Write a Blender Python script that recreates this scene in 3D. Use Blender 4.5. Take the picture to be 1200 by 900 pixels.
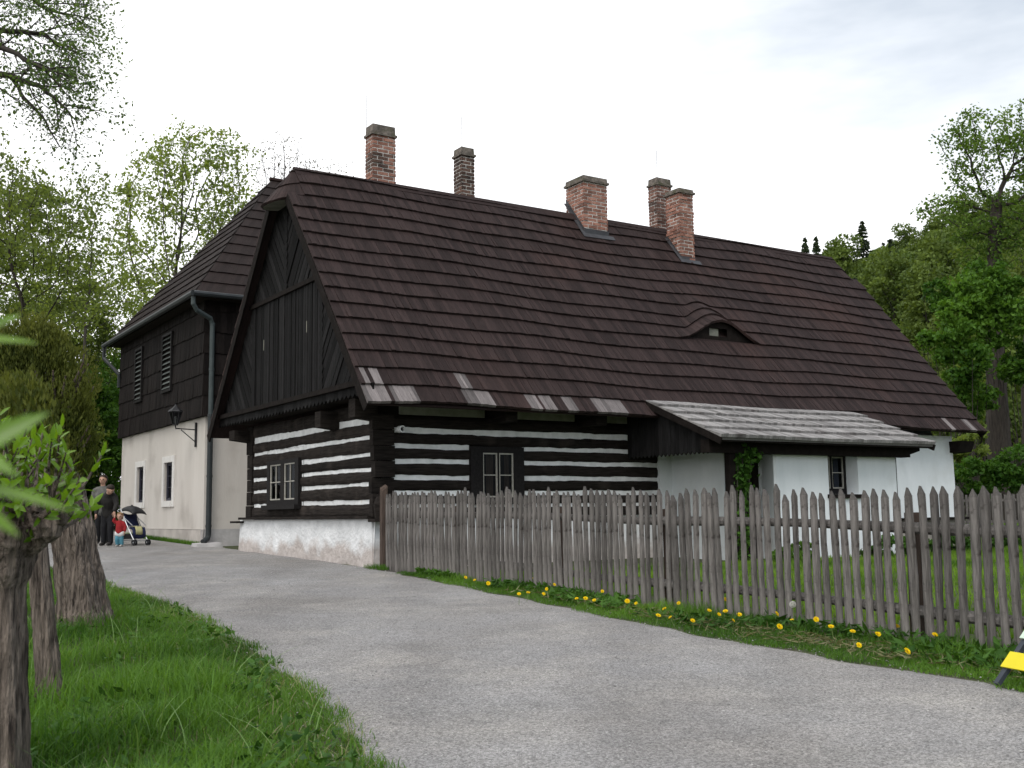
import bpy, bmesh, math, random
import numpy as np
from mathutils import Vector, Matrix

for o in list(bpy.data.objects):
    bpy.data.objects.remove(o)
SC = bpy.context.scene
COL = SC.collection
R = math.radians
EYE = 1.3

# ------------------------------------------------------------------ camera
cam_d = bpy.data.cameras.new('camera')
cam = bpy.data.objects.new('camera', cam_d)
COL.objects.link(cam)
cam.location = (0, 0, EYE)
cam_d.sensor_width = 36
cam_d.lens = 36 * 1284 / 1200
cam_d.clip_start = 0.05
cam_d.clip_end = 3000
PITCH, ROLL = 0.1178, 0.0132
cam.matrix_world = Matrix.Translation((0, 0, EYE)) @ Matrix.Rotation(math.pi / 2 + PITCH, 4, 'X') @ Matrix.Rotation(-ROLL, 4, 'Z')
cam_d.dof.use_dof = True
cam_d.dof.focus_distance = 17
cam_d.dof.aperture_fstop = 7
SC.camera = cam

# ------------------------------------------------------------------ sky, sun, exposure
SUN_EL, SUN_AZ = R(52), R(186)      # azimuth measured clockwise from +Y (north): straight behind the camera
wd = bpy.data.worlds.new('World')
SC.world = wd
wd.use_nodes = True
nt = wd.node_tree
for n in list(nt.nodes):
    nt.nodes.remove(n)
out = nt.nodes.new('ShaderNodeOutputWorld')
bg = nt.nodes.new('ShaderNodeBackground')
sky = nt.nodes.new('ShaderNodeTexSky')
sky.sky_type = 'NISHITA'
sky.sun_disc = False
sky.sun_elevation = SUN_EL
sky.sun_rotation = SUN_AZ
sky.air_density = 1.2
sky.dust_density = 2.0
tc = nt.nodes.new('ShaderNodeTexCoord')
mp = nt.nodes.new('ShaderNodeMapping')
mp.inputs['Scale'].default_value = (1.0, 1.0, 3.2)
mp.inputs['Rotation'].default_value = (0, 0, R(25))
nz = nt.nodes.new('ShaderNodeTexNoise')
nz.inputs['Scale'].default_value = 1.7
nz.inputs['Detail'].default_value = 6
nz.inputs['Roughness'].default_value = 0.55
sep = nt.nodes.new('ShaderNodeSeparateXYZ')
mx = nt.nodes.new('ShaderNodeMath'); mx.operation = 'MULTIPLY_ADD'      # clouds thin out towards +X
mx.inputs[1].default_value = -0.62
mx.inputs[2].default_value = 0.20
add = nt.nodes.new('ShaderNodeMath'); add.operation = 'ADD'
rmp = nt.nodes.new('ShaderNodeValToRGB')
rmp.color_ramp.elements[0].position = 0.30
rmp.color_ramp.elements[0].color = (0.62, 0.62, 0.62, 1)
rmp.color_ramp.elements[1].position = 0.62
rmp.color_ramp.elements[1].color = (1, 1, 1, 1)
cl = nt.nodes.new('ShaderNodeValToRGB')       # cloud brightness
cl.color_ramp.elements[0].position = 0.32
cl.color_ramp.elements[0].color = (5.9, 6.5, 7.2, 1)
cl.color_ramp.elements[1].position = 0.74
cl.color_ramp.elements[1].color = (12.5, 12.6, 12.8, 1)
mixs = nt.nodes.new('ShaderNodeMix'); mixs.data_type = 'RGBA'
bg.inputs['Strength'].default_value = 0.1
L = nt.links.new
L(tc.outputs['Generated'], mp.inputs['Vector'])
L(mp.outputs[0], nz.inputs['Vector'])
L(tc.outputs['Generated'], sep.inputs[0])
L(sep.outputs['X'], mx.inputs[0])
L(mx.outputs[0], add.inputs[0]); L(nz.outputs['Fac'], add.inputs[1])
L(add.outputs[0], rmp.inputs['Fac'])
L(add.outputs[0], cl.inputs['Fac'])
L(rmp.outputs['Color'], mixs.inputs['Factor'])
L(sky.outputs[0], mixs.inputs['A'])
L(cl.outputs['Color'], mixs.inputs['B'])
L(mixs.outputs['Result'], bg.inputs['Color'])
L(bg.outputs[0], out.inputs['Surface'])

sun_d = bpy.data.lights.new('sun', 'SUN')
sun_d.energy = 1.2
sun_d.angle = R(25)
sun_d.color = (1, 0.97, 0.92)
sun = bpy.data.objects.new('sun', sun_d)
COL.objects.link(sun)
sun.rotation_euler = Vector((-math.sin(SUN_AZ) * math.cos(SUN_EL), -math.cos(SUN_AZ) * math.cos(SUN_EL), -math.sin(SUN_EL))).to_track_quat('-Z', 'Y').to_euler()
SC.view_settings.view_transform = 'Standard'
SC.view_settings.look = 'None'
SC.view_settings.exposure = 0.3
SC.view_settings.gamma = 1.0
SC.view_settings.use_curve_mapping = False
SC.render.engine = 'CYCLES'
SC.cycles.max_bounces = 6
SC.cycles.transparent_max_bounces = 8
SC.cycles.use_denoising = True

# ------------------------------------------------------------------ frames
TH = 0.9968
U = Vector((math.sin(TH), math.cos(TH), 0))
V = Vector((-math.cos(TH), math.sin(TH), 0))
C = Vector((-2.1249 * 19 / 17, 19.0, 0))
HROT = math.atan2(U.y, U.x)

def hw(u, v, z):
    """house frame (z relative to the eye) -> world"""
    p = C + U * u + V * v
    return Vector((p.x, p.y, z + EYE))

def at(px, py, Y):
    """point seen at a pixel of the 1200x900 photograph, Y metres ahead"""
    x = (px - 600) / 1284; y = -(py - 450) / 1284
    cr, sr = math.cos(ROLL), math.sin(ROLL)
    x, y = cr * x + sr * y, -sr * x + cr * y
    cp, sp = math.cos(PITCH), math.sin(PITCH)
    d = Vector((x, cp - y * sp, sp + y * cp))
    return d * (Y / d.y) + Vector((0, 0, EYE))

def sstep(a, b, x):
    t = min(1, max(0, (x - a) / (b - a)))
    return t * t * (3 - 2 * t)

def in_garden(X, Y):
    d = Vector((X, Y, 0)) - C
    u, v = d.dot(U), d.dot(V)
    return sstep(-0.5, 0.7, u) * sstep(2, -1, v)

def gz(X, Y):
    z = 0.0225 * max(-40, min(Y, 34))
    z += 0.02 * min(12, max(0, -X - 7.5)) * sstep(8, 20, Y)
    g = in_garden(X, Y)
    z = z * (1 - g) + min(z, 0.36) * g
    z += hill(X, Y)
    return z

def hill(X, Y):
    # wooded hill behind and to the right
    a = sstep(75, 190, Y + 0.25 * X)
    b = sstep(-40, 90, X)
    return 30 * a * b

# ------------------------------------------------------------------ mesh helpers
class MB:
    def __init__(s):
        s.v = []; s.f = []; s.c = []; s.m = []; s.smooth = []
        s.var = 0.5; s.mi = 0; s.sm = False
    def face(s, pts, var=None):
        i = len(s.v)
        s.v.extend([tuple(p) for p in pts])
        s.f.append(tuple(range(i, i + len(pts))))
        s.c.append(s.var if var is None else var); s.m.append(s.mi); s.smooth.append(s.sm)
    def raw(s, verts, faces, var=None):
        i = len(s.v)
        s.v.extend([tuple(p) for p in verts])
        for f in faces:
            s.f.append(tuple(i + k for k in f))
            s.c.append(s.var if var is None else var); s.m.append(s.mi); s.smooth.append(s.sm)
    def box(s, x0, x1, y0, y1, z0, z1, var=None):
        if x0 > x1: x0, x1 = x1, x0
        if y0 > y1: y0, y1 = y1, y0
        if z0 > z1: z0, z1 = z1, z0
        s.raw([(x0, y0, z0), (x1, y0, z0), (x1, y1, z0), (x0, y1, z0), (x0, y0, z1), (x1, y0, z1), (x1, y1, z1), (x0, y1, z1)],
              [(0, 3, 2, 1), (4, 5, 6, 7), (0, 1, 5, 4), (1, 2, 6, 5), (2, 3, 7, 6), (3, 0, 4, 7)], var)
    def hexa(s, b, t, var=None):
        s.raw(list(b) + list(t), [(0, 3, 2, 1), (4, 5, 6, 7), (0, 1, 5, 4), (1, 2, 6, 5), (2, 3, 7, 6), (3, 0, 4, 7)], var)
    def prism(s, poly, off, var=None):
        """planar polygon (3D points) extruded by vector off"""
        n = len(poly)
        a = [Vector(p) for p in poly]; b = [p + Vector(off) for p in a]
        s.raw(a + b, [tuple(range(n))[::-1], tuple(range(n, 2 * n))] + [(i, (i + 1) % n, n + (i + 1) % n, n + i) for i in range(n)], var)
    def tube(s, pts, rad, sides=8, cap=True, var=None, squash=None):
        pts = [Vector(p) for p in pts]
        n = len(pts)
        if not hasattr(rad, '__len__'): rad = [rad] * n
        vs = []; fs = []
        t0 = (pts[1] - pts[0]).normalized()
        ref = Vector((0, 0, 1)) if abs(t0.z) < 0.9 else Vector((1, 0, 0))
        nrm = (ref - t0 * ref.dot(t0)).normalized()
        for i in range(n):
            t = (pts[min(i + 1, n - 1)] - pts[max(i - 1, 0)])
            t = t.normalized() if t.length > 1e-9 else t0
            nrm = (nrm - t * nrm.dot(t))
            nrm = nrm.normalized() if nrm.length > 1e-6 else t.orthogonal().normalized()
            b = t.cross(nrm)
            for k in range(sides):
                a = 2 * math.pi * k / sides
                rr = rad[i]
                vs.append(pts[i] + nrm * (math.cos(a) * rr) + b * (math.sin(a) * rr))
        for i in range(n - 1):
            for k in range(sides):
                k2 = (k + 1) % sides
                fs.append((i * sides + k, i * sides + k2, (i + 1) * sides + k2, (i + 1) * sides + k))
        if cap:
            fs.append(tuple(range(sides))[::-1]); fs.append(tuple((n - 1) * sides + k for k in range(sides)))
        s.raw(vs, fs, var)
    def lathe(s, c, prof, sides=12, axis=Vector((0, 0, 1)), var=None, a0=0):
        c = Vector(c)
        ax = Vector(axis).normalized(); e1 = ax.orthogonal().normalized(); e2 = ax.cross(e1)
        vs = []; fs = []
        for (r, h) in prof:
            for k in range(sides):
                a = a0 + 2 * math.pi * k / sides
                vs.append(c + ax * h + e1 * (r * math.cos(a)) + e2 * (r * math.sin(a)))
        n = len(prof)
        for i in range(n - 1):
            for k in range(sides):
                k2 = (k + 1) % sides
                fs.append((i * sides + k, i * sides + k2, (i + 1) * sides + k2, (i + 1) * sides + k))
        fs.append(tuple(range(sides))[::-1]); fs.append(tuple((n - 1) * sides + k for k in range(sides)))
        s.raw(vs, fs, var)
    def build(s, name, mat, parent=None, org=None, smooth=False, fix=True):
        me = bpy.data.meshes.new(name)
        ox, oy, oz = org if org is not None else (0, 0, 0)
        vs = [(a - ox, b - oy, c - oz) for a, b, c in s.v]
        me.from_pydata(vs, [], s.f)
        mats = mat if isinstance(mat, (list, tuple)) else [mat]
        for m in mats: me.materials.append(m)
        at_ = me.attributes.new('var', 'FLOAT', 'FACE')
        at_.data.foreach_set('value', s.c)
        if any(s.m): me.polygons.foreach_set('material_index', s.m)
        if smooth: me.polygons.foreach_set('use_smooth', [True] * len(s.f))
        elif any(s.smooth): me.polygons.foreach_set('use_smooth', s.smooth)
        if fix:
            bm = bmesh.new(); bm.from_mesh(me)
            bmesh.ops.recalc_face_normals(bm, faces=bm.faces)
            bm.to_mesh(me); bm.free()
        me.update()
        o = bpy.data.objects.new(name, me)
        COL.objects.link(o)
        if parent is not None: o.parent = parent
        return o

def np_mesh(name, verts, faces_flat, loop_n, mat, parent=None, var=None, smooth=False):
    """verts (N,3); faces_flat loop vertex indices; loop_n corners of each face"""
    me = bpy.data.meshes.new(name)
    nv = len(verts); nf = len(loop_n)
    me.vertices.add(nv); me.vertices.foreach_set('co', np.asarray(verts, dtype=np.float32).ravel())
    me.loops.add(len(faces_flat)); me.loops.foreach_set('vertex_index', np.asarray(faces_flat, dtype=np.int32))
    me.polygons.add(nf)
    ls = np.concatenate([[0], np.cumsum(loop_n)[:-1]]).astype(np.int32)
    me.polygons.foreach_set('loop_start', ls)
    me.update(calc_edges=True)
    a = me.attributes.new('var', 'FLOAT', 'FACE')
    a.data.foreach_set('value', np.asarray(var if var is not None else np.full(nf, .5), dtype=np.float32))
    if smooth: me.polygons.foreach_set('use_smooth', np.ones(nf, dtype=bool))
    me.materials.append(mat)
    o = bpy.data.objects.new(name, me)
    COL.objects.link(o)
    if parent is not None: o.parent = parent
    return o

def tag(o, label=None, cat=None, group=None, kind=None):
    if label: o['label'] = label
    if cat: o['category'] = cat
    if group: o['group'] = group
    if kind: o['kind'] = kind
    return o

def thing(name, label, cat, loc=(0, 0, 0), rz=0, group=None):
    o = bpy.data.objects.new(name, None)
    o.empty_display_size = 0.2
    COL.objects.link(o)
    o.location = loc; o.rotation_euler = (0, 0, rz)
    return tag(o, label, cat, group)

def dup(root, loc=None, rz=None, label=None, scale=None):
    r = root.copy(); COL.objects.link(r)
    if loc is not None: r.location = loc
    if rz is not None: r.rotation_euler = (0, 0, rz)
    if scale is not None: r.scale = scale
    if label: r['label'] = label
    for ch in list(root.children):
        c = ch.copy(); COL.objects.link(c); c.parent = r
        for g in list(ch.children):
            d = g.copy(); COL.objects.link(d); d.parent = c
    return r

# ------------------------------------------------------------------ materials
def mat(name, c1, c2=None, scale=8, rough=0.8, bump=0.0, stretch=(1, 1, 1), varr=(0.75, 1.25), detail=5, spec=0.3, bscale=None, metal=0.0, c3=None, s3=1.0, t3=(0.5, 0.7), bdist=0.02):
    m = bpy.data.materials.new(name); m.use_nodes = True
    t = m.node_tree; n = t.nodes; l = t.links.new
    b = n['Principled BSDF']
    b.inputs['Roughness'].default_value = rough
    b.inputs['Specular IOR Level'].default_value = spec
    b.inputs['Metallic'].default_value = metal
    c2 = c2 or c1
    co = n.new('ShaderNodeTexCoord'); mpn = n.new('ShaderNodeMapping')
    mpn.inputs['Scale'].default_value = stretch
    l(co.outputs['Object'], mpn.inputs['Vector'])
    ns = n.new('ShaderNodeTexNoise'); ns.inputs['Scale'].default_value = scale; ns.inputs['Detail'].default_value = detail; ns.inputs['Roughness'].default_value = 0.6
    l(mpn.outputs[0], ns.inputs['Vector'])
    rp = n.new('ShaderNodeValToRGB')
    rp.color_ramp.elements[0].position = 0.33; rp.color_ramp.elements[0].color = (*c1, 1)
    rp.color_ramp.elements[1].position = 0.67; rp.color_ramp.elements[1].color = (*c2, 1)
    l(ns.outputs['Fac'], rp.inputs['Fac'])
    colr = rp.outputs['Color']
    if c3 is not None:
        n3 = n.new('ShaderNodeTexNoise'); n3.inputs['Scale'].default_value = s3; n3.inputs['Detail'].default_value = 6
        l(co.outputs['Object'], n3.inputs['Vector'])
        r3 = n.new('ShaderNodeValToRGB'); r3.color_ramp.elements[0].position = t3[0]; r3.color_ramp.elements[1].position = t3[1]
        l(n3.outputs['Fac'], r3.inputs['Fac'])
        mm = n.new('ShaderNodeMix'); mm.data_type = 'RGBA'
        l(r3.outputs['Color'], mm.inputs['Factor']); l(colr, mm.inputs['A']); mm.inputs['B'].default_value = (*c3, 1)
        colr = mm.outputs['Result']
    av = n.new('ShaderNodeAttribute'); av.attribute_name = 'var'
    mr = n.new('ShaderNodeMapRange'); mr.inputs['To Min'].default_value = varr[0]; mr.inputs['To Max'].default_value = varr[1]
    l(av.outputs['Fac'], mr.inputs['Value'])
    mu = n.new('ShaderNodeVectorMath'); mu.operation = 'SCALE'
    l(colr, mu.inputs[0]); l(mr.outputs[0], mu.inputs['Scale'])
    l(mu.outputs[0], b.inputs['Base Color'])
    if bump:
        nb = n.new('ShaderNodeTexNoise'); nb.inputs['Scale'].default_value = bscale or scale * 3; nb.inputs['Detail'].default_value = 4
        l(mpn.outputs[0], nb.inputs['Vector'])
        bp = n.new('ShaderNodeBump'); bp.inputs['Strength'].default_value = bump; bp.inputs['Distance'].default_value = bdist
        l(nb.outputs['Fac'], bp.inputs['Height']); l(bp.outputs[0], b.inputs['Normal'])
    return m

def leaf_mat(name, c1, c2, trans=0.35, varr=(0.6, 1.4), rough=0.55, spec=0.14, tcol=None):
    m = bpy.data.materials.new(name); m.use_nodes = True
    t = m.node_tree; n = t.nodes; l = t.links.new
    b = n['Principled BSDF']; b.inputs['Roughness'].default_value = rough; b.inputs['Specular IOR Level'].default_value = spec
    av = n.new('ShaderNodeAttribute'); av.attribute_name = 'var'
    rp = n.new('ShaderNodeValToRGB')
    rp.color_ramp.elements[0].position = 0.0; rp.color_ramp.elements[0].color = (*c1, 1)
    rp.color_ramp.elements[1].position = 1.0; rp.color_ramp.elements[1].color = (*c2, 1)
    l(av.outputs['Fac'], rp.inputs['Fac'])
    l(rp.outputs['Color'], b.inputs['Base Color'])
    tr = n.new('ShaderNodeBsdfTranslucent')
    mu = n.new('ShaderNodeVectorMath'); mu.operation = 'MULTIPLY'; mu.inputs[1].default_value = tcol or (1.35, 1.3, 0.6)
    l(rp.outputs['Color'], mu.inputs[0]); l(mu.outputs[0], tr.inputs['Color'])
    ms = n.new('ShaderNodeMixShader'); ms.inputs[0].default_value = trans
    l(b.outputs[0], ms.inputs[1]); l(tr.outputs[0], ms.inputs[2])
    l(ms.outputs[0], n['Material Output'].inputs['Surface'])
    return m

def glass_mat(name, tint=(0.4, 0.42, 0.44)):
    m = bpy.data.materials.new(name); m.use_nodes = True
    t = m.node_tree; n = t.nodes; l = t.links.new
    n.remove(n['Principled BSDF'])
    tr = n.new('ShaderNodeBsdfTransparent'); tr.inputs['Color'].default_value = (*tint, 1)
    gl = n.new('ShaderNodeBsdfGlossy'); gl.inputs['Roughness'].default_value = 0.03; gl.inputs['Color'].default_value = (0.5, 0.52, 0.55, 1)
    lw = n.new('ShaderNodeLayerWeight'); pw = n.new('ShaderNodeMath'); pw.operation = 'POWER'; pw.inputs[1].default_value = 4
    l(lw.outputs['Facing'], pw.inputs[0])
    fr = n.new('ShaderNodeMath'); fr.operation = 'MULTIPLY_ADD'; fr.inputs[1].default_value = 0.2; fr.inputs[2].default_value = 0.018
    l(pw.outputs[0], fr.inputs[0])
    ms = n.new('ShaderNodeMixShader')
    l(fr.outputs[0], ms.inputs[0]); l(tr.outputs[0], ms.inputs[1]); l(gl.outputs[0], ms.inputs[2])
    l(ms.outputs[0], n['Material Output'].inputs['Surface'])
    return m

M = {}
M['shingle'] = mat('dark shingle', (0.0196, 0.0125, 0.0117), (0.0385, 0.0252, 0.0238), 3.0, 0.8, 0.3, (34, 2, 2), (0.62, 1.42), c3=(0.047, 0.0255, 0.0215), s3=0.35, t3=(0.52, 0.85), spec=.15)
M['shingle_pale'] = mat('pale grey shingle', (0.125, 0.108, 0.105), (0.215, 0.19, 0.185), 3.0, 0.8, 0.3, (30, 2, 2), (0.45, 1.3))
M['shingle_far'] = mat('dark annex shingle', (0.009, 0.0073, 0.0068), (0.0185, 0.0148, 0.0138), 3.0, 0.8, 0.2, (14, 14, 2), (0.6, 1.4), spec=.08)
M['under'] = mat('roof lining', (0.02, 0.017, 0.015), (0.03, 0.025, 0.022), 6, 0.9, spec=.08)
M['soffit'] = mat('pale grey soffit board', (0.16, 0.16, 0.135), (0.24, 0.24, 0.2), 5, 0.85, 0.2, (1, 6, 1))
M['log'] = mat('dark stained log', (0.011, 0.009, 0.008), (0.030, 0.025, 0.022), 3.0, 0.85, 0.7, (1.2, 1.2, 14), (0.7, 1.35), c3=(0.055, 0.045, 0.039), s3=2.4, t3=(0.58, 0.85), spec=.08)
M['board'] = mat('blackened board', (0.0065, 0.0062, 0.0062), (0.0135, 0.013, 0.0133), 4, 0.8, 0.3, (8, 8, 1), (0.5, 2.0), spec=.08)
M['dark_beam'] = mat('dark beam', (0.0085, 0.0068, 0.006), (0.017, 0.0135, 0.012), 4, 0.85, 0.4, (2, 2, 2), spec=.08)
M['chink'] = mat('white chinking', (0.62, 0.63, 0.63), (0.80, 0.81, 0.81), 6, 0.9, 0.4, (1, 1, 1), (0.9, 1.05), c3=(0.5, 0.42, 0.33), s3=3.0, t3=(0.66, 0.8))
M['plaster'] = mat('white lime plaster', (0.70, 0.735, 0.75), (0.80, 0.83, 0.845), 1.3, 0.92, 0.35, (1.6, 1.6, .5), bscale=14, varr=(0.95, 1.03), bdist=0.03, c3=(0.60, 0.62, 0.61), s3=1.1, t3=(0.58, 0.85))
M['wall_far'] = mat('greyish pink plaster', (0.54, 0.50, 0.455), (0.60, 0.56, 0.515), 1.4, 0.93, 0.3, (1.5, 1.5, .35), bscale=20, varr=(0.95, 1.03), c3=(0.37, 0.335, 0.30), s3=0.9, t3=(0.55, 0.82))
M['base_far'] = mat('grey plaster base', (0.36, 0.35, 0.345), (0.50, 0.48, 0.475), 3.0, 0.95, 0.4, bscale=18)
M['stone'] = mat('rubble base', (0.22, 0.20, 0.18), (0.38, 0.35, 0.31), 6, 0.95, 0.6)
M['trim_white'] = mat('white surround', (0.62, 0.60, 0.57), (0.70, 0.68, 0.65), 5, 0.9)
M['win_dark'] = mat('dark window frame', (0.011, 0.010, 0.010), (0.019, 0.017, 0.017), 8, 0.6, 0.2, (3, 3, 3), spec=.08)
M['sash_white'] = mat('pale sash paint', (0.30, 0.29, 0.25), (0.42, 0.40, 0.36), 20, 0.6)
M['sash_dark'] = mat('dark blue grey sash', (0.03, 0.03, 0.045), (0.045, 0.045, 0.06), 9, 0.5)
M['glass'] = glass_mat('window glass')
M['curtain'] = mat('brown curtain', (0.10, 0.066, 0.045), (0.2, 0.15, 0.11), 14, 0.95, 0, (6, 6, 0.3))
M['curtain_blue'] = mat('blue grey curtain', (0.16, 0.17, 0.22), (0.30, 0.32, 0.38), 14, 0.95, 0, (6, 6, 0.3))
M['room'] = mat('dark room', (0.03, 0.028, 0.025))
M['brick'] = mat('weathered brick', (0.20, 0.085, 0.060), (0.34, 0.18, 0.135), 7, 0.9, 0.6, varr=(0.6, 1.35), bscale=40, c3=(0.38, 0.30, 0.27), s3=9.0, t3=(0.6, 0.95))
M['brick_dark'] = mat('sooty brick', (0.045, 0.03, 0.027), (0.13, 0.075, 0.055), 7, 0.9, 0.6, varr=(0.5, 1.4), bscale=40)
M['brick_mid'] = mat('brown brick', (0.12, 0.06, 0.045), (0.24, 0.13, 0.10), 7, 0.9, 0.6, varr=(0.5, 1.35), bscale=40, c3=(0.07, 0.05, 0.045), s3=3, t3=(.5, .75))
M['mortar'] = mat('mortar', (0.46, 0.43, 0.40), (0.62, 0.59, 0.55), 12, 0.95, 0.4)
M['cap'] = mat('mossy chimney cap', (0.075, 0.066, 0.056), (0.21, 0.18, 0.155), 9, 0.95, 0.7, c3=(0.075, 0.075, 0.042), s3=6)
M['flash'] = mat('lead flashing', (0.035, 0.035, 0.038), (0.065, 0.065, 0.07), 6, 0.5)
M['metal_dark'] = mat('dark iron', (0.018, 0.018, 0.02), (0.03, 0.03, 0.032), 10, 0.5, metal=0.3)
M['rod'] = mat('grey wire', (0.35, 0.35, 0.36), rough=0.5)
M['pipe'] = mat('green grey pipe', (0.040, 0.052, 0.053), (0.062, 0.078, 0.078), 4, 0.5)
M['pipe_low'] = mat('dark lower pipe', (0.02, 0.024, 0.026), (0.032, 0.037, 0.039), 4, 0.5)
M['louvre'] = mat('grey green louvre', (0.055, 0.064, 0.058), (0.10, 0.112, 0.104), 10, 0.8)
M['fence'] = mat('weathered fence wood', (0.076, 0.070, 0.065), (0.212, 0.196, 0.184), 5.5, 0.9, 0.9, (7, 7, 0.6), (0.62, 1.32), c3=(0.042, 0.036, 0.032), s3=11.0, t3=(0.6, 0.75), bscale=18, spec=.12)
M['fence_old'] = mat('brown old post', (0.05, 0.035, 0.028), (0.10, 0.07, 0.055), 5.0, 0.9, 0.7, (6, 6, 0.6))
M['bark'] = mat('stringy bark', (0.022, 0.016, 0.013), (0.29, 0.235, 0.195), 3.0, 0.95, 1.0, (12, 12, 1.0), (0.7, 1.3), c3=(0.10, 0.05, 0.034), s3=1.8, t3=(0.55, 0.72), bscale=5, bdist=0.06)
M['bark_dark'] = mat('dark bark', (0.022, 0.018, 0.015), (0.055, 0.046, 0.038), 4, 0.95, 0.6, (3, 3, 0.6))
M['bark_grey'] = mat('grey bark', (0.04, 0.036, 0.03), (0.085, 0.075, 0.062), 4, 0.95, 0.6, (3, 3, 0.6))
M['leaf_spring'] = leaf_mat('spring leaf', (0.09, 0.135, 0.03), (0.26, 0.33, 0.085), trans=0.5)
M['leaf_mid'] = leaf_mat('mid leaf', (0.055, 0.085, 0.022), (0.18, 0.235, 0.062), trans=0.5)
M['leaf_lush'] = leaf_mat('lush leaf', (0.026, 0.075, 0.010), (0.11, 0.22, 0.028), trans=0.38)
M['leaf_over'] = leaf_mat('overhanging leaf', (0.045, 0.085, 0.028), (0.15, 0.225, 0.075), trans=0.5)
M['leaf_linden'] = leaf_mat('linden leaf', (0.045, 0.092, 0.018), (0.17, 0.27, 0.05), trans=0.45)
M['leaf_forest'] = leaf_mat('forest leaf', (0.038, 0.070, 0.022), (0.14, 0.205, 0.06), trans=0.4)
M['leaf_forest2'] = leaf_mat('fresh forest leaf', (0.05, 0.085, 0.02), (0.16, 0.22, 0.05), trans=0.35)
M['needle'] = leaf_mat('spruce needle', (0.014, 0.026, 0.013), (0.042, 0.062, 0.026), trans=0.15)
M['thuja'] = leaf_mat('thuja spray', (0.026, 0.046, 0.010), (0.17, 0.185, 0.038), trans=0.4)
M['leaf_brown'] = leaf_mat('russet bud leaf', (0.05, 0.045, 0.03), (0.13, 0.12, 0.06), trans=0.3)
M['laurel'] = leaf_mat('glossy young leaf', (0.045, 0.115, 0.007), (0.165, 0.30, 0.016), trans=0.4, rough=0.35, spec=0.5)
M['ivy'] = leaf_mat('climber leaf', (0.02, 0.06, 0.010), (0.075, 0.17, 0.025), trans=0.25)
M['grass'] = leaf_mat('grass blade', (0.028, 0.086, 0.011), (0.145, 0.285, 0.045), trans=0.45)
M['long_grass'] = leaf_mat('long grass blade', (0.09, 0.17, 0.05), (0.24, 0.36, 0.13), trans=0.35)
M['lawn'] = leaf_mat('lawn blade', (0.05, 0.125, 0.012), (0.19, 0.33, 0.036), trans=0.4)
M['straw'] = leaf_mat('dry straw', (0.13, 0.135, 0.06), (0.32, 0.30, 0.17), trans=0.2)
M['yellow'] = leaf_mat('dandelion petal', (0.75, 0.50, 0.005), (0.90, 0.68, 0.01), trans=0.2, tcol=(1, 1, 1))
M['stem'] = leaf_mat('flower stem', (0.10, 0.16, 0.04), (0.18, 0.24, 0.09), trans=0.1)
M['fluff'] = leaf_mat('seed fluff', (0.55, 0.54, 0.5), (0.75, 0.74, 0.7), trans=0.3, tcol=(1, 1, 1))
M['red'] = leaf_mat('red petal', (0.5, 0.04, 0.02), (0.6, 0.07, 0.03), trans=0.2, tcol=(1, 1, 1))
M['white_petal'] = leaf_mat('white petal', (0.7, 0.7, 0.66), (0.8, 0.8, 0.76), trans=0.2, tcol=(1, 1, 1))
M['pebble'] = mat('grey pebble', (0.21, 0.205, 0.20), (0.40, 0.39, 0.375), 9, 0.9, varr=(0.55, 1.35))

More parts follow.
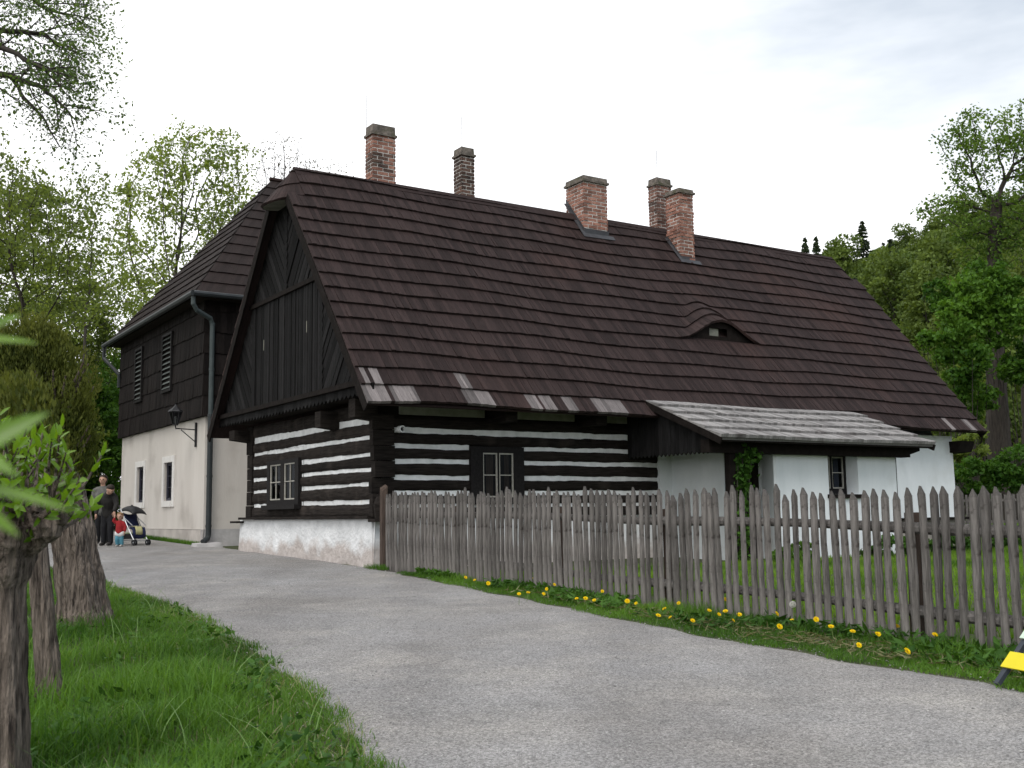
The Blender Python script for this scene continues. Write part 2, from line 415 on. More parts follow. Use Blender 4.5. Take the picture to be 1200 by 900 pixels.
# ================================================================== GROUND AND PATH
def gravel_mat():
    m = bpy.data.materials.new('fine gravel'); m.use_nodes = True
    t = m.node_tree; n = t.nodes; l = t.links.new
    b = n['Principled BSDF']; b.inputs['Roughness'].default_value = 0.95; b.inputs['Specular IOR Level'].default_value = 0.2
    co = n.new('ShaderNodeTexCoord')
    def noise(s, d=5, r=0.6):
        q = n.new('ShaderNodeTexNoise'); q.inputs['Scale'].default_value = s; q.inputs['Detail'].default_value = d; q.inputs['Roughness'].default_value = r
        l(co.outputs['Object'], q.inputs['Vector']); return q
    big = noise(0.35, 6, 0.65); mid = noise(2.2, 6, 0.7)
    vo = n.new('ShaderNodeTexVoronoi'); vo.inputs['Scale'].default_value = 95; l(co.outputs['Object'], vo.inputs['Vector'])
    vo2 = n.new('ShaderNodeTexVoronoi'); vo2.inputs['Scale'].default_value = 210; l(co.outputs['Object'], vo2.inputs['Vector'])
    r1 = n.new('ShaderNodeValToRGB')
    r1.color_ramp.elements[0].position = 0.36; r1.color_ramp.elements[0].color = (0.238, 0.228, 0.219, 1)
    r1.color_ramp.elements[1].position = 0.66; r1.color_ramp.elements[1].color = (0.305, 0.302, 0.304, 1)
    l(big.outputs['Fac'], r1.inputs['Fac'])
    r2 = n.new('ShaderNodeValToRGB')
    r2.color_ramp.elements[0].position = 0.3; r2.color_ramp.elements[0].color = (0.86, 0.86, 0.86, 1)
    r2.color_ramp.elements[1].position = 0.72; r2.color_ramp.elements[1].color = (1.12, 1.10, 1.08, 1)
    l(mid.outputs['Fac'], r2.inputs['Fac'])
    mu = n.new('ShaderNodeMix'); mu.data_type = 'RGBA'; mu.blend_type = 'MULTIPLY'; mu.inputs['Factor'].default_value = 1
    # paler dusty patches and two faint worn tracks that follow the lane
    du = noise(0.8, 7, 0.7); rd = n.new('ShaderNodeValToRGB'); rd.color_ramp.elements[0].position = 0.5; rd.color_ramp.elements[1].position = 0.68
    l(du.outputs['Fac'], rd.inputs['Fac'])
    md = n.new('ShaderNodeMix'); md.data_type = 'RGBA'; l(rd.outputs['Color'], md.inputs['Factor']); l(r1.outputs['Color'], md.inputs['A']); md.inputs['B'].default_value = (0.335, 0.322, 0.305, 1)
    tk = n.new('ShaderNodeMapping'); tk.inputs['Rotation'].default_value = (0, 0, R(22)); tk.inputs['Scale'].default_value = (1.0, 0.10, 1.0); l(co.outputs['Object'], tk.inputs['Vector'])
    tn = n.new('ShaderNodeTexNoise'); tn.inputs['Scale'].default_value = 0.9; tn.inputs['Detail'].default_value = 3; l(tk.outputs[0], tn.inputs['Vector'])
    rt = n.new('ShaderNodeValToRGB'); rt.color_ramp.elements[0].position = 0.45; rt.color_ramp.elements[0].color = (1, 1, 1, 1); rt.color_ramp.elements[1].position = 0.62; rt.color_ramp.elements[1].color = (0.86, 0.855, 0.855, 1); l(tn.outputs['Fac'], rt.inputs['Fac'])
    mt = n.new('ShaderNodeMix'); mt.data_type = 'RGBA'; mt.blend_type = 'MULTIPLY'; mt.inputs['Factor'].default_value = 1; l(md.outputs['Result'], mt.inputs['A']); l(rt.outputs['Color'], mt.inputs['B'])
    l(mt.outputs['Result'], mu.inputs['A']); l(r2.outputs['Color'], mu.inputs['B'])
    hs = n.new('ShaderNodeSeparateColor'); l(vo.outputs['Color'], hs.inputs[0])
    mr = n.new('ShaderNodeMapRange'); mr.inputs['To Min'].default_value = 0.58; mr.inputs['To Max'].default_value = 1.42; l(hs.outputs[0], mr.inputs['Value'])
    hs2 = n.new('ShaderNodeSeparateColor'); l(vo2.outputs['Color'], hs2.inputs[0])
    mr2 = n.new('ShaderNodeMapRange'); mr2.inputs['To Min'].default_value = 0.7; mr2.inputs['To Max'].default_value = 1.3; l(hs2.outputs[1], mr2.inputs['Value'])
    pm = n.new('ShaderNodeMath'); pm.operation = 'MULTIPLY'; l(mr.outputs[0], pm.inputs[0]); l(mr2.outputs[0], pm.inputs[1])
    sc = n.new('ShaderNodeVectorMath'); sc.operation = 'SCALE'; l(mu.outputs['Result'], sc.inputs[0]); l(pm.outputs[0], sc.inputs['Scale'])
    l(sc.outputs[0], b.inputs['Base Color'])
    bp = n.new('ShaderNodeBump'); bp.inputs['Strength'].default_value = 0.8; bp.inputs['Distance'].default_value = 0.009
    l(vo.outputs['Distance'], bp.inputs['Height']); 
    bp2 = n.new('ShaderNodeBump'); bp2.inputs['Strength'].default_value = 0.35; bp2.inputs['Distance'].default_value = 0.03
    l(mid.outputs['Fac'], bp2.inputs['Height']); l(bp.outputs[0], bp2.inputs['Normal']); l(bp2.outputs[0], b.inputs['Normal'])
    return m
M['gravel'] = gravel_mat()
M['ground'] = mat('grassy soil', (0.030, 0.042, 0.015), (0.07, 0.085, 0.032), 4.0, 0.95, 0.8, bscale=30, c3=(0.085, 0.075, 0.052), s3=1.4, t3=(0.5, 0.72))

def axis(fine, far):
    a = list(np.arange(-fine, fine + .01, 0.5))
    x = fine; st = 0.8
    while x < far:
        x += st; st *= 1.22; a.append(x); a.insert(0, -x)
    return np.array(a)
gx = axis(26, 900); gy = axis(26, 900) + 18
mb = MB()
nx, ny = len(gx), len(gy)
vs = [(x, y, gz(x, y)) for y in gy for x in gx]
fs = [(j * nx + i, j * nx + i + 1, (j + 1) * nx + i + 1, (j + 1) * nx + i) for j in range(ny - 1) for i in range(nx - 1)]
mb.raw(vs, fs)
tag(mb.build('ground', M['ground'], smooth=True), kind='structure')

PATH_L = [(-0.1, -14), (-0.25, -4), (-0.45, 2), (-0.6, 4.6), (-0.72, 5.5), (-1.13, 6.65), (-1.84, 8.2), (-2.8, 10.5), (-3.95, 12.7), (-5.5, 15.3), (-7.9, 19.0), (-10.4, 23), (-13, 28), (-17, 36), (-21, 44), (-26, 54)]
PATH_R = [(8.5, -14), (6.2, -4), (4.9, 3), (3.8, 5.9), (3.3, 7.25), (2.9, 7.8), (2.0, 9.05), (1.5, 10.1), (0.95, 11.5), (0.1, 13.4), (-1.0, 15.75), (-1.75, 17.4), (-2.2, 18.75), (-5.2, 23.6), (-7.2, 26.9), (-11.4, 33.8), (-17, 43), (-22, 53)]
def resample(P, n):
    P = [Vector((a, b, 0)) for a, b in P]
    d = [0]
    for a, b in zip(P, P[1:]): d.append(d[-1] + (b - a).length)
    r = []
    for k in range(n):
        t = d[-1] * k / (n - 1)
        i = max(j for j in range(len(d)) if d[j] <= t + 1e-9); i = min(i, len(P) - 2)
        f = (t - d[i]) / (d[i + 1] - d[i]); r.append(P[i].lerp(P[i + 1], f))
    return r
rng = np.random.default_rng(3)
NP = 160
# cubic-ish smoothing by resampling on matching stations
def station(P, ys):
    xs = np.interp(ys, [p[1] for p in P], [p[0] for p in P]); return xs
ys = np.concatenate([np.linspace(-14, 4, 30), np.linspace(4.15, 54, 220)])
xl, xr = station(PATH_L, ys), station(PATH_R, ys)
ker = np.ones(13) / 13
for _ in range(2): xl = np.convolve(np.pad(xl, 6, 'edge'), ker, 'valid'); xr = np.convolve(np.pad(xr, 6, 'edge'), ker, 'valid')
xl += 0.05 * np.sin(ys * 5.1) * np.sin(ys * 1.7) + rng.normal(0, .012, len(ys)); xr += 0.04 * np.sin(ys * 4.3 + 1) + rng.normal(0, .02, len(ys))
NA = 14
mb = MB(); vs = []
for y, a, b in zip(ys, xl, xr):
    for k in range(NA + 1):
        x = a + (b - a) * k / NA
        e = 1 if 0 < k < NA else 0
        vs.append((x, y, gz(x, y) + (0.022 if e else -0.01)))
fs = [(j * (NA + 1) + i, j * (NA + 1) + i + 1, (j + 1) * (NA + 1) + i + 1, (j + 1) * (NA + 1) + i) for j in range(len(ys) - 1) for i in range(NA)]
mb.raw(vs, fs)
tag(mb.build('path', M['gravel'], smooth=True), kind='structure')
def path_l(y): return float(np.interp(y, ys, xl))
def path_r(y): return float(np.interp(y, ys, xr))

# loose stones on the path
rng = np.random.default_rng(8)
mb = MB()
ico = [(0, 0, 1), (.9, 0, .3), (.28, .85, .3), (-.72, .53, .3), (-.72, -.53, .3), (.28, -.85, .3), (0, 0, -.5)]
icf = [(0, 1, 2), (0, 2, 3), (0, 3, 4), (0, 4, 5), (0, 5, 1), (6, 2, 1), (6, 3, 2), (6, 4, 3), (6, 5, 4), (6, 1, 5)]
for i in range(15000):
    y = 4.6 + 15 * rng.random() ** 1.9
    x = path_l(y) - 0.1 + (path_r(y) - path_l(y) + .2) * rng.random()
    s = (0.003 + 0.007 * rng.random() ** 4) * (1.6 if rng.random() < .04 else 1)
    a = rng.random() * 6.28; ca, sa = math.cos(a), math.sin(a); st = .7 + .6 * rng.random()
    z = gz(x, y) + 0.022
    mb.raw([(x + s * (ca * p * st - sa * q), y + s * (sa * p * st + ca * q), z + s * r * .7) for p, q, r in ico], icf, rng.random())
tag(mb.build('gravel', M['pebble'], fix=False), 'scatter of small pale stones lying loose on the grey path', 'gravel', kind='stuff')

# ================================================================== LOG COTTAGE
GZ0 = -0.92                        # base of the cottage relative to the eye
W, OE, ZE, ZR, UL, UR = 6.34, 1.042, 1.818, 6.972, -0.66, 15.96
SL = (ZR - ZE) / (W / 2 + OE)
ALPHA = math.atan(SL)
SLEN = (ZR - ZE) / math.sin(ALPHA)
NCRS = 17; CRS = 0.318 / math.sin(ALPHA); RIM = 14
ORG = (0, 0, GZ0)
p0 = hw(0, 0, GZ0)
cottage = thing('log_cottage', 'long low log cottage with white chinking, steep dark shingle roof and grey shingled porch', 'cottage', p0, HROT)
rng = np.random.default_rng(21)

# ---- plinth
mb = MB()
def wavy_wall(mb, p, q, zb, zt, nrm, n=40, m=10, bulge=.05, amp=.018):
    p, q = Vector(p), Vector(q); nrm = Vector(nrm)
    vs = []
    for j in range(m + 1):
        for i in range(n + 1):
            f, g = i / n, j / m
            b = p.lerp(q, f)
            o = bulge * (1 - g) + amp * math.sin(f * 23 + g * 5) * math.sin(g * 7 + f * 3) + rng.normal(0, amp * .35)
            if j == m: o = 0
            if i in (0, n): o = bulge * (1 - g)
            vs.append((b.x + nrm.x * o, b.y + nrm.y * o, zb + (zt - zb) * g))
    mb.sm = True
    mb.raw(vs, [(j * (n + 1) + i, j * (n + 1) + i + 1, (j + 1) * (n + 1) + i + 1, (j + 1) * (n + 1) + i) for j in range(m) for i in range(n)])
    mb.sm = False
wavy_wall(mb, (-.06, -.112, 0), (-.06, W + .45, 0), -1.1, -.06, (-1, 0, 0), 60, 12)
wavy_wall(mb, (-.112, -.06, 0), (6.3, -.06, 0), -1.1, -.06, (0, -1, 0), 60, 12)
mb.face([(-.06, -.06, -.06), (6.3, -.06, -.06), (6.3, .3, -.06), (-.06, .3, -.06)])
mb.box(-.055, .4, W + .1, W + .47, -1.1, -.06)
def plinth_mat():
    m = mat('worn plinth plaster', (0.62, 0.63, 0.635), (0.76, 0.765, 0.77), 4, 0.95, 0.9, bscale=16, bdist=0.03)
    t = m.node_tree; n = t.nodes; l = t.links.new
    b = n['Principled BSDF']; src = b.inputs['Base Color'].links[0].from_socket
    co = n.new('ShaderNodeTexCoord'); sp = n.new('ShaderNodeSeparateXYZ'); l(co.outputs['Object'], sp.inputs[0])
    ns = n.new('ShaderNodeTexNoise'); ns.inputs['Scale'].default_value = 2.2; ns.inputs['Detail'].default_value = 7; l(co.outputs['Object'], ns.inputs['Vector'])
    ma = n.new('ShaderNodeMath'); ma.operation = 'MULTIPLY_ADD'; ma.inputs[1].default_value = 0.75; l(ns.outputs['Fac'], ma.inputs[0]); l(sp.outputs['Z'], ma.inputs[2])
    rp = n.new('ShaderNodeValToRGB'); rp.color_ramp.elements[0].position = 0.66; rp.color_ramp.elements[0].color = (1, 1, 1, 1); rp.color_ramp.elements[1].position = 0.86; rp.color_ramp.elements[1].color = (0, 0, 0, 1)
    l(ma.outputs[0], rp.inputs['Fac'])
    n2 = n.new('ShaderNodeTexNoise'); n2.inputs['Scale'].default_value = 9; n2.inputs['Detail'].default_value = 6; l(co.outputs['Object'], n2.inputs['Vector'])
    r2 = n.new('ShaderNodeValToRGB'); r2.color_ramp.elements[0].position = .3; r2.color_ramp.elements[0].color = (0.40, 0.355, 0.33, 1); r2.color_ramp.elements[1].position = .7; r2.color_ramp.elements[1].color = (0.52, 0.475, 0.45, 1)
    l(n2.outputs['Fac'], r2.inputs['Fac'])
    mm = n.new('ShaderNodeMix'); mm.data_type = 'RGBA'; l(rp.outputs['Color'], mm.inputs['Factor']); l(src, mm.inputs['A']); l(r2.outputs['Color'], mm.inputs['B'])
    l(mm.outputs['Result'], b.inputs['Base Color'])
    return m
M['plinth'] = plinth_mat()
plinth = mb.build('plinth', M['plinth'], cottage, ORG)
mb = MB()
mb.box(-.17, .02, -.02, W + .28, -.055, -.005); mb.box(-.24, -.0, W + .2, W + .62, -.13, -.085)
mb.box(-.16, .30, -.3, -.021, -.11, -.055)
mb.box(.3, 6.2, -.12, .05, -.055, -.015)
mb.build('ledge', M['log'], cottage, ORG)

# ---- log walls: horizontal timbers with pale chinking between them
def log_wall(axis_, a0, a1, joints, zb, zt, holes, chink_end):
    """axis_ 'u' = front wall on v=0, 'v' = gable wall on u=0; joints = z of each chink line with its height"""
    lg, ch = MB(), MB()
    edges = [zb] + [j for j in joints] + [zt]
    zs = sorted((z, h * .82) for z, h in joints)
    bands = []
    lo = zb
    for z, h in zs:
        bands.append((lo, z - h / 2)); lo = z + h / 2
    bands.append((lo, zt))
    def P3(a, d, z): return (a, -d, z) if axis_ == 'u' else (-d, a, z)
    def seg(lo_, hi_, x0, x1, var, ph):
        A_ = 1.0 if axis_ == 'v' else .6; n = max(2, int((x1 - x0) / .12)); prof = [(0.0, -.03), (.06, .035), (.3, .06), (.7, .06), (.94, .035), (1, -.03)]
        vs = []
        for i in range(n + 1):
            x = x0 + (x1 - x0) * i / n
            w0 = A_ * .009 * math.sin(x * 1.3 + ph) + .005 * math.sin(x * 3.9 + ph * 2) + rng.normal(0, .0035); w1 = A_ * .009 * math.sin(x * 1.1 + ph * 1.7) + .005 * math.sin(x * 4.3 + ph) + rng.normal(0, .0035)
            bu = rng.normal(0, .005)
            for f, d in prof:
                z = lo_ + w0 + (hi_ + w1 - lo_ - w0) * f
                vs.append(P3(x, d + bu, z))
        k = len(prof)
        lg.sm = False
        lg.raw(vs, [(i * k + j, i * k + j + 1, (i + 1) * k + j + 1, (i + 1) * k + j) for i in range(n) for j in range(k - 1)], var)
        lg.face([vs[j] for j in range(k)], var); lg.face([vs[n * k + j] for j in range(k)], var)
    for bi, (lo_, hi_) in enumerate(bands):
        var = rng.random(); ph = rng.random() * 6
        spans = [(a0, a1)]
        for (h0, h1, hz0, hz1) in holes:
            if lo_ < hz1 - .02 and hi_ > hz0 + .02:
                new = []
                for s0, s1 in spans:
                    if s0 < h0 < s1: new.append((s0, h0 + .03))
                    if s0 < h1 < s1: new.append((h1 - .03, s1))
                spans = new or spans
        for s0, s1 in spans: seg(lo_, hi_, s0, s1, var, ph)
    # one wavy chinking band per joint, set back between the timbers
    for (z, h) in zs:
        spans = [(chink_end[0], chink_end[1])]
        for (h0, h1, hz0, hz1) in holes:
            if hz0 < z < hz1:
                spans = [(s0, min(s1, h0)) for s0, s1 in spans if s0 < h0] + [(max(s0, h1), s1) for s0, s1 in spans if s1 > h1]
        for s0, s1 in spans:
            n = max(2, int((s1 - s0) / .1)); vs = []
            for i in range(n + 1):
                x = s0 + (s1 - s0) * i / n
                d = .022 + rng.normal(0, .003)
                vs += [P3(x, d, z - h / 2 - .045), P3(x, d, z + h / 2 + .045)]
            ch.raw(vs, [(2 * i, 2 * i + 1, 2 * i + 3, 2 * i + 2) for i in range(n)], rng.random())
    w = lg.build('log_wall', M['log'], cottage, ORG)
    # solid core behind
    ch.build('chinking', M['chink'], w)
    w.children[0].location = (0, 0, -GZ0)
    # backing, with openings left for the windows
    return w
WIN_F = (1.86, 3.02, .17, 1.23)
WIN_G = (3.30, 5.05, .24, 1.16)
JF = [(1.485, .10), (1.205, .075), (.945, .075), (.655, .08), (.38, .085), (.155, .06)]
JG = [(1.655, .115), (1.36, .065), (1.06, .065), (.805, .06), (.545, .06), (.245, .065)]
log_wall('u', -.02, 6.45, JF, -.04, 1.74, [WIN_F], (.3, 6.3))
log_wall('v', -.02, W + .02, JG, -.04, 1.98, [(3.30, 5.05, .20, 1.08)], (.06, W - .28))
mb = MB()    # upper plate timber, white board infill under the eave, dark backing
mb.box(-.1, 6.5, .02, .2, 1.72, 2.1)
mb.build('wall_plate', M['dark_beam'], cottage, ORG)
mb = MB()
for a, b in ((.45, 2.2), (2.72, 4.25), (4.6, 5.6)): mb.box(a, b, -.03, .015, 1.765, 1.915)
M['infill'] = mat('greyed infill', (0.20, 0.20, 0.17), (0.30, 0.30, 0.26), 5, 0.9, 0.3)
mb.build('infill_board', M['infill'], cottage, ORG)
mb = MB()    # corner timbers: squared ends crossing
zz = -.04
for k, (z, h) in enumerate(JF + [(1.9, .1)][:0]): pass
lev = [-.04, .155, .38, .655, .945, 1.205, 1.485, 1.75]
for a, b in zip(lev, lev[1:]):
    j = rng.normal(0, .012)
    mb.box(-.085 + j, .31 + rng.normal(0, .012), -.085 - j, .06, a + .006, b - .006, rng.random())
mb.build('corner_timber', M['log'], cottage, ORG)
mb = MB()
for a, b in zip([-.04, .245, .545, .805, 1.06, 1.36, 1.655], [.245, .545, .805, 1.06, 1.36, 1.655, 1.98]):
    j = rng.normal(0, .015)
    mb.box(-.08 + j, .3, W - .30 + rng.normal(0, .01), W + .03 + rng.normal(0, .03), a + .005, b - .005, rng.random())
mb.build('corner_timber', M['log'], cottage, ORG)
for v0, v1, z0, z1, d in ((1.50, 1.76, 1.58, 1.92, .40), (-.05, .22, 1.64, 2.02, .42), (W - .12, W + .24, 1.64, 1.9, .42)):
    mb = MB(); mb.hexa([(-d, v0, z0 + .05), (-.0, v0, z0), (-.0, v1, z0), (-d, v1, z0 + .05)], [(-d, v0, z1), (-.0, v0, z1), (-.0, v1, z1), (-d, v1, z1)])
    mb.build('beam_end', M['log'], cottage, ORG)
for u0 in (2.28, 4.33):
    mb = MB(); mb.box(u0, u0 + .26, -.62, .05, 1.66, 1.92)
    mb.build('beam_end', M['log'], cottage, ORG)
mb = MB(); mb.hexa([(15.3, -.72, 1.36), (15.8, -.72, 1.36), (15.8, -.3, 1.33), (15.3, -.3, 1.33)], [(15.3, -.78, 1.62), (15.85, -.78, 1.62), (15.85, -.3, 1.62), (15.3, -.3, 1.62)])
mb.build('beam_end', M['dark_beam'], cottage, ORG)
# tall brown plank and rough timber stub at the corner
mb = MB(); mb.tube([(-.02, -.20, -.05), (-.03, -.21, .18), (-.0, -.19, .30)], [.09, .11, .075], 9); mb.tube([(.02, -.23, .02), (-.09, -.22, .10)], [.06, .045], 7)
tag(mb.build('timber_stub', M['log'], cottage, ORG), 'gnarled timber stub on the corner slab')
mb = MB()    # small round fitting
mb.lathe((.40, -.10, 1.49), [(.035, -.02), (.062, 0), (.062, .13), (.040, .135), (.036, .06)], 16, Vector((0, -1, 0)))
wf = mb.build('wall_fitting', M['chink'], cottage, ORG)
mb = MB(); mb.lathe((.40, -.10, 1.49), [(.034, .07), (.001, .075)], 16, Vector((0, -1, 0))); o = mb.build('opening', M['metal_dark'], wf, ORG)

# ---- windows
def window(parent, axis_, a0, a1, z0, z1, d, frame_w, casements, bars, org, frame_m, sash_m, curtain=None, sill=True, deep=.06, rows=1):
    """d = outward distance of the frame's face; casements = list of (c0, c1, zc0, zc1)"""
    sgn = -1
    def bx(m, p0_, p1_, q0, q1, e0, e1):
        if axis_ == 'u': m.box(p0_, p1_, -e1, -e0, q0, q1)
        else: m.box(-e1, -e0, p0_, p1_, q0, q1)
    f = MB()
    c0 = min(c[0] for c in casements); c1 = max(c[1] for c in casements); q0 = min(c[2] for c in casements); q1 = max(c[3] for c in casements)
    bx(f, a0, c0, z0, z1, d - deep, d); bx(f, c1, a1, z0, z1, d - deep, d)
    bx(f, c0, c1, q1, z1, d - deep, d - .003); bx(f, c0, c1, z0, q0, d - deep, d - .003)
    cs = sorted(casements)
    for A, B in zip(cs, cs[1:]):
        if B[0] - A[1] > .005: bx(f, A[1], B[0], q0, q1, d - deep, d - .006)
    fo = f.build('window', frame_m, parent, org)
    if sill:
        s = MB(); bx(s, a0 - .05, a1 + .05, z0 - .09, z0 - .002, d - .04, d + .1); s.build('sill', frame_m, fo, org)
    for (x0, x1, y0, y1) in cs:
        s = MB(); w = .028
        bx(s, x0 + .002, x0 + w, y0 + .002, y1 - .002, d - .055, d - .02); bx(s, x1 - w, x1 - .002, y0 + .002, y1 - .002, d - .055, d - .02)
        bx(s, x0 + w, x1 - w, y0 + .002, y0 + w, d - .055, d - .02); bx(s, x0 + w, x1 - w, y1 - w, y1 - .002, d - .055, d - .02)
        for k in range(1, bars + 1):
            xx = x0 + (x1 - x0) * k / (bars + 1); bx(s, xx - .009, xx + .009, y0 + w, y1 - w, d - .05, d - .024)
        for k in range(1, rows + 1):
            yy = y0 + (y1 - y0) * k / (rows + 1); bx(s, x0 + w, x1 - w, yy - .009, yy + .009, d - .048, d - .022)
        s.build('sash', sash_m, fo, org)
        g = MB(); 
        e_ = d - .044
        g.face([(x0 + .01, -e_, y0 + .01), (x1 - .01, -e_, y0 + .01), (x1 - .01, -e_, y1 - .01), (x0 + .01, -e_, y1 - .01)] if axis_ == 'u' else [(-e_, x0 + .01, y0 + .01), (-e_, x1 - .01, y0 + .01), (-e_, x1 - .01, y1 - .01), (-e_, x0 + .01, y1 - .01)])
        g.build('pane', M['glass'], fo, org)
    if curtain:
        for k, (x0, x1) in enumerate(curtain[1]):
            c = MB(); n = 10; vs = []
            for i in range(n + 1):
                x = x0 + (x1 - x0) * i / n; e = d - .13 + .02 * math.sin(i * 2.4)
                for z in (q0, q1): vs.append((x, -e, z) if axis_ == 'u' else (-e, x, z))
            c.raw(vs, [(2 * i, 2 * i + 1, 2 * i + 3, 2 * i + 2) for i in range(n)])
            c.build('curtain', curtain[0], fo, org)
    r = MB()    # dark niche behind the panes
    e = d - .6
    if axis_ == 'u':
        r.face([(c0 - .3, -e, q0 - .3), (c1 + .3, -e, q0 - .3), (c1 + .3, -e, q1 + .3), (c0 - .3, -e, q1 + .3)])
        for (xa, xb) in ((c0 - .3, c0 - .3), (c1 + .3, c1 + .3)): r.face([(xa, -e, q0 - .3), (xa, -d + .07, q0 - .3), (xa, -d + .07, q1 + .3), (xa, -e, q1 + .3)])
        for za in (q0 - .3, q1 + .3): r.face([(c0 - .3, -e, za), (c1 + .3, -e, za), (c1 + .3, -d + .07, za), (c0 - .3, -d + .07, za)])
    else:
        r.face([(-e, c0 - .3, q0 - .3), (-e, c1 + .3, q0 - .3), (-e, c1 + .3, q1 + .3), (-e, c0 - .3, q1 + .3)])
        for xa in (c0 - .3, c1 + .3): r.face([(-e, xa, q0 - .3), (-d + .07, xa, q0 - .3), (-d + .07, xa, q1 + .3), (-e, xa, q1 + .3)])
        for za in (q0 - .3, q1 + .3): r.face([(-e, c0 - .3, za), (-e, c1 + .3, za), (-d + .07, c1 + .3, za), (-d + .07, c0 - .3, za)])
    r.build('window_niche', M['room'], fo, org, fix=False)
    for ch in fo.children:
        pass
    return fo
window(cottage, 'u', *WIN_F[:2], WIN_F[2], WIN_F[3], .09, .2, [(2.12, 2.44, .30, 1.12), (2.47, 2.79, .30, 1.12)], 0, ORG, M['win_dark'], M['sash_white'], (M['curtain'], [(2.26, 2.42), (2.66, 2.76)]), sill=False, deep=.09)
window(cottage, 'v', *WIN_G[:2], WIN_G[2], WIN_G[3], .10, .1, [(3.50, 4.10, .34, 1.08), (4.28, 4.90, .34, 1.08)], 1, ORG, M['win_dark'], M['sash_white'], None, deep=.1)

# ---- white plastered part on the right, with the porch entry
mb = MB()
wavy_wall(mb, (10.8, -.45, 0), (15.42, -.45, 0), -.26, 1.75, (0, -1, 0), 40, 20, .03, .006)
wavy_wall(mb, (15.42, -.45, 0), (15.42, W, 0), -1.1, 1.75, (1, 0, 0), 30, 10, .03, .006)
mb.face([(15.42, 0, 1.7), (15.42, W, 1.7), (15.42, W / 2, ZR - .3)])
wavy_wall(mb, (15.42, W, 0), (0.1, W, 0), -1.1, 2.0, (0, 1, 0), 20, 4, .03, .006)
mb.box(6.3, 6.63, -.10, .2, -1.05, 1.8)
mb.face([(6.3, .05, -1.1), (11, .05, -1.1), (11, .05, 1.9), (6.3, .05, 1.9)])
mb.build('plaster_wall', M['plaster'], cottage, ORG)
mb = MB(); wavy_wall(mb, (10.6, -.5, 0), (15.46, -.5, 0), -1.15, -.28, (0, -1, 0), 40, 8, .06, .03); mb.face([(10.6, -.5, -.28), (15.46, -.5, -.28), (15.46, -.3, -.28), (10.6, -.3, -.28)])
mb.build('stone_base', M['stone'], cottage, ORG)
mb = MB(); mb.box(10.95, 15.7, -.62, -.47, -.28, -.22); mb.build('ledge', M['dark_beam'], cottage, ORG)
# entry block: side wall, splayed door reveal, block with window recess
mb = MB()
mb.hexa([(6.63, -1.62, -1.1), (6.9, -1.62, -1.1), (6.9, .0, -1.1), (6.63, .0, -1.1)], [(6.63, -1.62, 1.5), (6.9, -1.62, 1.5), (6.9, .0, 1.5), (6.63, .0, 1.5)])
mb.build('porch_wall', M['plaster'], cottage, ORG)
mb = MB()
ZT = 1.25
def vert_poly(pts, z0, z1):
    for a, b in zip(pts, pts[1:]):
        mb.face([(a[0], a[1], z0), (b[0], b[1], z0), (b[0], b[1], z1), (a[0], a[1], z1)])
vert_poly([(7.62, -1.5), (7.62, -1.65), (7.30, -2.27), (7.34, -2.30), (8.8, -2.3), (8.8, -1.9)], -1.1, ZT)
vert_poly([(9.68, -1.9), (9.68, -2.3), (10.87, -2.3), (10.91, -2.26), (10.93, -.4)], -1.1, ZT)
vert_poly([(8.8, -2.3), (9.68, -2.3)], -1.1, .30)
vert_poly([(8.8, -2.3), (9.68, -2.3)], 1.12, ZT)
mb.face([(8.8, -2.3, .30), (9.68, -2.3, .30), (9.68, -1.9, .30), (8.8, -1.9, .30)])
mb.face([(8.8, -2.3, 1.12), (9.68, -2.3, 1.12), (9.68, -1.9, 1.12), (8.8, -1.9, 1.12)])
vert_poly([(8.5, -1.96), (8.8, -1.96)], .2, 1.2); 
mb.build('porch_wall', M['plaster'], cottage, ORG)
mb = MB(); mb.box(10.93, 10.97, -2.24, -2.2, -1.0, 1.06); mb.build('gap_shade_strip', M['dark_beam'], cottage, ORG)  # added dark strip, stands in for the shaded gap behind the porch block
window(cottage, 'u', 8.805, 9.675, .305, 1.115, 2.0, .06, [(8.86, 9.22, .42, 1.07), (9.27, 9.62, .42, 1.07)], 0, ORG, M['win_dark'], M['sash_white'], (M['curtain_blue'], [(8.9, 9.1), (9.45, 9.6)]), sill=False)
mb = MB(); mb.box(8.75, 9.74, -2.36, -2.25, .22, .298); mb.build('sill', M['dark_beam'], cottage, ORG)
mb = MB()
for k in range(5): mb.box(6.9 + .145 * k, 7.04 + .145 * k, -1.56, -1.52, -.98, 1.0, rng.random())
dr = mb.build('door', M['dark_beam'], cottage, ORG)
mb = MB(); mb.box(6.86, 7.66, -1.6, -1.5, 1.0, 1.12); mb.box(6.86, 6.9, -1.62, -1.5, -.98, 1.0); mb.build('door_frame', M['win_dark'], cottage, ORG)
mb = MB(); mb.tube([(7.5, -1.58, 0), (7.5, -1.62, .0), (7.42, -1.62, 0)], .012, 6); mb.build('handle', M['metal_dark'], dr, ORG)
mb = MB(); mb.box(6.91, 10.9, -1.5, -1.45, 1.0, 1.5); mb.box(6.9, 7.6, -1.7, -1.5, 1.12, 1.4); mb.build('lintel', M['dark_beam'], cottage, ORG)
mb = MB(); mb.box(6.55, 7.7, -2.4, -1.4, -1.1, -.94); mb.build('step', M['stone'], cottage, ORG)

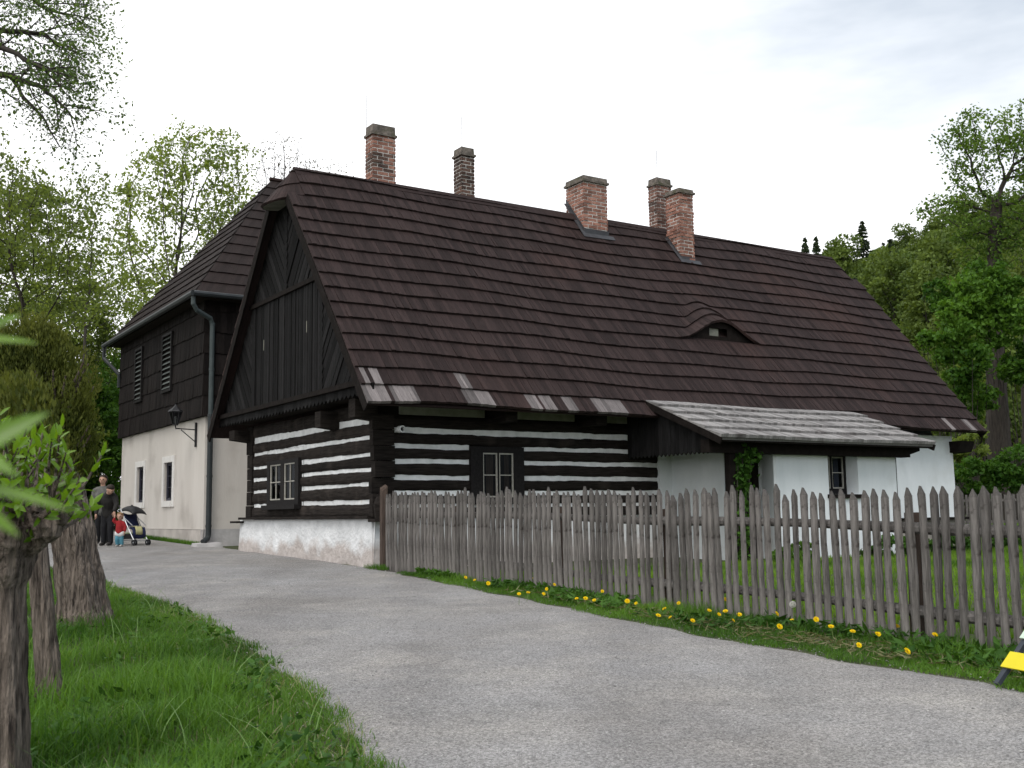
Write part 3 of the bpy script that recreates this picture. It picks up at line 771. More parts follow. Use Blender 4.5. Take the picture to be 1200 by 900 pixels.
# porch frame
mb = MB()
mb.box(5.45, 11.1, -2.50, -2.27, 1.06, 1.30); mb.raw([(11.1, -2.5, 1.12), (11.42, -2.5, 1.2), (11.42, -2.27, 1.2), (11.1, -2.27, 1.12), (11.1, -2.5, 1.3), (11.42, -2.5, 1.3), (11.42, -2.27, 1.3), (11.1, -2.27, 1.3)], [(0, 3, 2, 1), (4, 5, 6, 7), (0, 1, 5, 4), (1, 2, 6, 5), (2, 3, 7, 6), (3, 0, 4, 7)])
mb.build('porch_beam', M['dark_beam'], cottage, ORG)
mb = MB(); mb.box(6.0, 6.15, -2.44, -2.30, -1.05, 1.06); mb.build('porch_post', M['dark_beam'], cottage, ORG)
PZ0, PV0, PZ1, PV1 = 1.31, -2.86, 2.17, -.74      # porch roof lower and upper edges
psl = (PZ1 - PZ0) / (PV1 - PV0)
def pz(v): return PZ0 + psl * (v - PV0)
# side apron with scalloped lower edge
mb = MB()
nb = 20
for k in range(nb):
    v0 = -2.42 + 2.36 * k / nb; v1 = -2.42 + 2.36 * (k + 1) / nb - .006; vm = (v0 + v1) / 2
    e = .006 * rng.random()
    t = lambda v: min(1.95, pz(v) - .05)
    mb.prism([(5.53 - e, v0, 1.10), (5.53 - e, vm, 1.045), (5.53 - e, v1, 1.10), (5.53 - e, v1, t(v1)), (5.53 - e, v0, t(v0))], (.025, 0, 0), rng.random())
mb.build('porch_apron', M['board'], cottage, ORG)

# ---- roofs
def shingle_rows(mb, surf, u0_, u1_, n, c, L_, width, lift=.055, seed=1, mi_fn=None, bump_from=None, two=True, jit=.008):
    """surf(u, s, k) -> point; rows of narrow boards, each lapping the one below"""
    rr = np.random.default_rng(seed)
    for k in range(n):
        s0, s1 = k * c, min((k + 1) * c + .06, L_)
        u0, u1 = (u0_, u1_) if (n < NCRS or k < RIM) else (u0_ + .34, u1_ - .34)
        nu = int((u1 - u0) / width)
        edges = u0 + (u1 - u0) * np.arange(nu + 1) / nu + np.concatenate([[0], rr.normal(0, width * .12, nu - 1), [0]])
        drift = rr.normal(0, .004, nu + 1).cumsum(); drift = drift - np.linspace(drift[0], drift[-1], nu + 1)
        patch = np.interp(np.arange(nu), np.arange(0, nu + 12, 12), rr.random(len(np.arange(0, nu + 12, 12))))
        for i in range(nu):
            a, b = edges[i], edges[i + 1] - .003
            lo = s0 - rr.random() * jit + .6 * float(np.clip(drift[i], -.02, .02))
            lf = lift + rr.normal(0, .003); lf2 = lf + rr.normal(0, .004)
            p00, n00 = surf(a, lo, k); p10, n10 = surf(b, lo, k); p01, n01 = surf(a, s1, k); p11, n11 = surf(b, s1, k)
            A = p00 + n00 * lf; B = p10 + n10 * lf2; Cc = p11 + n11 * .006; D = p01 + n01 * .006
            A0 = p00 - n00 * .002; B0 = p10 - n10 * .002
            var = .15 * patch[i] + .85 * rr.random()
            if mi_fn: mb.mi = mi_fn(k, (a + b) / 2, rr)
            mb.raw([A, B, Cc, D, A0, B0, p11, p01], [(0, 1, 2, 3), (4, 5, 1, 0), (0, 3, 7, 4), (1, 5, 6, 2)], var)
    mb.mi = 0
SD_K = 6
VD = -OE + SD_K * CRS * math.cos(ALPHA); ZD = ZE + SD_K * CRS * math.sin(ALPHA)
DU0, DU1, DUC, DH = 7.42, 10.08, 8.80, .47
def dh(u):
    if u <= DU0 or u >= DU1: return 0.0
    t = (u - DUC) / ((DU1 - DU0) / 2)
    t = max(-1, min(1, t))
    return DH * (0.5 + 0.5 * math.cos(math.pi * t)) ** 1.05
NF = Vector((0, -math.sin(ALPHA), math.cos(ALPHA)))
def front(u, s, k):
    v = -OE + s * math.cos(ALPHA); z = ZE + s * math.sin(ALPHA)
    z += .03 * math.sin(u * .55 + 1) + .015 * math.sin(u * 1.7 + s)          # old roof: slight sag
    n = NF
    if k >= SD_K and DU0 < u < DU1:
        h = dh(u); b = ZD + h + .72 * (v - VD)
        if b > z:
            d = (b - z); z = b
            n = (NF * 1 + Vector((0, .35, .45)) * min(1, d * 3)).normalized()
    return Vector((u, v, z)), n
PALE = {0: [(-.66, -.2), (-.1, .25), (1.3, 1.75), (2.55, 3.05), (3.3, 3.55), (4.1, 4.75), (14.62, 14.7), (15.35, 15.48)], 1: [(-.55, -.28), (1.25, 1.42)]}
def pale_fn(k, u, rr):
    for a, b in PALE.get(k, ()):
        if a - .04 <= u <= b + .04: return 1 if rr.random() < .78 else 0
    return 0
mb = MB()
shingle_rows(mb, front, UL, UR, NCRS, CRS, SLEN, .082, seed=5, mi_fn=pale_fn)
VB = W + OE
NB_ = Vector((0, math.sin(ALPHA), math.cos(ALPHA)))
def back(u, s, k): return Vector((u, VB - s * math.cos(ALPHA), ZE + s * math.sin(ALPHA))), NB_
shingle_rows(mb, back, UL, UR, NCRS, CRS, SLEN, .3, seed=6)
# lining boards under both slopes
for s_, nn in ((front, NF), (back, NB_)):
    for (a, b, sa, sb) in ((UL + .02, UR - .02, .02, RIM * CRS), (UL + .36, UR - .36, RIM * CRS, SLEN)):
        q = [s_(a, sa, 0)[0], s_(b, sa, 0)[0], s_(b, sb, 0)[0], s_(a, sb, 0)[0]]
        q = [p - nn * .035 for p in q]
        mb.prism(q, -nn * .03, .3)
roof = mb.build('roof', [M['shingle'], M['shingle_pale']], cottage, ORG)
# small rounded hoods closing the ridge ends
def hood(end, dirn, nm):
    m = MB()
    apex = Vector((end - dirn * .34, W / 2, ZR)); rim_z = ZE + RIM * .318; aV = (ZR - rim_z) / SL; aU = .34 + .26
    base = Vector((end - dirn * .34, W / 2, rim_z))
    rr = np.random.default_rng(4)
    rows = [(.318 * k / (ZR - rim_z), min(1, (.318 * (k + 1) + .05) / (ZR - rim_z))) for k in range(3)]
    N = 26
    for k, (f0, f1) in enumerate(rows):
        for i in range(N):
            t0, t1 = math.pi * i / N, math.pi * (i + 1) / N
            def pt(t, f, lift):
                x = base + Vector((dirn * max(0.0, math.sin(t)) ** .9 * aU * (1 - f), -math.cos(t) * aV * (1 - f), 0)); x.z = rim_z + (ZR - rim_z) * f - .13 * max(0.0, math.sin(t)) * (1 - f)
                nn = Vector((dirn * math.sin(t), -math.cos(t), .9)).normalized()
                return x + nn * lift
            lf = .04 + rr.normal(0, .003)
            A, B = pt(t0, f0 - .01, lf), pt(t1, f0 - .01, lf); Cq, D = pt(t1, f1, .008), pt(t0, f1, .008)
            A0, B0 = pt(t0, f0 - .01, -.01), pt(t1, f0 - .01, -.01)
            m.raw([A, B, Cq, D, A0, B0], [(0, 1, 2, 3), (4, 5, 1, 0)], rr.random())
    h = m.build('hood', M['shingle'], roof, ORG)
    m = MB()
    for j in range(5):
        y0, y1 = -aV + 2 * aV * j / 5, -aV + 2 * aV * (j + 1) / 5 - .012
        def xx(y): return aU * math.sqrt(max(0, 1 - (y / aV) ** 2)) ** .9
        def dz(y): return -.13 * math.sqrt(max(0, 1 - (y / aV) ** 2)) - .02
        ym = (y0 + y1) / 2
        m.prism([base + Vector((-dirn * .15, y0, -.015)), base + Vector((dirn * max(.0, xx(y0) - .01), y0, dz(y0))), base + Vector((dirn * max(0, xx(y1) - .01), y1, dz(y1))), base + Vector((-dirn * .15, y1, -.015))], (0, 0, .014), rng.random())
    m.build('soffit', M['soffit'], roof, ORG)
hood(UL, -1, 'l'); hood(UR, 1, 'r')
mb = MB()     # ridge boards
mb.hexa([(UL + .34, W / 2 - .16, ZR - .13), (UR - .34, W / 2 - .16, ZR - .13), (UR - .34, W / 2 - .14, ZR - .15), (UL + .34, W / 2 - .14, ZR - .15)], [(UL + .34, W / 2 - .0, ZR + .06), (UR - .34, W / 2 - .0, ZR + .06), (UR - .34, W / 2 + .02, ZR + .04), (UL + .34, W / 2 + .02, ZR + .04)])
mb.hexa([(UL + .34, W / 2 + .16, ZR - .13), (UR - .34, W / 2 + .16, ZR - .13), (UR - .34, W / 2 + .14, ZR - .15), (UL + .34, W / 2 + .14, ZR - .15)], [(UL + .34, W / 2 + .035, ZR + .055), (UR - .34, W / 2 + .035, ZR + .055), (UR - .34, W / 2 + .01, ZR + .035), (UL + .34, W / 2 + .01, ZR + .035)])
mb.build('ridge_board', M['shingle'], roof, ORG)
for u_ in (UL, UR - .03):
    for sgn in (-1, 1):
        mb = MB()
        top = RIM * CRS
        s_, nn = (front, NF) if sgn < 0 else (back, NB_)
        a = s_(u_, -.01, 0)[0] - nn * .01; b = s_(u_, top, 0)[0] - nn * .01
        mb.prism([a, b, b - nn * .17, a - nn * .17], (.032, 0, 0), .3)
        mb.build('bargeboard', M['dark_beam'], roof, ORG)
# eave battens
for k in range(15):       # rafter tails under the front eave
    pass
# soffit boarding under the eave and gable overhang
mb = MB(); mb.face([(UL + .24, -OE + .1, ZE - .0), (UR - .1, -OE + .1, ZE - .0), (UR - .1, .02, 2.12), (UL + .24, .02, 2.12)]); mb.build('eave_soffit', M['under'], roof, ORG)

# ---- eyebrow dormer front
mb = MB()
n = 40; vs = []
VF = VD + .10
for i in range(n + 1):
    u = DU0 + (DU1 - DU0) * i / n
    vs += [(u, VF, ZD - .12), (u, VF, ZD + dh(u) + .02)]
for i in range(n):
    u = DU0 + (DU1 - DU0) * (i + .5) / n
    if 8.48 < u < 9.0:
        a, b = vs[2 * i], vs[2 * i + 2]
        mb.face([a, b, (b[0], VF, ZD + .16), (a[0], VF, ZD + .16)]); mb.face([(a[0], VF, ZD + .34), (b[0], VF, ZD + .34), vs[2 * i + 3], vs[2 * i + 1]])
    else:
        mb.face([vs[2 * i], vs[2 * i + 2], vs[2 * i + 3], vs[2 * i + 1]])
dorm = mb.build('dormer', M['dark_beam'], cottage, ORG)
mb = MB(); mb.box(8.42, 9.06, VF + .2, VF + .22, ZD, ZD + .4); mb.build('dormer_recess', M['room'], dorm, ORG)
mb = MB(); mb.box(8.5, 8.8, VF + .05, VF + .06, ZD + .16, ZD + .34); mb.build('shutter', M['soffit'], dorm, ORG)

# ---- gable boarding
def clip(poly, n, d):
    res = []
    for i in range(len(poly)):
        a, b = poly[i], poly[(i + 1) % len(poly)]
        fa = a[0] * n[0] + a[1] * n[1] - d; fb = b[0] * n[0] + b[1] * n[1] - d
        if fa <= 0: res.append(a)
        if (fa < 0 < fb) or (fb < 0 < fa):
            t = fa / (fa - fb); res.append((a[0] + (b[0] - a[0]) * t, a[1] + (b[1] - a[1]) * t))
    return res
def boards(mb, poly, ang, w, u, th=.022, gap=.01):
    d = (math.cos(ang), math.sin(ang)); nrm = (-d[1], d[0])
    pr = [p[0] * nrm[0] + p[1] * nrm[1] for p in poly]
    x = min(pr)
    while x < max(pr):
        q = clip(clip(poly, nrm, x + w - gap), (-nrm[0], -nrm[1]), -x)
        if len(q) >= 3:
            t = th + .022 * rng.random()
            mb.prism([(u, a, b) for a, b in q], (-t, 0, 0), rng.random())
        x += w
def rv(z, s): # roof underside limits of the gable at height z
    d = -OE + .10 + (z - ZE) / SL
    return d if s < 0 else W - d
GU = -.42
mb = MB()
z0, z1, z2 = 2.28, 4.42, ZE + RIM * .318 - .03
mb.face([(GU + .02, rv(z0 - .2, -1), z0 - .2), (GU + .02, rv(z0 - .2, 1), z0 - .2), (GU + .02, W / 2, ZR - .5)], .1)
boards(mb, [(1.37, z0), (4.97, z0), (4.97, z1), (1.37, z1)], math.pi / 2, .118, GU, gap=.012)
zc = lambda v: ZE + (v + OE - .10) * SL
boards(mb, [(rv(z0, -1), z0), (1.33, z0), (1.33, min(z1, zc(1.33)))], math.radians(180 - 52), .15, GU, gap=.018)
zt_l = min(z1, zc(W - 5.01))
boards(mb, [(5.01, z0), (rv(z0, 1), z0), (5.01, zt_l)], math.radians(52), .15, GU, gap=.018)
boards(mb, [(rv(z1, -1), z1), (W / 2 - .04, z1), (W / 2 - .04, z2), (rv(z2, -1), z2)], math.radians(180 - 52), .15, GU, gap=.018)
boards(mb, [(W / 2 + .04, z1), (rv(z1, 1), z1), (rv(z2, 1), z2), (W / 2 + .04, z2)], math.radians(52), .15, GU, gap=.018)
gab = mb.build('gable_boarding', M['board'], cottage, ORG)
def scallop(v, za, zb):
    # one jagged strip
    n = int((zb - za) / .16); L_, R_ = [], []
    for i in range(n):
        a = za + (zb - za) * i / n; h = (zb - za) / n
        L_ += [(v - .045, a), (v - .095, a + h / 2)]; R_ += [(v + .045, a), (v + .095, a + h / 2)]
    L_.append((v - .045, zb)); R_.append((v + .045, zb))
    m = MB()
    m.raw([(GU - .045, q, z) for q, z in L_ + R_], [(i, i + 1, len(L_) + i + 1, len(L_) + i) for i in range(len(L_) - 1)], .4)
    m.raw([(GU - .015, q, z) for q, z in L_] + [(GU - .045, q, z) for q, z in L_], [(i, i + 1, len(L_) + i + 1, len(L_) + i) for i in range(len(L_) - 1)], .4)
    m.build('scalloped_trim', M['board'], gab, ORG)
scallop(1.35, z0, min(z1, zc(1.30)) - .05); scallop(4.99, z0, zt_l - .05); scallop(W / 2, z1 + .05, z2)
mb = MB()
mb.box(GU - .08, GU, rv(z1, -1), rv(z1, 1), z1 - .04, z1 + .05); mb.box(GU - .13, GU, rv(z0, -1) - .05, rv(z0, 1) + .05, z0 - .09, z0 + .0)
mb.build('moulding', M['dark_beam'], gab, ORG)
mb = MB()
va, vb_ = rv(z0 - .25, -1) - .1, rv(z0 - .25, 1) + .1
n = 46
for i in range(n):
    a, b = va + (vb_ - va) * i / n, va + (vb_ - va) * (i + 1) / n; m_ = (a + b) / 2
    mb.prism([(GU - .06, a, z0 - .09), (GU - .06, b - .004, z0 - .09), (GU - .06, b - .004, 2.07), (GU - .06, m_, 2.005), (GU - .06, a, 2.07)], (.028, 0, 0), rng.random())
mb.build('fringe', M['board'], gab, ORG)
for vv, zz_ in ((4.35, 3.42), (2.05, 3.46)):
    mb = MB(); mb.box(GU - .036, GU - .034, vv, vv + .03, zz_, zz_ + .22); mb.build('slot', M['soffit'], gab, ORG)
mb = MB(); mb.face([(GU + .0, -.4, 2.06), (0.1, -.4, 2.06), (.1, W + .4, 2.06), (GU, W + .4, 2.06)]); mb.build('gable_soffit', M['under'], gab, ORG)

# ---- porch roof
PN = Vector((0, -psl, 1)).normalized(); PL = math.hypot(PV1 - PV0, PZ1 - PZ0)
def proof(u, s, k):
    f = s / PL
    return Vector((u, PV0 + (PV1 - PV0) * f, PZ0 + (PZ1 - PZ0) * f + .01 * math.sin(u * 1.3))), PN
M['shingle_porch'] = mat('silver grey shingle', (0.19, 0.18, 0.175), (0.34, 0.325, 0.315), 3.0, 0.85, 0.3, (30, 2, 2), (0.55, 1.3), c3=(0.12, 0.105, 0.1), s3=3, t3=(0.55, .75))
mb = MB()
shingle_rows(mb, proof, 5.40, 11.45, 5, PL / 5, PL, .085, seed=9, lift=.06)
q = [proof(5.42, .02, 0)[0], proof(11.43, .02, 0)[0], proof(11.43, PL, 0)[0], proof(5.42, PL, 0)[0]]
mb.prism([p - PN * .012 for p in q], -PN * .05, .1)
pr = mb.build('porch_roof', M['shingle_porch'], cottage, ORG)
for u_ in (5.40, 11.42):
    mb = MB(); a, b = proof(u_, -.02, 0)[0], proof(u_, PL - .1, 0)[0]; mb.prism([a - PN * .01, b - PN * .01, b - PN * .13, a - PN * .13], (.03, 0, 0)); mb.build('bargeboard', M['dark_beam'], pr, ORG)
mb = MB(); mb.box(5.5, 11.35, -2.8, -2.72, 1.24, 1.32); mb.build('eave_board', M['dark_beam'], pr, ORG)

# ---- chimneys of real bricks
def chimney(u0, u1, v0, v1, zb, zt, m_, capw=.05, caph=.17, rough_=.006, dark_band=None, flash=True, lean=0):
    bk = MB(); BH, BL, J = .084, .26, .022
    rr = np.random.default_rng(int(u0 * 100) + 1)
    core = MB(); core.box(u0 + .010, u1 - .010, v0 + .010, v1 - .010, zb, zt)
    z = zb; row = 0
    while z < zt - .02:
        h = min(BH - J, zt - z)
        for side in range(4):
            Lx = (u1 - u0) if side % 2 == 0 else (v1 - v0)
            off = (row % 2) * BL / 2
            x = -off
            while x < Lx:
                a, b = max(0, x), min(Lx, x + BL - J)
                if b - a > .03:
                    o = max(-.006, rr.normal(0, rough_)); dpt = .03
                    var = rr.random()
                    bk.mi = 0
                    if dark_band and dark_band[0] < z < dark_band[1] and rr.random() < .75: bk.mi = 1
                    dz = rr.normal(0, .002)
                    if side == 0: bk.box(u0 + a, u0 + b, v0 - o, v0 + dpt, z + dz, z + h + dz, var)
                    elif side == 2: bk.box(u0 + a, u0 + b, v1 - dpt, v1 + o, z + dz, z + h + dz, var)
                    elif side == 1: bk.box(u0 - o + .001, u0 + dpt, v0 + a + .001, v0 + b - .001, z + dz, z + h + dz, var)
                    else: bk.box(u1 - dpt, u1 + o - .001, v0 + a + .001, v0 + b - .001, z + dz, z + h + dz, var)
                x += BL
        z += BH; row += 1
    ch = bk.build('chimney', [m_, M['brick_dark']], cottage, ORG)
    core.build('mortar_core', M['mortar'] if m_ is M['brick'] else M['mortar'], ch, ORG)
    cp_ = MB(); c = capw
    cp_.box(u0 - c - .03, u1 + c + .03, v0 - c - .03, v1 + c + .03, zt, zt + .05)
    cp_.hexa([(u0 - c, v0 - c, zt + .05), (u1 + c, v0 - c, zt + .05), (u1 + c, v1 + c, zt + .05), (u0 - c, v1 + c, zt + .05)], [(u0 - c + .008, v0 - c + .008, zt + caph), (u1 + c - .008, v0 - c + .008, zt + caph), (u1 + c - .008, v1 + c - .008, zt + caph), (u0 - c + .008, v1 + c - .008, zt + caph)])
    cp_.build('cap', M['cap'], ch, ORG)
    if flash:
        f = MB()
        s0 = (v0 + OE) / math.cos(ALPHA); s1 = (v1 + OE) / math.cos(ALPHA)
        P_ = lambda u, s, l: front(u, s, 0)[0] + NF * l
        f.prism([P_(u0 - .1, s0 - .14, .05), P_(u1 + .12, s0 - .14, .05), P_(u1 + .12, s0, .05), P_(u0 - .1, s0, .05)], NF * .01)
        f.prism([P_(u0 - .1, s0, .05), P_(u0, s0, .05), P_(u0, s1, .05), P_(u0 - .1, s1, .05)], NF * .012)
        f.face([(u0 - .02, v0 - .015, ZE + (v0 + OE) * SL - .02), (u1 + .02, v0 - .015, ZE + (v0 + OE) * SL - .02), (u1 + .02, v0 - .015, ZE + (v0 + OE) * SL + .12), (u0 - .02, v0 - .015, ZE + (v0 + OE) * SL + .12)])
        f.face([(u0 - .016, v0, ZE + (v0 + OE) * SL - .02), (u0 - .016, v1, ZE + (v1 + OE) * SL - .02), (u0 - .016, v1, ZE + (v1 + OE) * SL + .14), (u0 - .016, v0, ZE + (v0 + OE) * SL + .14)])
        f.build('flashing', M['flash'], ch, ORG)
    return ch
def rod(ch, u, v, za, zb):
    m = MB(); m.tube([(u, v, za), (u, v, zb)], .008, 5); m.build('lightning_rod', M['rod'], ch, ORG)
c1 = chimney(1.60, 2.15, 3.5, 3.86, 5.7, 8.17, M['brick'], .0, .24, dark_band=(7.35, 7.75), flash=False); tag(c1, 'tall pinkish brick chimney with a dark band'); rod(c1, 1.62, 3.84, 8.2, 9.15)
c2 = chimney(3.81, 4.15, 3.5, 3.86, 5.7, 8.08, M['brick_dark'], .0, .2, flash=False); tag(c2, 'slim soot-dark brick chimney'); rod(c2, 4.0, 3.8, 8.2, 9.1)
c3_ = chimney(6.68, 7.37, 2.76, 3.46, 6.2, 7.72, M['brick'], .012, .15); tag(c3_, 'wide pale brick chimney')
c4 = chimney(9.56, 10.04, 3.5, 3.84, 5.6, 8.28, M['brick_mid'], .0, .2, flash=False); tag(c4, 'dark brick chimney behind the ridge'); rod(c4, 9.8, 3.75, 8.3, 9.3)
c5 = chimney(9.34, 9.78, 2.42, 2.92, 5.75, 7.76, M['brick'], .015, .12, rough_=.012); tag(c5, 'slim orange brick chimney with rough edges')

# ================================================================== ANNEX (two-storey house behind on the left)
AU, AV0, AV1, AU1 = -.13, 9.25, 17.55, 13.0
AORG = (AU, AV0, -.75)
annex = thing('two_storey_house', 'two-storey house behind the log cottage, pinkish plaster below and black shingled storey above', 'house', hw(*AORG), HROT)
def wall_holes(mb, f, a0, a1, z0, z1, holes, depth):
    """f(a, d, z) maps along / depth behind the face / height"""
    xs = sorted({a0, a1, *[h for q in holes for h in q[:2]]}); zs = sorted({z0, z1, *[h for q in holes for h in q[2:4]]})
    for xa, xb in zip(xs, xs[1:]):
        for za, zb in zip(zs, zs[1:]):
            xm, zm = (xa + xb) / 2, (za + zb) / 2
            if any(q[0] < xm < q[1] and q[2] < zm < q[3] for q in holes): continue
            mb.face([f(xa, 0, za), f(xb, 0, za), f(xb, 0, zb), f(xa, 0, zb)])
    for (p, q, za, zb) in holes:
        for (A, B) in (((p, za), (q, za)), ((q, za), (q, zb)), ((q, zb), (p, zb)), ((p, zb), (p, za))):
            mb.face([f(A[0], 0, A[1]), f(B[0], 0, B[1]), f(B[0], depth, B[1]), f(A[0], depth, A[1])])
AW = [(11.95, 12.75, .46, 1.48), (14.85, 15.62, .46, 1.48)]
mb = MB()
wall_holes(mb, lambda a, d, z: (AU + d, a, z), AV0, AV1, -1.1, 2.55, AW, .16)
mb.face([(AU, AV0, -1.1), (AU1, AV0, -1.1), (AU1, AV0, 2.55), (AU, AV0, 2.55)])
mb.face([(AU, AV1, -1.1), (AU1, AV1, -1.1), (AU1, AV1, 2.55), (AU, AV1, 2.55)])
mb.face([(AU1, AV0, -1.1), (AU1, AV1, -1.1), (AU1, AV1, 5.5), (AU1, AV0, 5.5)])
mb.build('plaster_wall', M['wall_far'], annex, AORG)
M['base_far2'] = mat('stained pinkish base', (0.34, 0.31, 0.285), (0.48, 0.44, 0.405), 2.0, 0.95, 0.4, bscale=18)
mb = MB()
wavy_wall(mb, (AU - .02, AV0 - .08, 0), (AU - .02, AV1, 0), -1.1, -.28, (-1, 0, 0), 40, 5, .05, .012)
mb.build('base_course', M['base_far2'], annex, AORG)
mb = MB()
wavy_wall(mb, (AU - .07, AV0 - .03, 0), (AU1, AV0 - .03, 0), -1.1, -.28, (0, -1, 0), 40, 5, .04, .01)
mb.face([(AU - .03, AV0 - .05, -.281), (AU - .03, AV1, -.281), (AU + .02, AV1, -.281), (AU + .02, AV0 - .05, -.281)])
mb.build('base_course', M['base_far'], annex, AORG)
for (a, b, c, d) in AW:
    f = MB(); w = .17
    fx = lambda e: (AU - e)
    f.box(AU - .03, AU + .03, a - w, a - .002, c - .16, d + w); f.box(AU - .03, AU + .03, b + .002, b + w, c - .16, d + w)
    f.box(AU - .028, AU + .03, a - .002, b + .002, d + .002, d + w - .002); f.box(AU - .05, AU + .03, a - .002, b + .002, c - .16, c - .002)
    f.build('window_surround', M['trim_white'], annex, AORG)
    window(annex, 'v', a + .004, b - .004, c + .004, d - .004, .075, .05, [(a + .05, (a + b) / 2 - .01, c + .05, d - .05), ((a + b) / 2 + .01, b - .05, c + .05, d - .05)], 0, AORG, M['sash_dark'], M['sash_dark'], (M['curtain_blue'], [(a + .05, b - .05)]), sill=False, rows=2)
# shingled upper storey
mb = MB()
AL = [(11.80, 12.72, 3.42, 4.88), (14.82, 15.62, 3.42, 4.88)]
def wl(u, s, k): return Vector((AU - .09, u, 2.47 + s)), Vector((-1, 0, 0))
def wf_(u, s, k): return Vector((u, AV0 - .09, 2.47 + s)), Vector((0, -1, 0))
shingle_rows(mb, wl, AV0 - .09, AV1 + .09, 6, .52, 3.05, .13, lift=.035, seed=31, jit=.02)
shingle_rows(mb, wf_, AU - .09, AU1, 6, .52, 3.05, .13, lift=.035, seed=32, jit=.02)
mb.box(AU - .085, AU1, AV0 - .085, AV1 + .085, 2.46, 5.5)
mb.build('shingled_wall', M['shingle_far'], annex, AORG)
for (a, b, c, d) in AL:
    f = MB(); f.box(AU - .17, AU - .1, a, a + .07, c, d); f.box(AU - .17, AU - .1, b - .07, b, c, d); f.box(AU - .17, AU - .1, a, b, d, d + .07); f.box(AU - .17, AU - .1, a, b, c - .07, c)
    lv = f.build('louvred_shutter', M['win_dark'], annex, AORG)
    f = MB(); n = 11
    for k in range(n):
        zz = c + (d - c) * (k + .5) / n
        f.hexa([(AU - .175, a + .07, zz - .045), (AU - .125, a + .07, zz + .02), (AU - .125, b - .07, zz + .02), (AU - .175, b - .07, zz - .045)], [(AU - .165, a + .07, zz - .04), (AU - .115, a + .07, zz + .028), (AU - .115, b - .07, zz + .028), (AU - .165, b - .07, zz - .04)], rng.random())
    f.build('slats', M['louvre'], lv, AORG)
# hipped roof
AE = .45; AZ0, AZ1 = 5.42, 10.0; AVM = (AV0 + AV1) / 2
def hip_face(mb, e0, e1, t0, t1, n, width, seed):
    rr = np.random.default_rng(seed)
    e0, e1, t0, t1 = map(Vector, (e0, e1, t0, t1))
    nn = (e1 - e0).cross(t0 - e0).normalized()
    if nn.z < 0: nn = -nn
    for k in range(n):
        f0, f1 = k / n, min(1, (k + 1.12) / n)
        A0, A1 = e0.lerp(t0, f0), e1.lerp(t1, f0); B0, B1 = e0.lerp(t0, f1), e1.lerp(t1, f1)
        m_ = max(1, int((A1 - A0).length / width))
        for i in range(m_):
            g0, g1 = i / m_, (i + 1) / m_ - .02 / m_
            lf = .042 + rr.normal(0, .004); dn = (A0 - B0).normalized() * (rr.random() * .015)
            a, b = A0.lerp(A1, g0) + dn, A0.lerp(A1, g1) + dn; c, d = B0.lerp(B1, g1), B0.lerp(B1, g0)
            mb.raw([a + nn * lf, b + nn * lf, c + nn * .006, d + nn * .006, a - nn * .005, b - nn * .005], [(0, 1, 2, 3), (4, 5, 1, 0)], .5 * rr.random() + .25)
    mb.face([e0 - nn * .02, e1 - nn * .02, t1 - nn * .02, t0 - nn * .02] if (t1 - t0).length > .01 else [e0 - nn * .02, e1 - nn * .02, t1 - nn * .02], .3)
mb = MB()
cFL, cBL, cFR, cBR = (AU - AE, AV0 - AE, AZ0), (AU - AE, AV1 + AE, AZ0), (AU1 + AE, AV0 - AE, AZ0), (AU1 + AE, AV1 + AE, AZ0)
rL, rR = (3.0, AVM, AZ1), (9.6, AVM, AZ1)
hip_face(mb, cFL, cBL, rL, rL, 13, .11, 41); hip_face(mb, cFL, cFR, rL, rR, 13, .11, 42); hip_face(mb, cBL, cBR, rL, rR, 13, .3, 43); hip_face(mb, cFR, cBR, rR, rR, 13, .3, 44)
M['shingle_annex'] = mat('blackish annex shingle', (0.0135, 0.0092, 0.0084), (0.0275, 0.0190, 0.0175), 3.0, 0.8, 0.3, (16, 16, 2), (0.62, 1.42), spec=.14)
ar = mb.build('roof', M['shingle_annex'], annex, AORG)
mb = MB(); mb.box(AU - AE + .04, AU1 + AE - .04, AV0 - AE + .04, AV1 + AE - .04, AZ0 - .1, AZ0 - .03); mb.build('soffit', M['under'], ar, AORG)
mb = MB(); mb.tube([(rL[0] - .05, AVM, AZ1 + .05), (rR[0], AVM, AZ1 + .05)], .06, 6); mb.build('ridge_board', M['shingle'], ar, AORG)
mb = MB(); mb.tube([(AU - AE - .07, AV0 - AE - .1, AZ0 - .03), (AU - AE - .07, AV1 + AE + .1, AZ0 - .06)], .075, 8); mb.tube([(AU - AE - .07, AV0 - AE - .08, AZ0 - .03), (AU1, AV0 - AE - .08, AZ0 - .05)], .07, 8)
mb.build('gutter', M['pipe_low'], annex, AORG)
mb = MB(); px_, py_ = AU + .06, AV0 - .21
mb.tube([(AU - AE - .04, AV0 - AE + .0, AZ0 - .08), (AU - AE - .04, AV0 - AE + .0, AZ0 - .28), (AU - AE + .06, AV0 - AE + .05, AZ0 - .42), (px_ - .06, py_ - .04, 4.85), (px_, py_, 4.7), (px_, py_, 2.45)], .06, 10)
for z in (4.72, 3.6): mb.tube([(px_, py_, z - .03), (px_, py_, z + .03)], .068, 10)
dp = mb.build('downpipe', M['pipe'], annex, AORG)
mb = MB(); mb.tube([(px_, py_, 2.5), (px_, py_, -.42), (px_ - .03, py_ - .02, -.5), (px_ - .16, py_ - .10, -.58)], .07, 10)
for z in (2.46, 1.0, -.2): mb.tube([(px_, py_, z - .03), (px_, py_, z + .03)], .078, 10)
mb.build('lower_pipe', M['pipe_low'], dp, AORG)
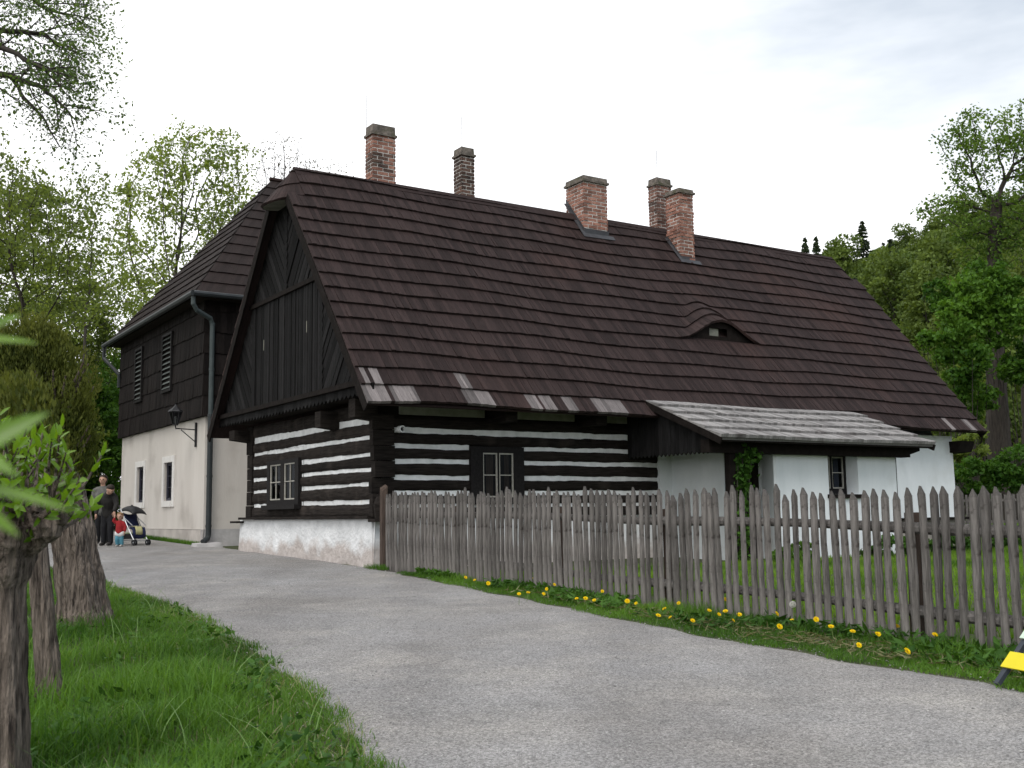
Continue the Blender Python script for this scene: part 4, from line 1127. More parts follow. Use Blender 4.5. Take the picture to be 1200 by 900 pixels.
mb = MB(); mb.tube([(AU - AE - .07, AV1 + AE - .0, AZ0 - .1), (AU - AE - .07, AV1 + AE - .0, AZ0 - .45), (AU - .15, AV1 - .02, AZ0 - 1.0), (AU - .15, AV1 - .02, AZ0 - 1.4)], .06, 8); mb.build('downpipe', M['pipe_low'], annex, AORG)
mb = MB(); mb.hexa([(AU - .35, AV0 - .6, -.9), (AU + .35, AV0 - .6, -.9), (AU + .35, AV0 - .1, -.9), (AU - .35, AV0 - .1, -.9)], [(AU - .3, AV0 - .52, -.62), (AU + .28, AV0 - .55, -.6), (AU + .3, AV0 - .1, -.58), (AU - .3, AV0 - .1, -.6)]); mb.build('drain_block', M['base_far'], annex, AORG)
mb = MB()      # thin aerial mast on the annex ridge, seen beside the cottage ridge end
mb.tube([(3.1, AVM, AZ1), (3.1, AVM, AZ1 + .55)], .012, 5); mb.tube([(2.9, AVM - .1, AZ1 + .35), (3.25, AVM + .1, AZ1 + .38)], .008, 4); mb.build('aerial', M['metal_dark'], annex, AORG)

# wall lantern
lan = thing('wall_lantern', 'black iron lantern on a bracket at the corner of the plastered house', 'lantern', hw(AU - .02, 9.92, 2.0), HROT)
mb = MB()
mb.box(-.03, .01, -.03, .03, -.25, .36); mb.tube([(-.02, 0, .18), (-.5, 0, .20)], .014, 6); mb.tube([(-.02, 0, -.12), (-.38, 0, .17)], .012, 6); mb.tube([(-.5, 0, .18), (-.52, 0, .27)], .016, 6)
mb.build('bracket', M['metal_dark'], lan)
mb = MB(); c_ = Vector((-.52, 0, .27))
mb.lathe(c_, [(.05, 0), (.075, .02), (.07, .03)], 6); mb.lathe(c_ + Vector((0, 0, .34)), [(.19, 0), (.17, .03), (.07, .11), (.03, .15), (.012, .19)], 6)
for k in range(6):
    a = 2 * math.pi * k / 6
    ax_ = Vector((0, 0, 1)).orthogonal().normalized(); e2 = Vector((0, 0, 1)).cross(ax_)
    d_ = ax_ * math.cos(a) + e2 * math.sin(a)
    mb.tube([c_ + d_ * .07 + Vector((0, 0, .03)), c_ + d_ * .16 + Vector((0, 0, .34))], .008, 4)
mb.build('lantern_head', M['metal_dark'], lan)
mb = MB(); mb.lathe(c_ + Vector((0, 0, .03)), [(.066, 0), (.155, .31)], 6); mb.build('glass', M['glass'], lan)
mb = MB(); mb.lathe(c_ + Vector((0, 0, .03)), [(.015, 0), (.02, .1), (.03, .15), (.02, .2)], 8); mb.build('bulb', M['sash_white'], lan)

# ================================================================== PICKET FENCE
rng = np.random.default_rng(77)
def fence_xy(v):
    u = -.20 - .04 * abs(v)
    p = C + U * u + V * v
    return p.x, p.y
F0, F1 = -.95, -12.45
a0 = fence_xy(F0); a1 = fence_xy(F1)
fdir = (Vector((a1[0], a1[1], 0)) - Vector((a0[0], a0[1], 0))).normalized()
frz = math.atan2(fdir.y, fdir.x)
FO = Vector((a0[0], a0[1], gz(*a0)))
fence = thing('picket_fence', 'weathered grey picket fence of pointed half-round pales along the path', 'fence', FO, frz)
Rinv = Matrix.Rotation(-frz, 3, 'Z')
def fl(x, y, z): return Rinv @ (Vector((x, y, z)) - FO)
def fpos(t):      # t metres along the fence
    x = FO.x + fdir.x * t; y = FO.y + fdir.y * t
    return x, y, gz(x, y)
FLEN = (Vector((a1[0], a1[1], 0)) - Vector((a0[0], a0[1], 0))).length
def picket_mesh(i):
    m = MB(); vv_ = .15 + .75 * rng.random(); H = 1.27 + rng.normal(0, .014); w = .032 + .007 * rng.random()
    ph = rng.random() * 6; n = 10; prof = [(-1, 0), (-.92, -.5), (-.5, -.92), (0, -1), (.5, -.92), (.92, -.5), (1, 0)]
    rows = []
    for j in range(n + 1):
        f = j / n; z = -.08 + (H - .07 + .08) * f
        ww = w * (1 + .10 * math.sin(f * 5 + ph) + rng.normal(0, .03)); cx = .006 * math.sin(f * 4 + ph * 1.3) + rng.normal(0, .0015)
        rows.append([(cx + a * ww, b * .038 * (1 + rng.normal(0, .04)), z) for a, b in prof])
    k = len(prof); vs = [p for r_ in rows for p in r_]
    m.sm = True
    m.raw(vs, [(j * k + q, j * k + q + 1, (j + 1) * k + q + 1, (j + 1) * k + q) for j in range(n) for q in range(k - 1)], vv_)
    m.sm = False
    m.raw(vs, [(j * k + k - 1, j * k, (j + 1) * k, (j + 1) * k + k - 1) for j in range(n)], .5)
    top = rows[-1]; tx = sum(p[0] for p in top) / k
    tip = [(tx + rng.normal(0, .004), -.03, H), (tx, -.004, H - .004)]
    base = n * k
    m.raw(top + tip, [(0, 1, 7), (1, 2, 7), (2, 3, 7), (3, 4, 7), (4, 5, 7), (5, 6, 7), (6, 8, 7), (0, 7, 8), (0, 8, 6)], vv_ * .4)
    o = m.build('picket', M['fence'], fence)
    return o
protos = [picket_mesh(i) for i in range(24)]
NPK = 99
vars_ = [rng.random() for _ in range(NPK)]
for i in range(NPK):
    t = FLEN * i / (NPK - 1) + rng.normal(0, .005)
    p = protos[i] if i < len(protos) else protos[rng.integers(0, 24)].copy()
    if i >= len(protos):
        COL.objects.link(p); p.parent = fence
    x, y, z = fpos(t)
    p.location = fl(x, y, z + rng.normal(0, .014))
    p.rotation_euler = (rng.normal(0, .007), rng.normal(0, .007), rng.normal(0, .06))
    p.scale = (1 + rng.normal(0, .08), 1 + rng.normal(0, .08), 1 + rng.normal(0, .006))
mb = MB()      # the rest of the row, beyond the frame
for i in range(26):
    x, y, z = fpos(FLEN + .117 * (i + 1)); q = fl(x, y, z)
    mb.tube([(q.x, q.y - .02, q.z - .05), (q.x + rng.normal(0, .01), q.y - .02, q.z + 1.2), (q.x, q.y - .02, q.z + 1.27)], [.04, .038, .006], 7, var=rng.random())
tag(mb.build('picket_row', M['fence'], fence), kind='stuff')
for h in (.94, .27):
    pts = []
    for i in range(40):
        x, y, z = fpos((FLEN + 3) * i / 39); q = fl(x, y, z)
        pts.append((q.x, .045 + .004 * math.sin(i), q.z + h + .012 * math.sin(i * .5 + h * 9)))
    mb = MB(); mb.tube(pts, [.045 + .006 * math.sin(i * .7) for i in range(40)], 9); mb.build('rail', M['fence'], fence)
for t in (2.2, 4.9, 7.1, 10.35, 13.2):
    x, y, z = fpos(t); q = fl(x, y, z)
    mb = MB(); mb.tube([(q.x, .15, q.z - .1), (q.x + .01, .15, q.z + .5), (q.x, .15, q.z + 1.06)], [.075, .07, .068], 10); mb.build('post', M['fence_old'], fence)
q = fl(*hw(-.12, -.55, -1.0)); x, y = FO.x, FO.y
mb = MB(); mb.hexa([(q.x - .05, q.y - .05, -.1), (q.x + .05, q.y - .05, -.1), (q.x + .05, q.y + .05, -.1), (q.x - .05, q.y + .05, -.1)], [(q.x - .045, q.y - .05, 1.36), (q.x + .05, q.y - .05, 1.30), (q.x + .05, q.y + .05, 1.38), (q.x - .045, q.y + .05, 1.42)])
mb.build('end_post', M['fence_old'], fence)

# far garden fence
ff = thing('garden_fence', 'low fence of thin dark slats far behind in the garden', 'fence', (11.2, 29.5, gz(11.2, 29.5)), 0)
sl_ = MB(); sl_.box(-.028, .028, -.01, .01, 0, 1.02); s0_ = sl_.build('slat', M['fence'], ff)
for i in range(34):
    s1_ = s0_ if i == 0 else s0_.copy()
    if i: COL.objects.link(s1_); s1_.parent = ff
    s1_.location = (i * .115, 0, rng.normal(0, .015))
for z in (.25, .82):
    m = MB(); m.box(-.1, 4.0, .012, .06, z, z + .07); m.build('rail', M['fence'], ff)

# ================================================================== A-FRAME SIGN
g = at(1170, 803, 7.1); g.z = gz(g.x, g.y) + .022
sg = thing('sandwich_board', 'folding sign stand with a yellow panel on dark slanted legs at the path edge', 'sign', g, 0)
M['yel_panel'] = mat('yellow panel', (0.62, 0.52, 0.01), (0.70, 0.59, 0.015), 3, 0.5)
M['pale_panel'] = mat('pale green panel', (0.50, 0.62, 0.50), (0.58, 0.70, 0.58), 3, 0.5)
M['sign_leg'] = mat('dark blue grey leg', (0.03, 0.037, 0.05), (0.045, 0.052, 0.065), 6, 0.6)
hx = Vector((.28, -1, 0)).normalized(); up1 = Vector((math.sin(R(37)), .0, math.cos(R(37)))); nrm = hx.cross(up1).normalized()
if nrm.x > 0: nrm = -nrm
H_ = 1.0; Wd = .62
far_ = Vector((2 * H_ * math.sin(R(37)), 0, 0)); up2 = Vector((-math.sin(R(37)), 0, math.cos(R(37))))
for base, up, nn in ((Vector((0, 0, 0)), up1, nrm), (far_, up2, Vector((-nrm.x, nrm.y, nrm.z)))):
    for k in (0, 1):
        b = base + hx * (Wd * k - .02); c_ = hx * .04
        m = MB(); m.prism([b, b + c_, b + c_ + up * H_, b + up * H_], nn * .028); m.build('leg', M['sign_leg'], sg)
    for s0, s1, mm, nm in ((.115, .23, M['yel_panel'], 'yellow_panel'), (.335, .86, M['pale_panel'], 'upper_panel')):
        b = base + nn * .031
        m = MB(); m.prism([b + up * s0 - hx * .03, b + hx * (Wd + .03) + up * s0, b + hx * (Wd + .03) + up * s1, b - hx * .03 + up * s1], nn * .012); m.build(nm, mm, sg)

# ================================================================== PLANT HELPERS
def unit(a): return a / np.maximum(np.linalg.norm(a, axis=-1, keepdims=True), 1e-9)
def lump(c, s, seed):
    """smooth pseudo-noise of position, 0..1"""
    r = np.random.default_rng(seed); o = np.zeros(len(c))
    for k in range(5):
        w = r.normal(0, 1, 3) * s; o += np.sin(c @ w + r.random() * 6.28)
    return .5 + o / 5
def leaves(name, c, size, mat_, rng, parent=None, asp=.62, dirs=None, flat=0.0, var=None, fold=.18):
    """one mesh of many small leaf faces: two triangles folded along the midrib"""
    c = np.asarray(c, float); n = len(c)
    s = np.asarray(size, float) * np.ones(n) * rng.uniform(.7, 1.3, n)
    a = unit(rng.normal(0, 1, (n, 3))) if dirs is None else unit(np.asarray(dirs) + rng.normal(0, .35, (n, 3)))
    q = rng.normal(0, 1, (n, 3)); q[:, 2] += flat * 3
    b = unit(np.cross(a, q)); nn = np.cross(a, b)
    h = s[:, None]
    v = np.stack([c - a * h * .5, c + b * h * asp * .5 + a * h * .02 + nn * h * fold * .5, c + a * h * .5, c - b * h * asp * .5 + a * h * .02 + nn * h * fold * .5], 1).reshape(-1, 3)
    i = np.arange(n) * 4
    f = np.stack([i, i + 1, i + 2, i, i + 2, i + 3], 1).ravel()
    if var is None: var = np.clip(.55 * rng.random(n) + .45 * lump(c, 1.2, 5), 0, 1)
    return np_mesh(name, v, f, np.full(2 * n, 3), mat_, parent, np.repeat(var, 2))

class Tree:
    def __init__(s, seed):
        s.r = np.random.default_rng(seed); s.tubes = []; s.c = []
    def limb(s, p, d, L_, r, lvl, P):
        R_ = s.r; n = max(3, int(L_ / P['seg'][min(lvl, len(P['seg']) - 1)]))
        d = d / np.linalg.norm(d); pts = [np.array(p, float)]; ds = [d]
        for i in range(n):
            d = d + R_.normal(0, P['wob'], 3) + np.array([0, 0, P['up'][min(lvl, len(P['up']) - 1)]]) / n
            d = d / np.linalg.norm(d); pts.append(pts[-1] + d * (L_ / n)); ds.append(d)
        end = P.get('end', .3)
        rad = [r * (1 - (1 - end) * i / n) for i in range(n + 1)]
        s.tubes.append((pts, rad))
        s.spawn(pts, ds, rad, L_, lvl, P)
    def path(s, pts, r0, r1, lvl, P):
        """a limb along given points"""
        pts = [np.array(p, float) for p in pts]; q = []
        for a, b in zip(pts, pts[1:]):
            for k in range(4):
                q.append(a + (b - a) * k / 4 + (s.r.normal(0, .02, 3) * np.linalg.norm(b - a) if k else 0))
        q.append(pts[-1]); n = len(q) - 1
        rad = [r0 + (r1 - r0) * i / n for i in range(n + 1)]
        ds = [(q[min(i + 1, n)] - q[max(i - 1, 0)]) for i in range(n + 1)]; ds = [d / np.linalg.norm(d) for d in ds]
        s.tubes.append((q, rad)); L_ = sum(np.linalg.norm(b - a) for a, b in zip(q, q[1:]))
        s.spawn(q, ds, rad, L_, lvl, P)
    def spawn(s, pts, ds, rad, L_, lvl, P):
        R_ = s.r; n = len(pts) - 1
        if lvl < P['lv']:
            m = P['n'][lvl]; m = max(1, int(m * R_.uniform(.8, 1.2)))
            az = R_.random() * 6.28; t0 = P['t0'][lvl]
            for k in range(m):
                t = t0 + (1 - t0) * (k + R_.random()) / m; x = t * n; i = min(int(x), n - 1); f = x - i
                p = pts[i] * (1 - f) + pts[i + 1] * f; d = ds[i]
                az += 2.4 + R_.normal(0, .4)
                e1 = np.cross(d, [0.3, .2, 1] if abs(d[2]) < .9 else [1, 0, 0]); e1 /= np.linalg.norm(e1); e2 = np.cross(d, e1)
                an = P['ang'][lvl] * R_.uniform(.7, 1.25)
                nd = d * math.cos(an) + (e1 * math.cos(az) + e2 * math.sin(az)) * math.sin(an)
                nl = P['len'][lvl] * R_.uniform(.7, 1.25) * (1.15 - .5 * t * P.get('taper', 1))
                rr = min(rad[min(i, n)] * .62, P['rad'][lvl] * R_.uniform(.8, 1.2))
                s.limb(p, nd, nl, rr, lvl + 1, P)
        if lvl >= P['leaf_from']:
            m = int(L_ * P['leaf_m'])
            t = R_.random(m) ** .8
            x = t * n; i = np.minimum(x.astype(int), n - 1); f = (x - i)[:, None]
            A = np.array(pts)
            s.c.append(A[i] * (1 - f) + A[i + 1] * f + R_.normal(0, P['spread'], (m, 3)))
    def fit(s, top, rad):
        """scale the grown tree to a wanted height (world z) and crown radius"""
        c = np.concatenate(s.c); o = np.array(s.tubes[0][0][0])
        kz = (top - o[2]) / (np.quantile(c[:, 2], .997) - o[2]); kr = rad / np.quantile(np.hypot(c[:, 0] - o[0], c[:, 1] - o[1]), .97)
        k = np.array([kr, kr, kz])
        s.tubes = [([o + (np.array(p) - o) * k for p in pts], r_) for pts, r_ in s.tubes]; s.c = [o + (q - o) * k for q in s.c]
    def dome(s, c0, r):
        """keep the crown inside an ellipsoid, cutting twigs where they leave it"""
        c0, r = np.array(c0), np.array(r); ins = lambda p: (((p - c0) / r) ** 2).sum(-1) < (.72 + .55 * lump(np.atleast_2d((p - c0) / r), 3.2, 17)).reshape(np.shape(p)[:-1])
        s.c = [q[ins(q) | (q[:, 2] < c0[2] - r[2] * .9)] for q in s.c]
        tb = []
        for pts, rad in s.tubes:
            A = np.array(pts); ok = ins(A) | (A[:, 2] < c0[2]); n = len(A) if ok.all() else int(np.argmin(ok))
            if n >= 2: tb.append((list(pts[:n]), list(rad[:n])))
        s.tubes = tb
    def build(s, name, label, cat, mats, size, group=None, org=None, asp=.62, minr=0.0, kindcrown='crown'):
        o = np.array(org if org is not None else s.tubes[0][0][0])
        root = thing(name, label, cat, tuple(o), 0, group)
        m = MB()
        for pts, rad in s.tubes:
            if max(rad) < minr: continue
            sd = 12 if rad[0] > .12 else (7 if rad[0] > .04 else 4)
            m.tube([p - o for p in pts], rad, sd, cap=False)
        m.build('trunk', mats[0], root, smooth=True, fix=False)
        c = np.concatenate(s.c) if s.c else np.zeros((0, 3))
        if len(c): leaves(kindcrown, c - o, size, mats[1], s.r, root, asp)
        s.root = root
        return root
def nv(v): return np.array([v.x, v.y, v.z])
def gpt(px, py, Y):
    p = at(px, py, Y); return np.array([p.x, p.y, gz(p.x, p.y) - .1])

def bush(seed, blobs, n, label, mat_, size, cat='bush', name='bush', group=None, stems=10, shell=.55, asp=.6, wood='bark_dark', lumpy=.25, dirs_up=False, bvar=None):
    """blobs: list of (x, y, z, rx, ry, rz); leaf clumps near the outside of a lumpy volume, with stems inside"""
    r = np.random.default_rng(seed); cs = []
    tot = sum(b[3] * b[5] for b in blobs)
    for (x, y, z, rx, ry, rz) in blobs:
        m = int(n * rx * rz / tot)
        K = max(6, int(9 + 9 * min(rx, 2.5)))
        for q in range(K):
            dc_ = unit(r.normal(0, 1, 3)); e = r.uniform(.25, .95) ** .6
            rb = min(rx, rz) * r.uniform(.20, .40); mm_ = int(m / K * r.uniform(.7, 1.3))
            d = unit(r.normal(0, 1, (mm_, 3))); d[:, 2] = np.where((d[:, 2] < -.2) & (r.random(mm_) < .7), -d[:, 2], d[:, 2])
            kk = (shell + (1.12 - shell) * r.random(mm_) ** .7)[:, None]
            cs.append(np.array([x, y, z]) + dc_ * e * np.array([rx, ry, rz]) * (1 - .6 * rb / max(rx, rz)) + d * kk * rb * np.array([1.15, 1.15, .8]) * (1 + lumpy * (lump(d * 3, 1.7, seed + q) * 2 - 1))[:, None])
    c = np.concatenate(cs)
    x0, y0 = np.mean([b[0] for b in blobs]), np.mean([b[1] for b in blobs])
    g0 = gz(x0, y0)
    c = c[c[:, 2] > np.array([gz(p[0], p[1]) for p in c]) + .01]
    o = np.array([x0, y0, g0])
    root = thing(name, label, cat, tuple(o), 0, group)
    m = MB()
    for i in range(stems):
        bl = blobs[r.integers(0, len(blobs))]
        e = np.array([bl[0], bl[1], bl[2]]) + unit(r.normal(0, 1, 3)) * np.array(bl[3:]) * .8
        s_ = np.array([bl[0], bl[1], g0]) + r.normal(0, .15, 3) * np.array([1, 1, 0])
        if e[2] < g0 + .1: e[2] = g0 + .3
        md = (s_ + e) / 2 + r.normal(0, .08, 3)
        w = max(bl[3:]) * .02
        m.tube([s_ - o - np.array([0, 0, .05]), md - o, e - o], [w, w * .7, w * .25], 5)
    m.build('stems', M[wood], root, fix=False)
    d = None
    if dirs_up:
        d = (c - o); d[:, 2] = np.abs(d[:, 2]) + .6; d = unit(d)
    v = None
    if bvar is not None: v = np.clip(bvar[0] + bvar[1] * r.random(len(c)) + .3 * lump(c, 2.5, 9) - .1, 0, 1)
    leaves('foliage', c - o, size, mat_, r, root, asp, dirs=d, var=v)
    return root
def blob(px, py, Y, rx, rz, ry=None):
    p = at(px, py, Y); return (p.x, p.y, p.z, rx, ry or rx, rz)
# ================================================================== TREES, LEFT
def round_tree(seed, px, Y, top_py, label, mats, size, spread_w, leaf_m, cat='tree', name='leafy_tree', group=None, lv=3, fork=.3, nl=9, dens=(7, 5), rad_px=None):
    b = gpt(px, 600, Y); H = at(px, top_py, Y).z - b[2]
    t = Tree(seed)
    P = dict(seg=[.7, .6, .45, .3], wob=.10, up=[.0, .25, .12, .0], lv=lv, n=[nl, dens[0], dens[1]], t0=[.45, .3, .2], ang=[.62, .8, .8], len=[H * spread_w, H * .17, H * .075], rad=[.085, .035, .014], leaf_from=2, leaf_m=leaf_m, spread=.16 * H / 12, end=.25)
    t.limb(b, np.array([t.r.normal(0, .04), t.r.normal(0, .04), 1]), H * .74, H * .012, 0, P)
    if rad_px: t.fit(at(px, top_py, Y).z, rad_px / 1284 * Y)
    return t.build(name, label, cat, mats, size, group)

def grow_tree(seed, name, label, mats, trunk, lobes, n_att, leaf, per, step=.4, kill=.75, infl=5.0, r_tip=.007, up=.12, spread=.14, clumps=0, clump_r=.5, shell=.0, leaf_r=.03, wob=.18, pw=2.25, rmax=.4, r0=.2):
    """a tree whose limbs grow towards points spread through its crown lobes (cx, cy, cz, rx, ry, rz)"""
    r = np.random.default_rng(seed); A = []
    tot = sum(l[3] * l[5] * l[4] for l in lobes)
    for l in lobes:
        m = max(6, int(n_att * l[3] * l[4] * l[5] / tot)); c0 = np.array(l[:3]); rr_ = np.array(l[3:])
        def pts(k, lo):
            d = unit(r.normal(0, 1, (k, 3))); return c0 + d * (lo + (1 - lo) * r.random((k, 1)) ** (1 / 3.)) * rr_
        if clumps:
            K = max(3, int(clumps * m / n_att)); cc = pts(K, shell); w = r.integers(0, K, m)
            A.append(cc[w] + r.normal(0, clump_r * .6, (m, 3)) * np.array([1.2, 1.2, .7]))
        else: A.append(pts(m, shell))
    A = np.concatenate(A)
    N = [np.array(trunk[0], float)]; par = [-1]
    for p in trunk[1:]:
        p = np.array(p, float); q = N[-1]; k = max(1, int(np.linalg.norm(p - q) / step))
        for i in range(k): N.append(q + (p - q) * (i + 1) / k + (r.normal(0, .015, 3) if i < k - 1 else 0)); par.append(len(N) - 2)
    nt_ = len(N); n0 = nt_ // 2
    NA = np.array(N); D = np.linalg.norm(A[:, None] - NA[None, n0:], axis=2); dist = D.min(1); idx = D.argmin(1) + n0; alive = np.ones(len(A), bool)
    for it in range(220):
        act = alive & (dist < max(infl, dist[alive].min() + .5 if alive.any() else 0))
        if not act.any(): break
        new = []; np_ = []
        for k in np.unique(idx[act]):
            d = unit(A[act & (idx == k)] - N[k]).sum(0)
            d = d / (np.linalg.norm(d) + 1e-6) + np.array([0, 0, up]) + r.normal(0, wob, 3)
            pd = N[k] - N[par[k]] if par[k] >= 0 else np.array([0, 0, 1.]); pd = pd / (np.linalg.norm(pd) + 1e-6)
            d = d / np.linalg.norm(d) + .35 * pd
            new.append(N[k] + d / np.linalg.norm(d) * step); np_.append(k)
        b0 = len(N); N += new; par += np_
        nd = np.linalg.norm(A[:, None] - np.array(new)[None], axis=2); m = nd.min(1); j = nd.argmin(1)
        u = m < dist; dist[u] = m[u]; idx[u] = j[u] + b0
        alive &= dist > kill
        if len(N) > 9000: break
    n = len(N); ch = [[] for _ in range(n)]
    for i in range(1, n): ch[par[i]].append(i)
    rad = np.zeros(n)
    for i in range(n - 1, -1, -1):
        rad[i] = r_tip if not ch[i] else min(rmax, (sum(rad[c] ** pw for c in ch[i])) ** (1 / pw))
    for i in range(nt_): rad[i] = max(rad[i], r0 * (1 + .35 * max(0, 1 - 6 * i / nt_) - .58 * i / nt_))
    o = np.array(trunk[0], float); root = thing(name, label, 'tree', tuple(o))
    mb = MB(); stack = [(0, None)]
    while stack:
        i, p = stack.pop(); chain = ([p] if p is not None else []) + [i]
        while ch[chain[-1]]:
            c = sorted(ch[chain[-1]], key=lambda q: -rad[q]); stack += [(q, chain[-1]) for q in c[1:]]; chain.append(c[0])
        if len(chain) < 2: continue
        rs = [rad[q] for q in chain]
        if p is not None: rs[0] = rs[1]
        sd = 10 if max(rs) > .12 else (6 if max(rs) > .035 else 3)
        mb.tube([N[q] - o for q in chain], rs, sd, cap=False)
    mb.build('trunk', mats[0], root, smooth=True, fix=False)
    tips = np.array([N[i] for i in range(n) if rad[i] < leaf_r and i > n0]); m = len(tips)
    c = np.repeat(tips, per, 0) + r.normal(0, spread, (m * per, 3)) * np.array([1.15, 1.15, .7])
    leaves('crown', c - o, leaf, mats[1], r, root, .62)
    return root
def lobe(px, py, Y, rpx, rpy, rd=None):
    p = at(px, py, Y); k = Y / 1284; return (p.x, p.y, p.z, rpx * k, (rd or rpx) * k, rpy * k)
def trunk_px(Y, *pix):
    q = [nv(at(x, y, Y)) for x, y in pix]; q[0] = gpt(pix[0][0], pix[0][1], Y); return q
SPR = (M['bark_grey'], M['leaf_spring']); MID = (M['bark_dark'], M['leaf_mid'])
grow_tree(11, 'maple_tree', 'round-topped pale green maple with many upright stems behind the two-storey house', SPR, trunk_px(46, (212, 600), (210, 470), (208, 420)),
    [lobe(232, 215, 46, 72, 68), lobe(185, 270, 46, 55, 70), lobe(265, 270, 46, 42, 60), lobe(200, 340, 46, 60, 50)], 1900, .165, 12, step=.38, kill=.46, clumps=230, clump_r=.5, shell=.5, up=.3, rmax=.2, r_tip=.011, spread=.18, r0=.34)
grow_tree(27, 'sparse_tree', 'thin nearly bare tree just behind the gable peak', (M['bark_grey'], M['leaf_brown']), trunk_px(60, (336, 600), (333, 300)), [lobe(333, 208, 60, 38, 54)], 750, .12, 4, step=.42, kill=.45, up=.35, r_tip=.011, rmax=.14, leaf_r=.02, spread=.2)
grow_tree(28, 'sparse_tree', 'small bare treetop showing over the ridge beside the first chimney', (M['bark_grey'], M['leaf_brown']), trunk_px(66, (384, 600), (382, 320)), [lobe(384, 222, 66, 30, 38)], 480, .12, 4, step=.42, kill=.45, up=.35, r_tip=.010, rmax=.12, leaf_r=.02, spread=.2)
grow_tree(21, 'leafy_tree', 'tall dense green tree at the left edge above the clipped thuja', MID, trunk_px(26, (20, 600), (24, 480), (26, 400)), [lobe(28, 250, 26, 62, 74), lobe(60, 330, 26, 56, 60), lobe(-30, 280, 26, 60, 80), lobe(95, 265, 26.5, 34, 40)], 1500, .105, 12, step=.3, kill=.36, up=.15, clumps=170, clump_r=.4, rmax=.2, r_tip=.006, spread=.13)
grow_tree(22, 'leafy_tree', 'loose green tree with dark limbs between the dense tree and the maple', SPR, trunk_px(37, (92, 600), (95, 460), (100, 420)), [lobe(108, 262, 37, 40, 66), lobe(140, 330, 37, 34, 48), lobe(85, 340, 37, 40, 60)], 1150, .135, 10, step=.34, kill=.42, up=.22, clumps=110, clump_r=.45, shell=.3, rmax=.18, spread=.15)
grow_tree(23, 'leafy_tree', 'lower airy tree with arching dark limbs by the house eave, left of the maple', SPR, trunk_px(50, (105, 600), (112, 440), (116, 405)), [lobe(165, 315, 50, 40, 44), lobe(135, 380, 50, 44, 42), lobe(120, 320, 50, 34, 40)], 950, .16, 9, step=.4, kill=.5, up=.1, clumps=80, clump_r=.5, shell=.4, rmax=.2, spread=.18)
grow_tree(25, 'leafy_tree', 'high dark green tree partly outside the left edge', MID, trunk_px(32, (-80, 600), (-78, 420)), [lobe(-70, 240, 32, 95, 100)], 1000, .13, 9, step=.4, kill=.5, clumps=120, clump_r=.5, rmax=.25)
grow_tree(26, 'leafy_tree', 'low spreading tree behind the clipped thuja', (M['bark_grey'], M['leaf_mid']), trunk_px(46, (60, 600), (62, 500)), [lobe(50, 380, 46, 80, 70), lobe(105, 420, 46, 40, 50)], 1000, .15, 10, step=.42, kill=.5, clumps=130, clump_r=.5, rmax=.2)
bush(54, [blob(25, 330, 41, 1.8, 2.0), blob(75, 340, 43, 1.6, 1.8), blob(110, 385, 42, 1.2, 1.4), blob(20, 400, 40, 1.8, 1.8), blob(60, 250, 45, 1.2, 1.6), blob(10, 260, 44, 1.6, 2.0), blob(80, 420, 42, 1.5, 1.3)], 26000, 'soft mass of fresh foliage of a broad tree behind the clipped thuja', M['leaf_mid'], .13, 'tree', 'broad_tree', stems=24, shell=.2, lumpy=.5)

# big tree standing outside the frame on the left; its boughs hang into the picture
t = Tree(40)
b = np.array([-8.6, 12.6, gz(-8.6, 12.6) - .1])
P = dict(seg=[.5, .4, .3, .2], wob=.09, up=[-.1, .0, -.05, 0], lv=3, n=[11, 7, 5], t0=[.25, .2, .2], ang=[.6, .7, .8], len=[.7, .42, .22], rad=[.014, .006, .003], leaf_from=2, leaf_m=17, spread=.05, end=.2)
t.tubes.append(([b, b + np.array([.1, 0, 2.5]), b + np.array([.0, .1, 5]), b + np.array([.2, 0, 8.5]), b + np.array([.2, 0, 10.5])], [.42, .34, .28, .16, .05]))
A_ = lambda px, py, Y: nv(at(px, py, Y))
for pts in ([b + np.array([0, .1, 4.6]), A_(-90, 78, 12.4), A_(0, 87, 12.2), A_(45, 100, 12.0), A_(66, 116, 11.8), A_(88, 140, 11.7)],
            [b + np.array([0, 0, 5.2]), A_(-80, 20, 11.6), A_(0, 55, 11.4), A_(40, 75, 11.2), A_(76, 88, 11.0)],
            [b + np.array([0.1, .1, 6.2]), A_(-60, -60, 13), A_(10, -20, 13), A_(60, 12, 13), A_(86, 20, 13)],
            [b + np.array([0.1, 0, 5.8]), A_(-70, 0, 12), A_(0, 35, 12), A_(50, 40, 12.2), A_(74, 55, 12.4)],
            [b + np.array([0.1, 0, 7]), A_(-60, -120, 12.5), A_(10, -90, 12.5), A_(60, -50, 12.5), A_(84, -8, 12.5)]):
    t.path(pts, .06, .008, 0, P)
t.path([A_(14, 90, 12.2), A_(28, 115, 12.1), A_(48, 135, 12.0), A_(70, 172, 11.9)], .03, .008, 1, P)
for d in ([-.6, -.5, .5], [-.5, .6, .5], [-.3, -.8, .6], [-.9, 0, .4], [-.3, .9, .4]):
    t.limb(b + np.array([.1, 0, 6.5]), np.array(d), 4.5, .12, 0, dict(P, leaf_m=9))
t.build('overhanging_tree', 'big tree outside the frame whose leafy boughs hang in at the top left', 'tree', (M['bark_dark'], M['leaf_over']), .043)

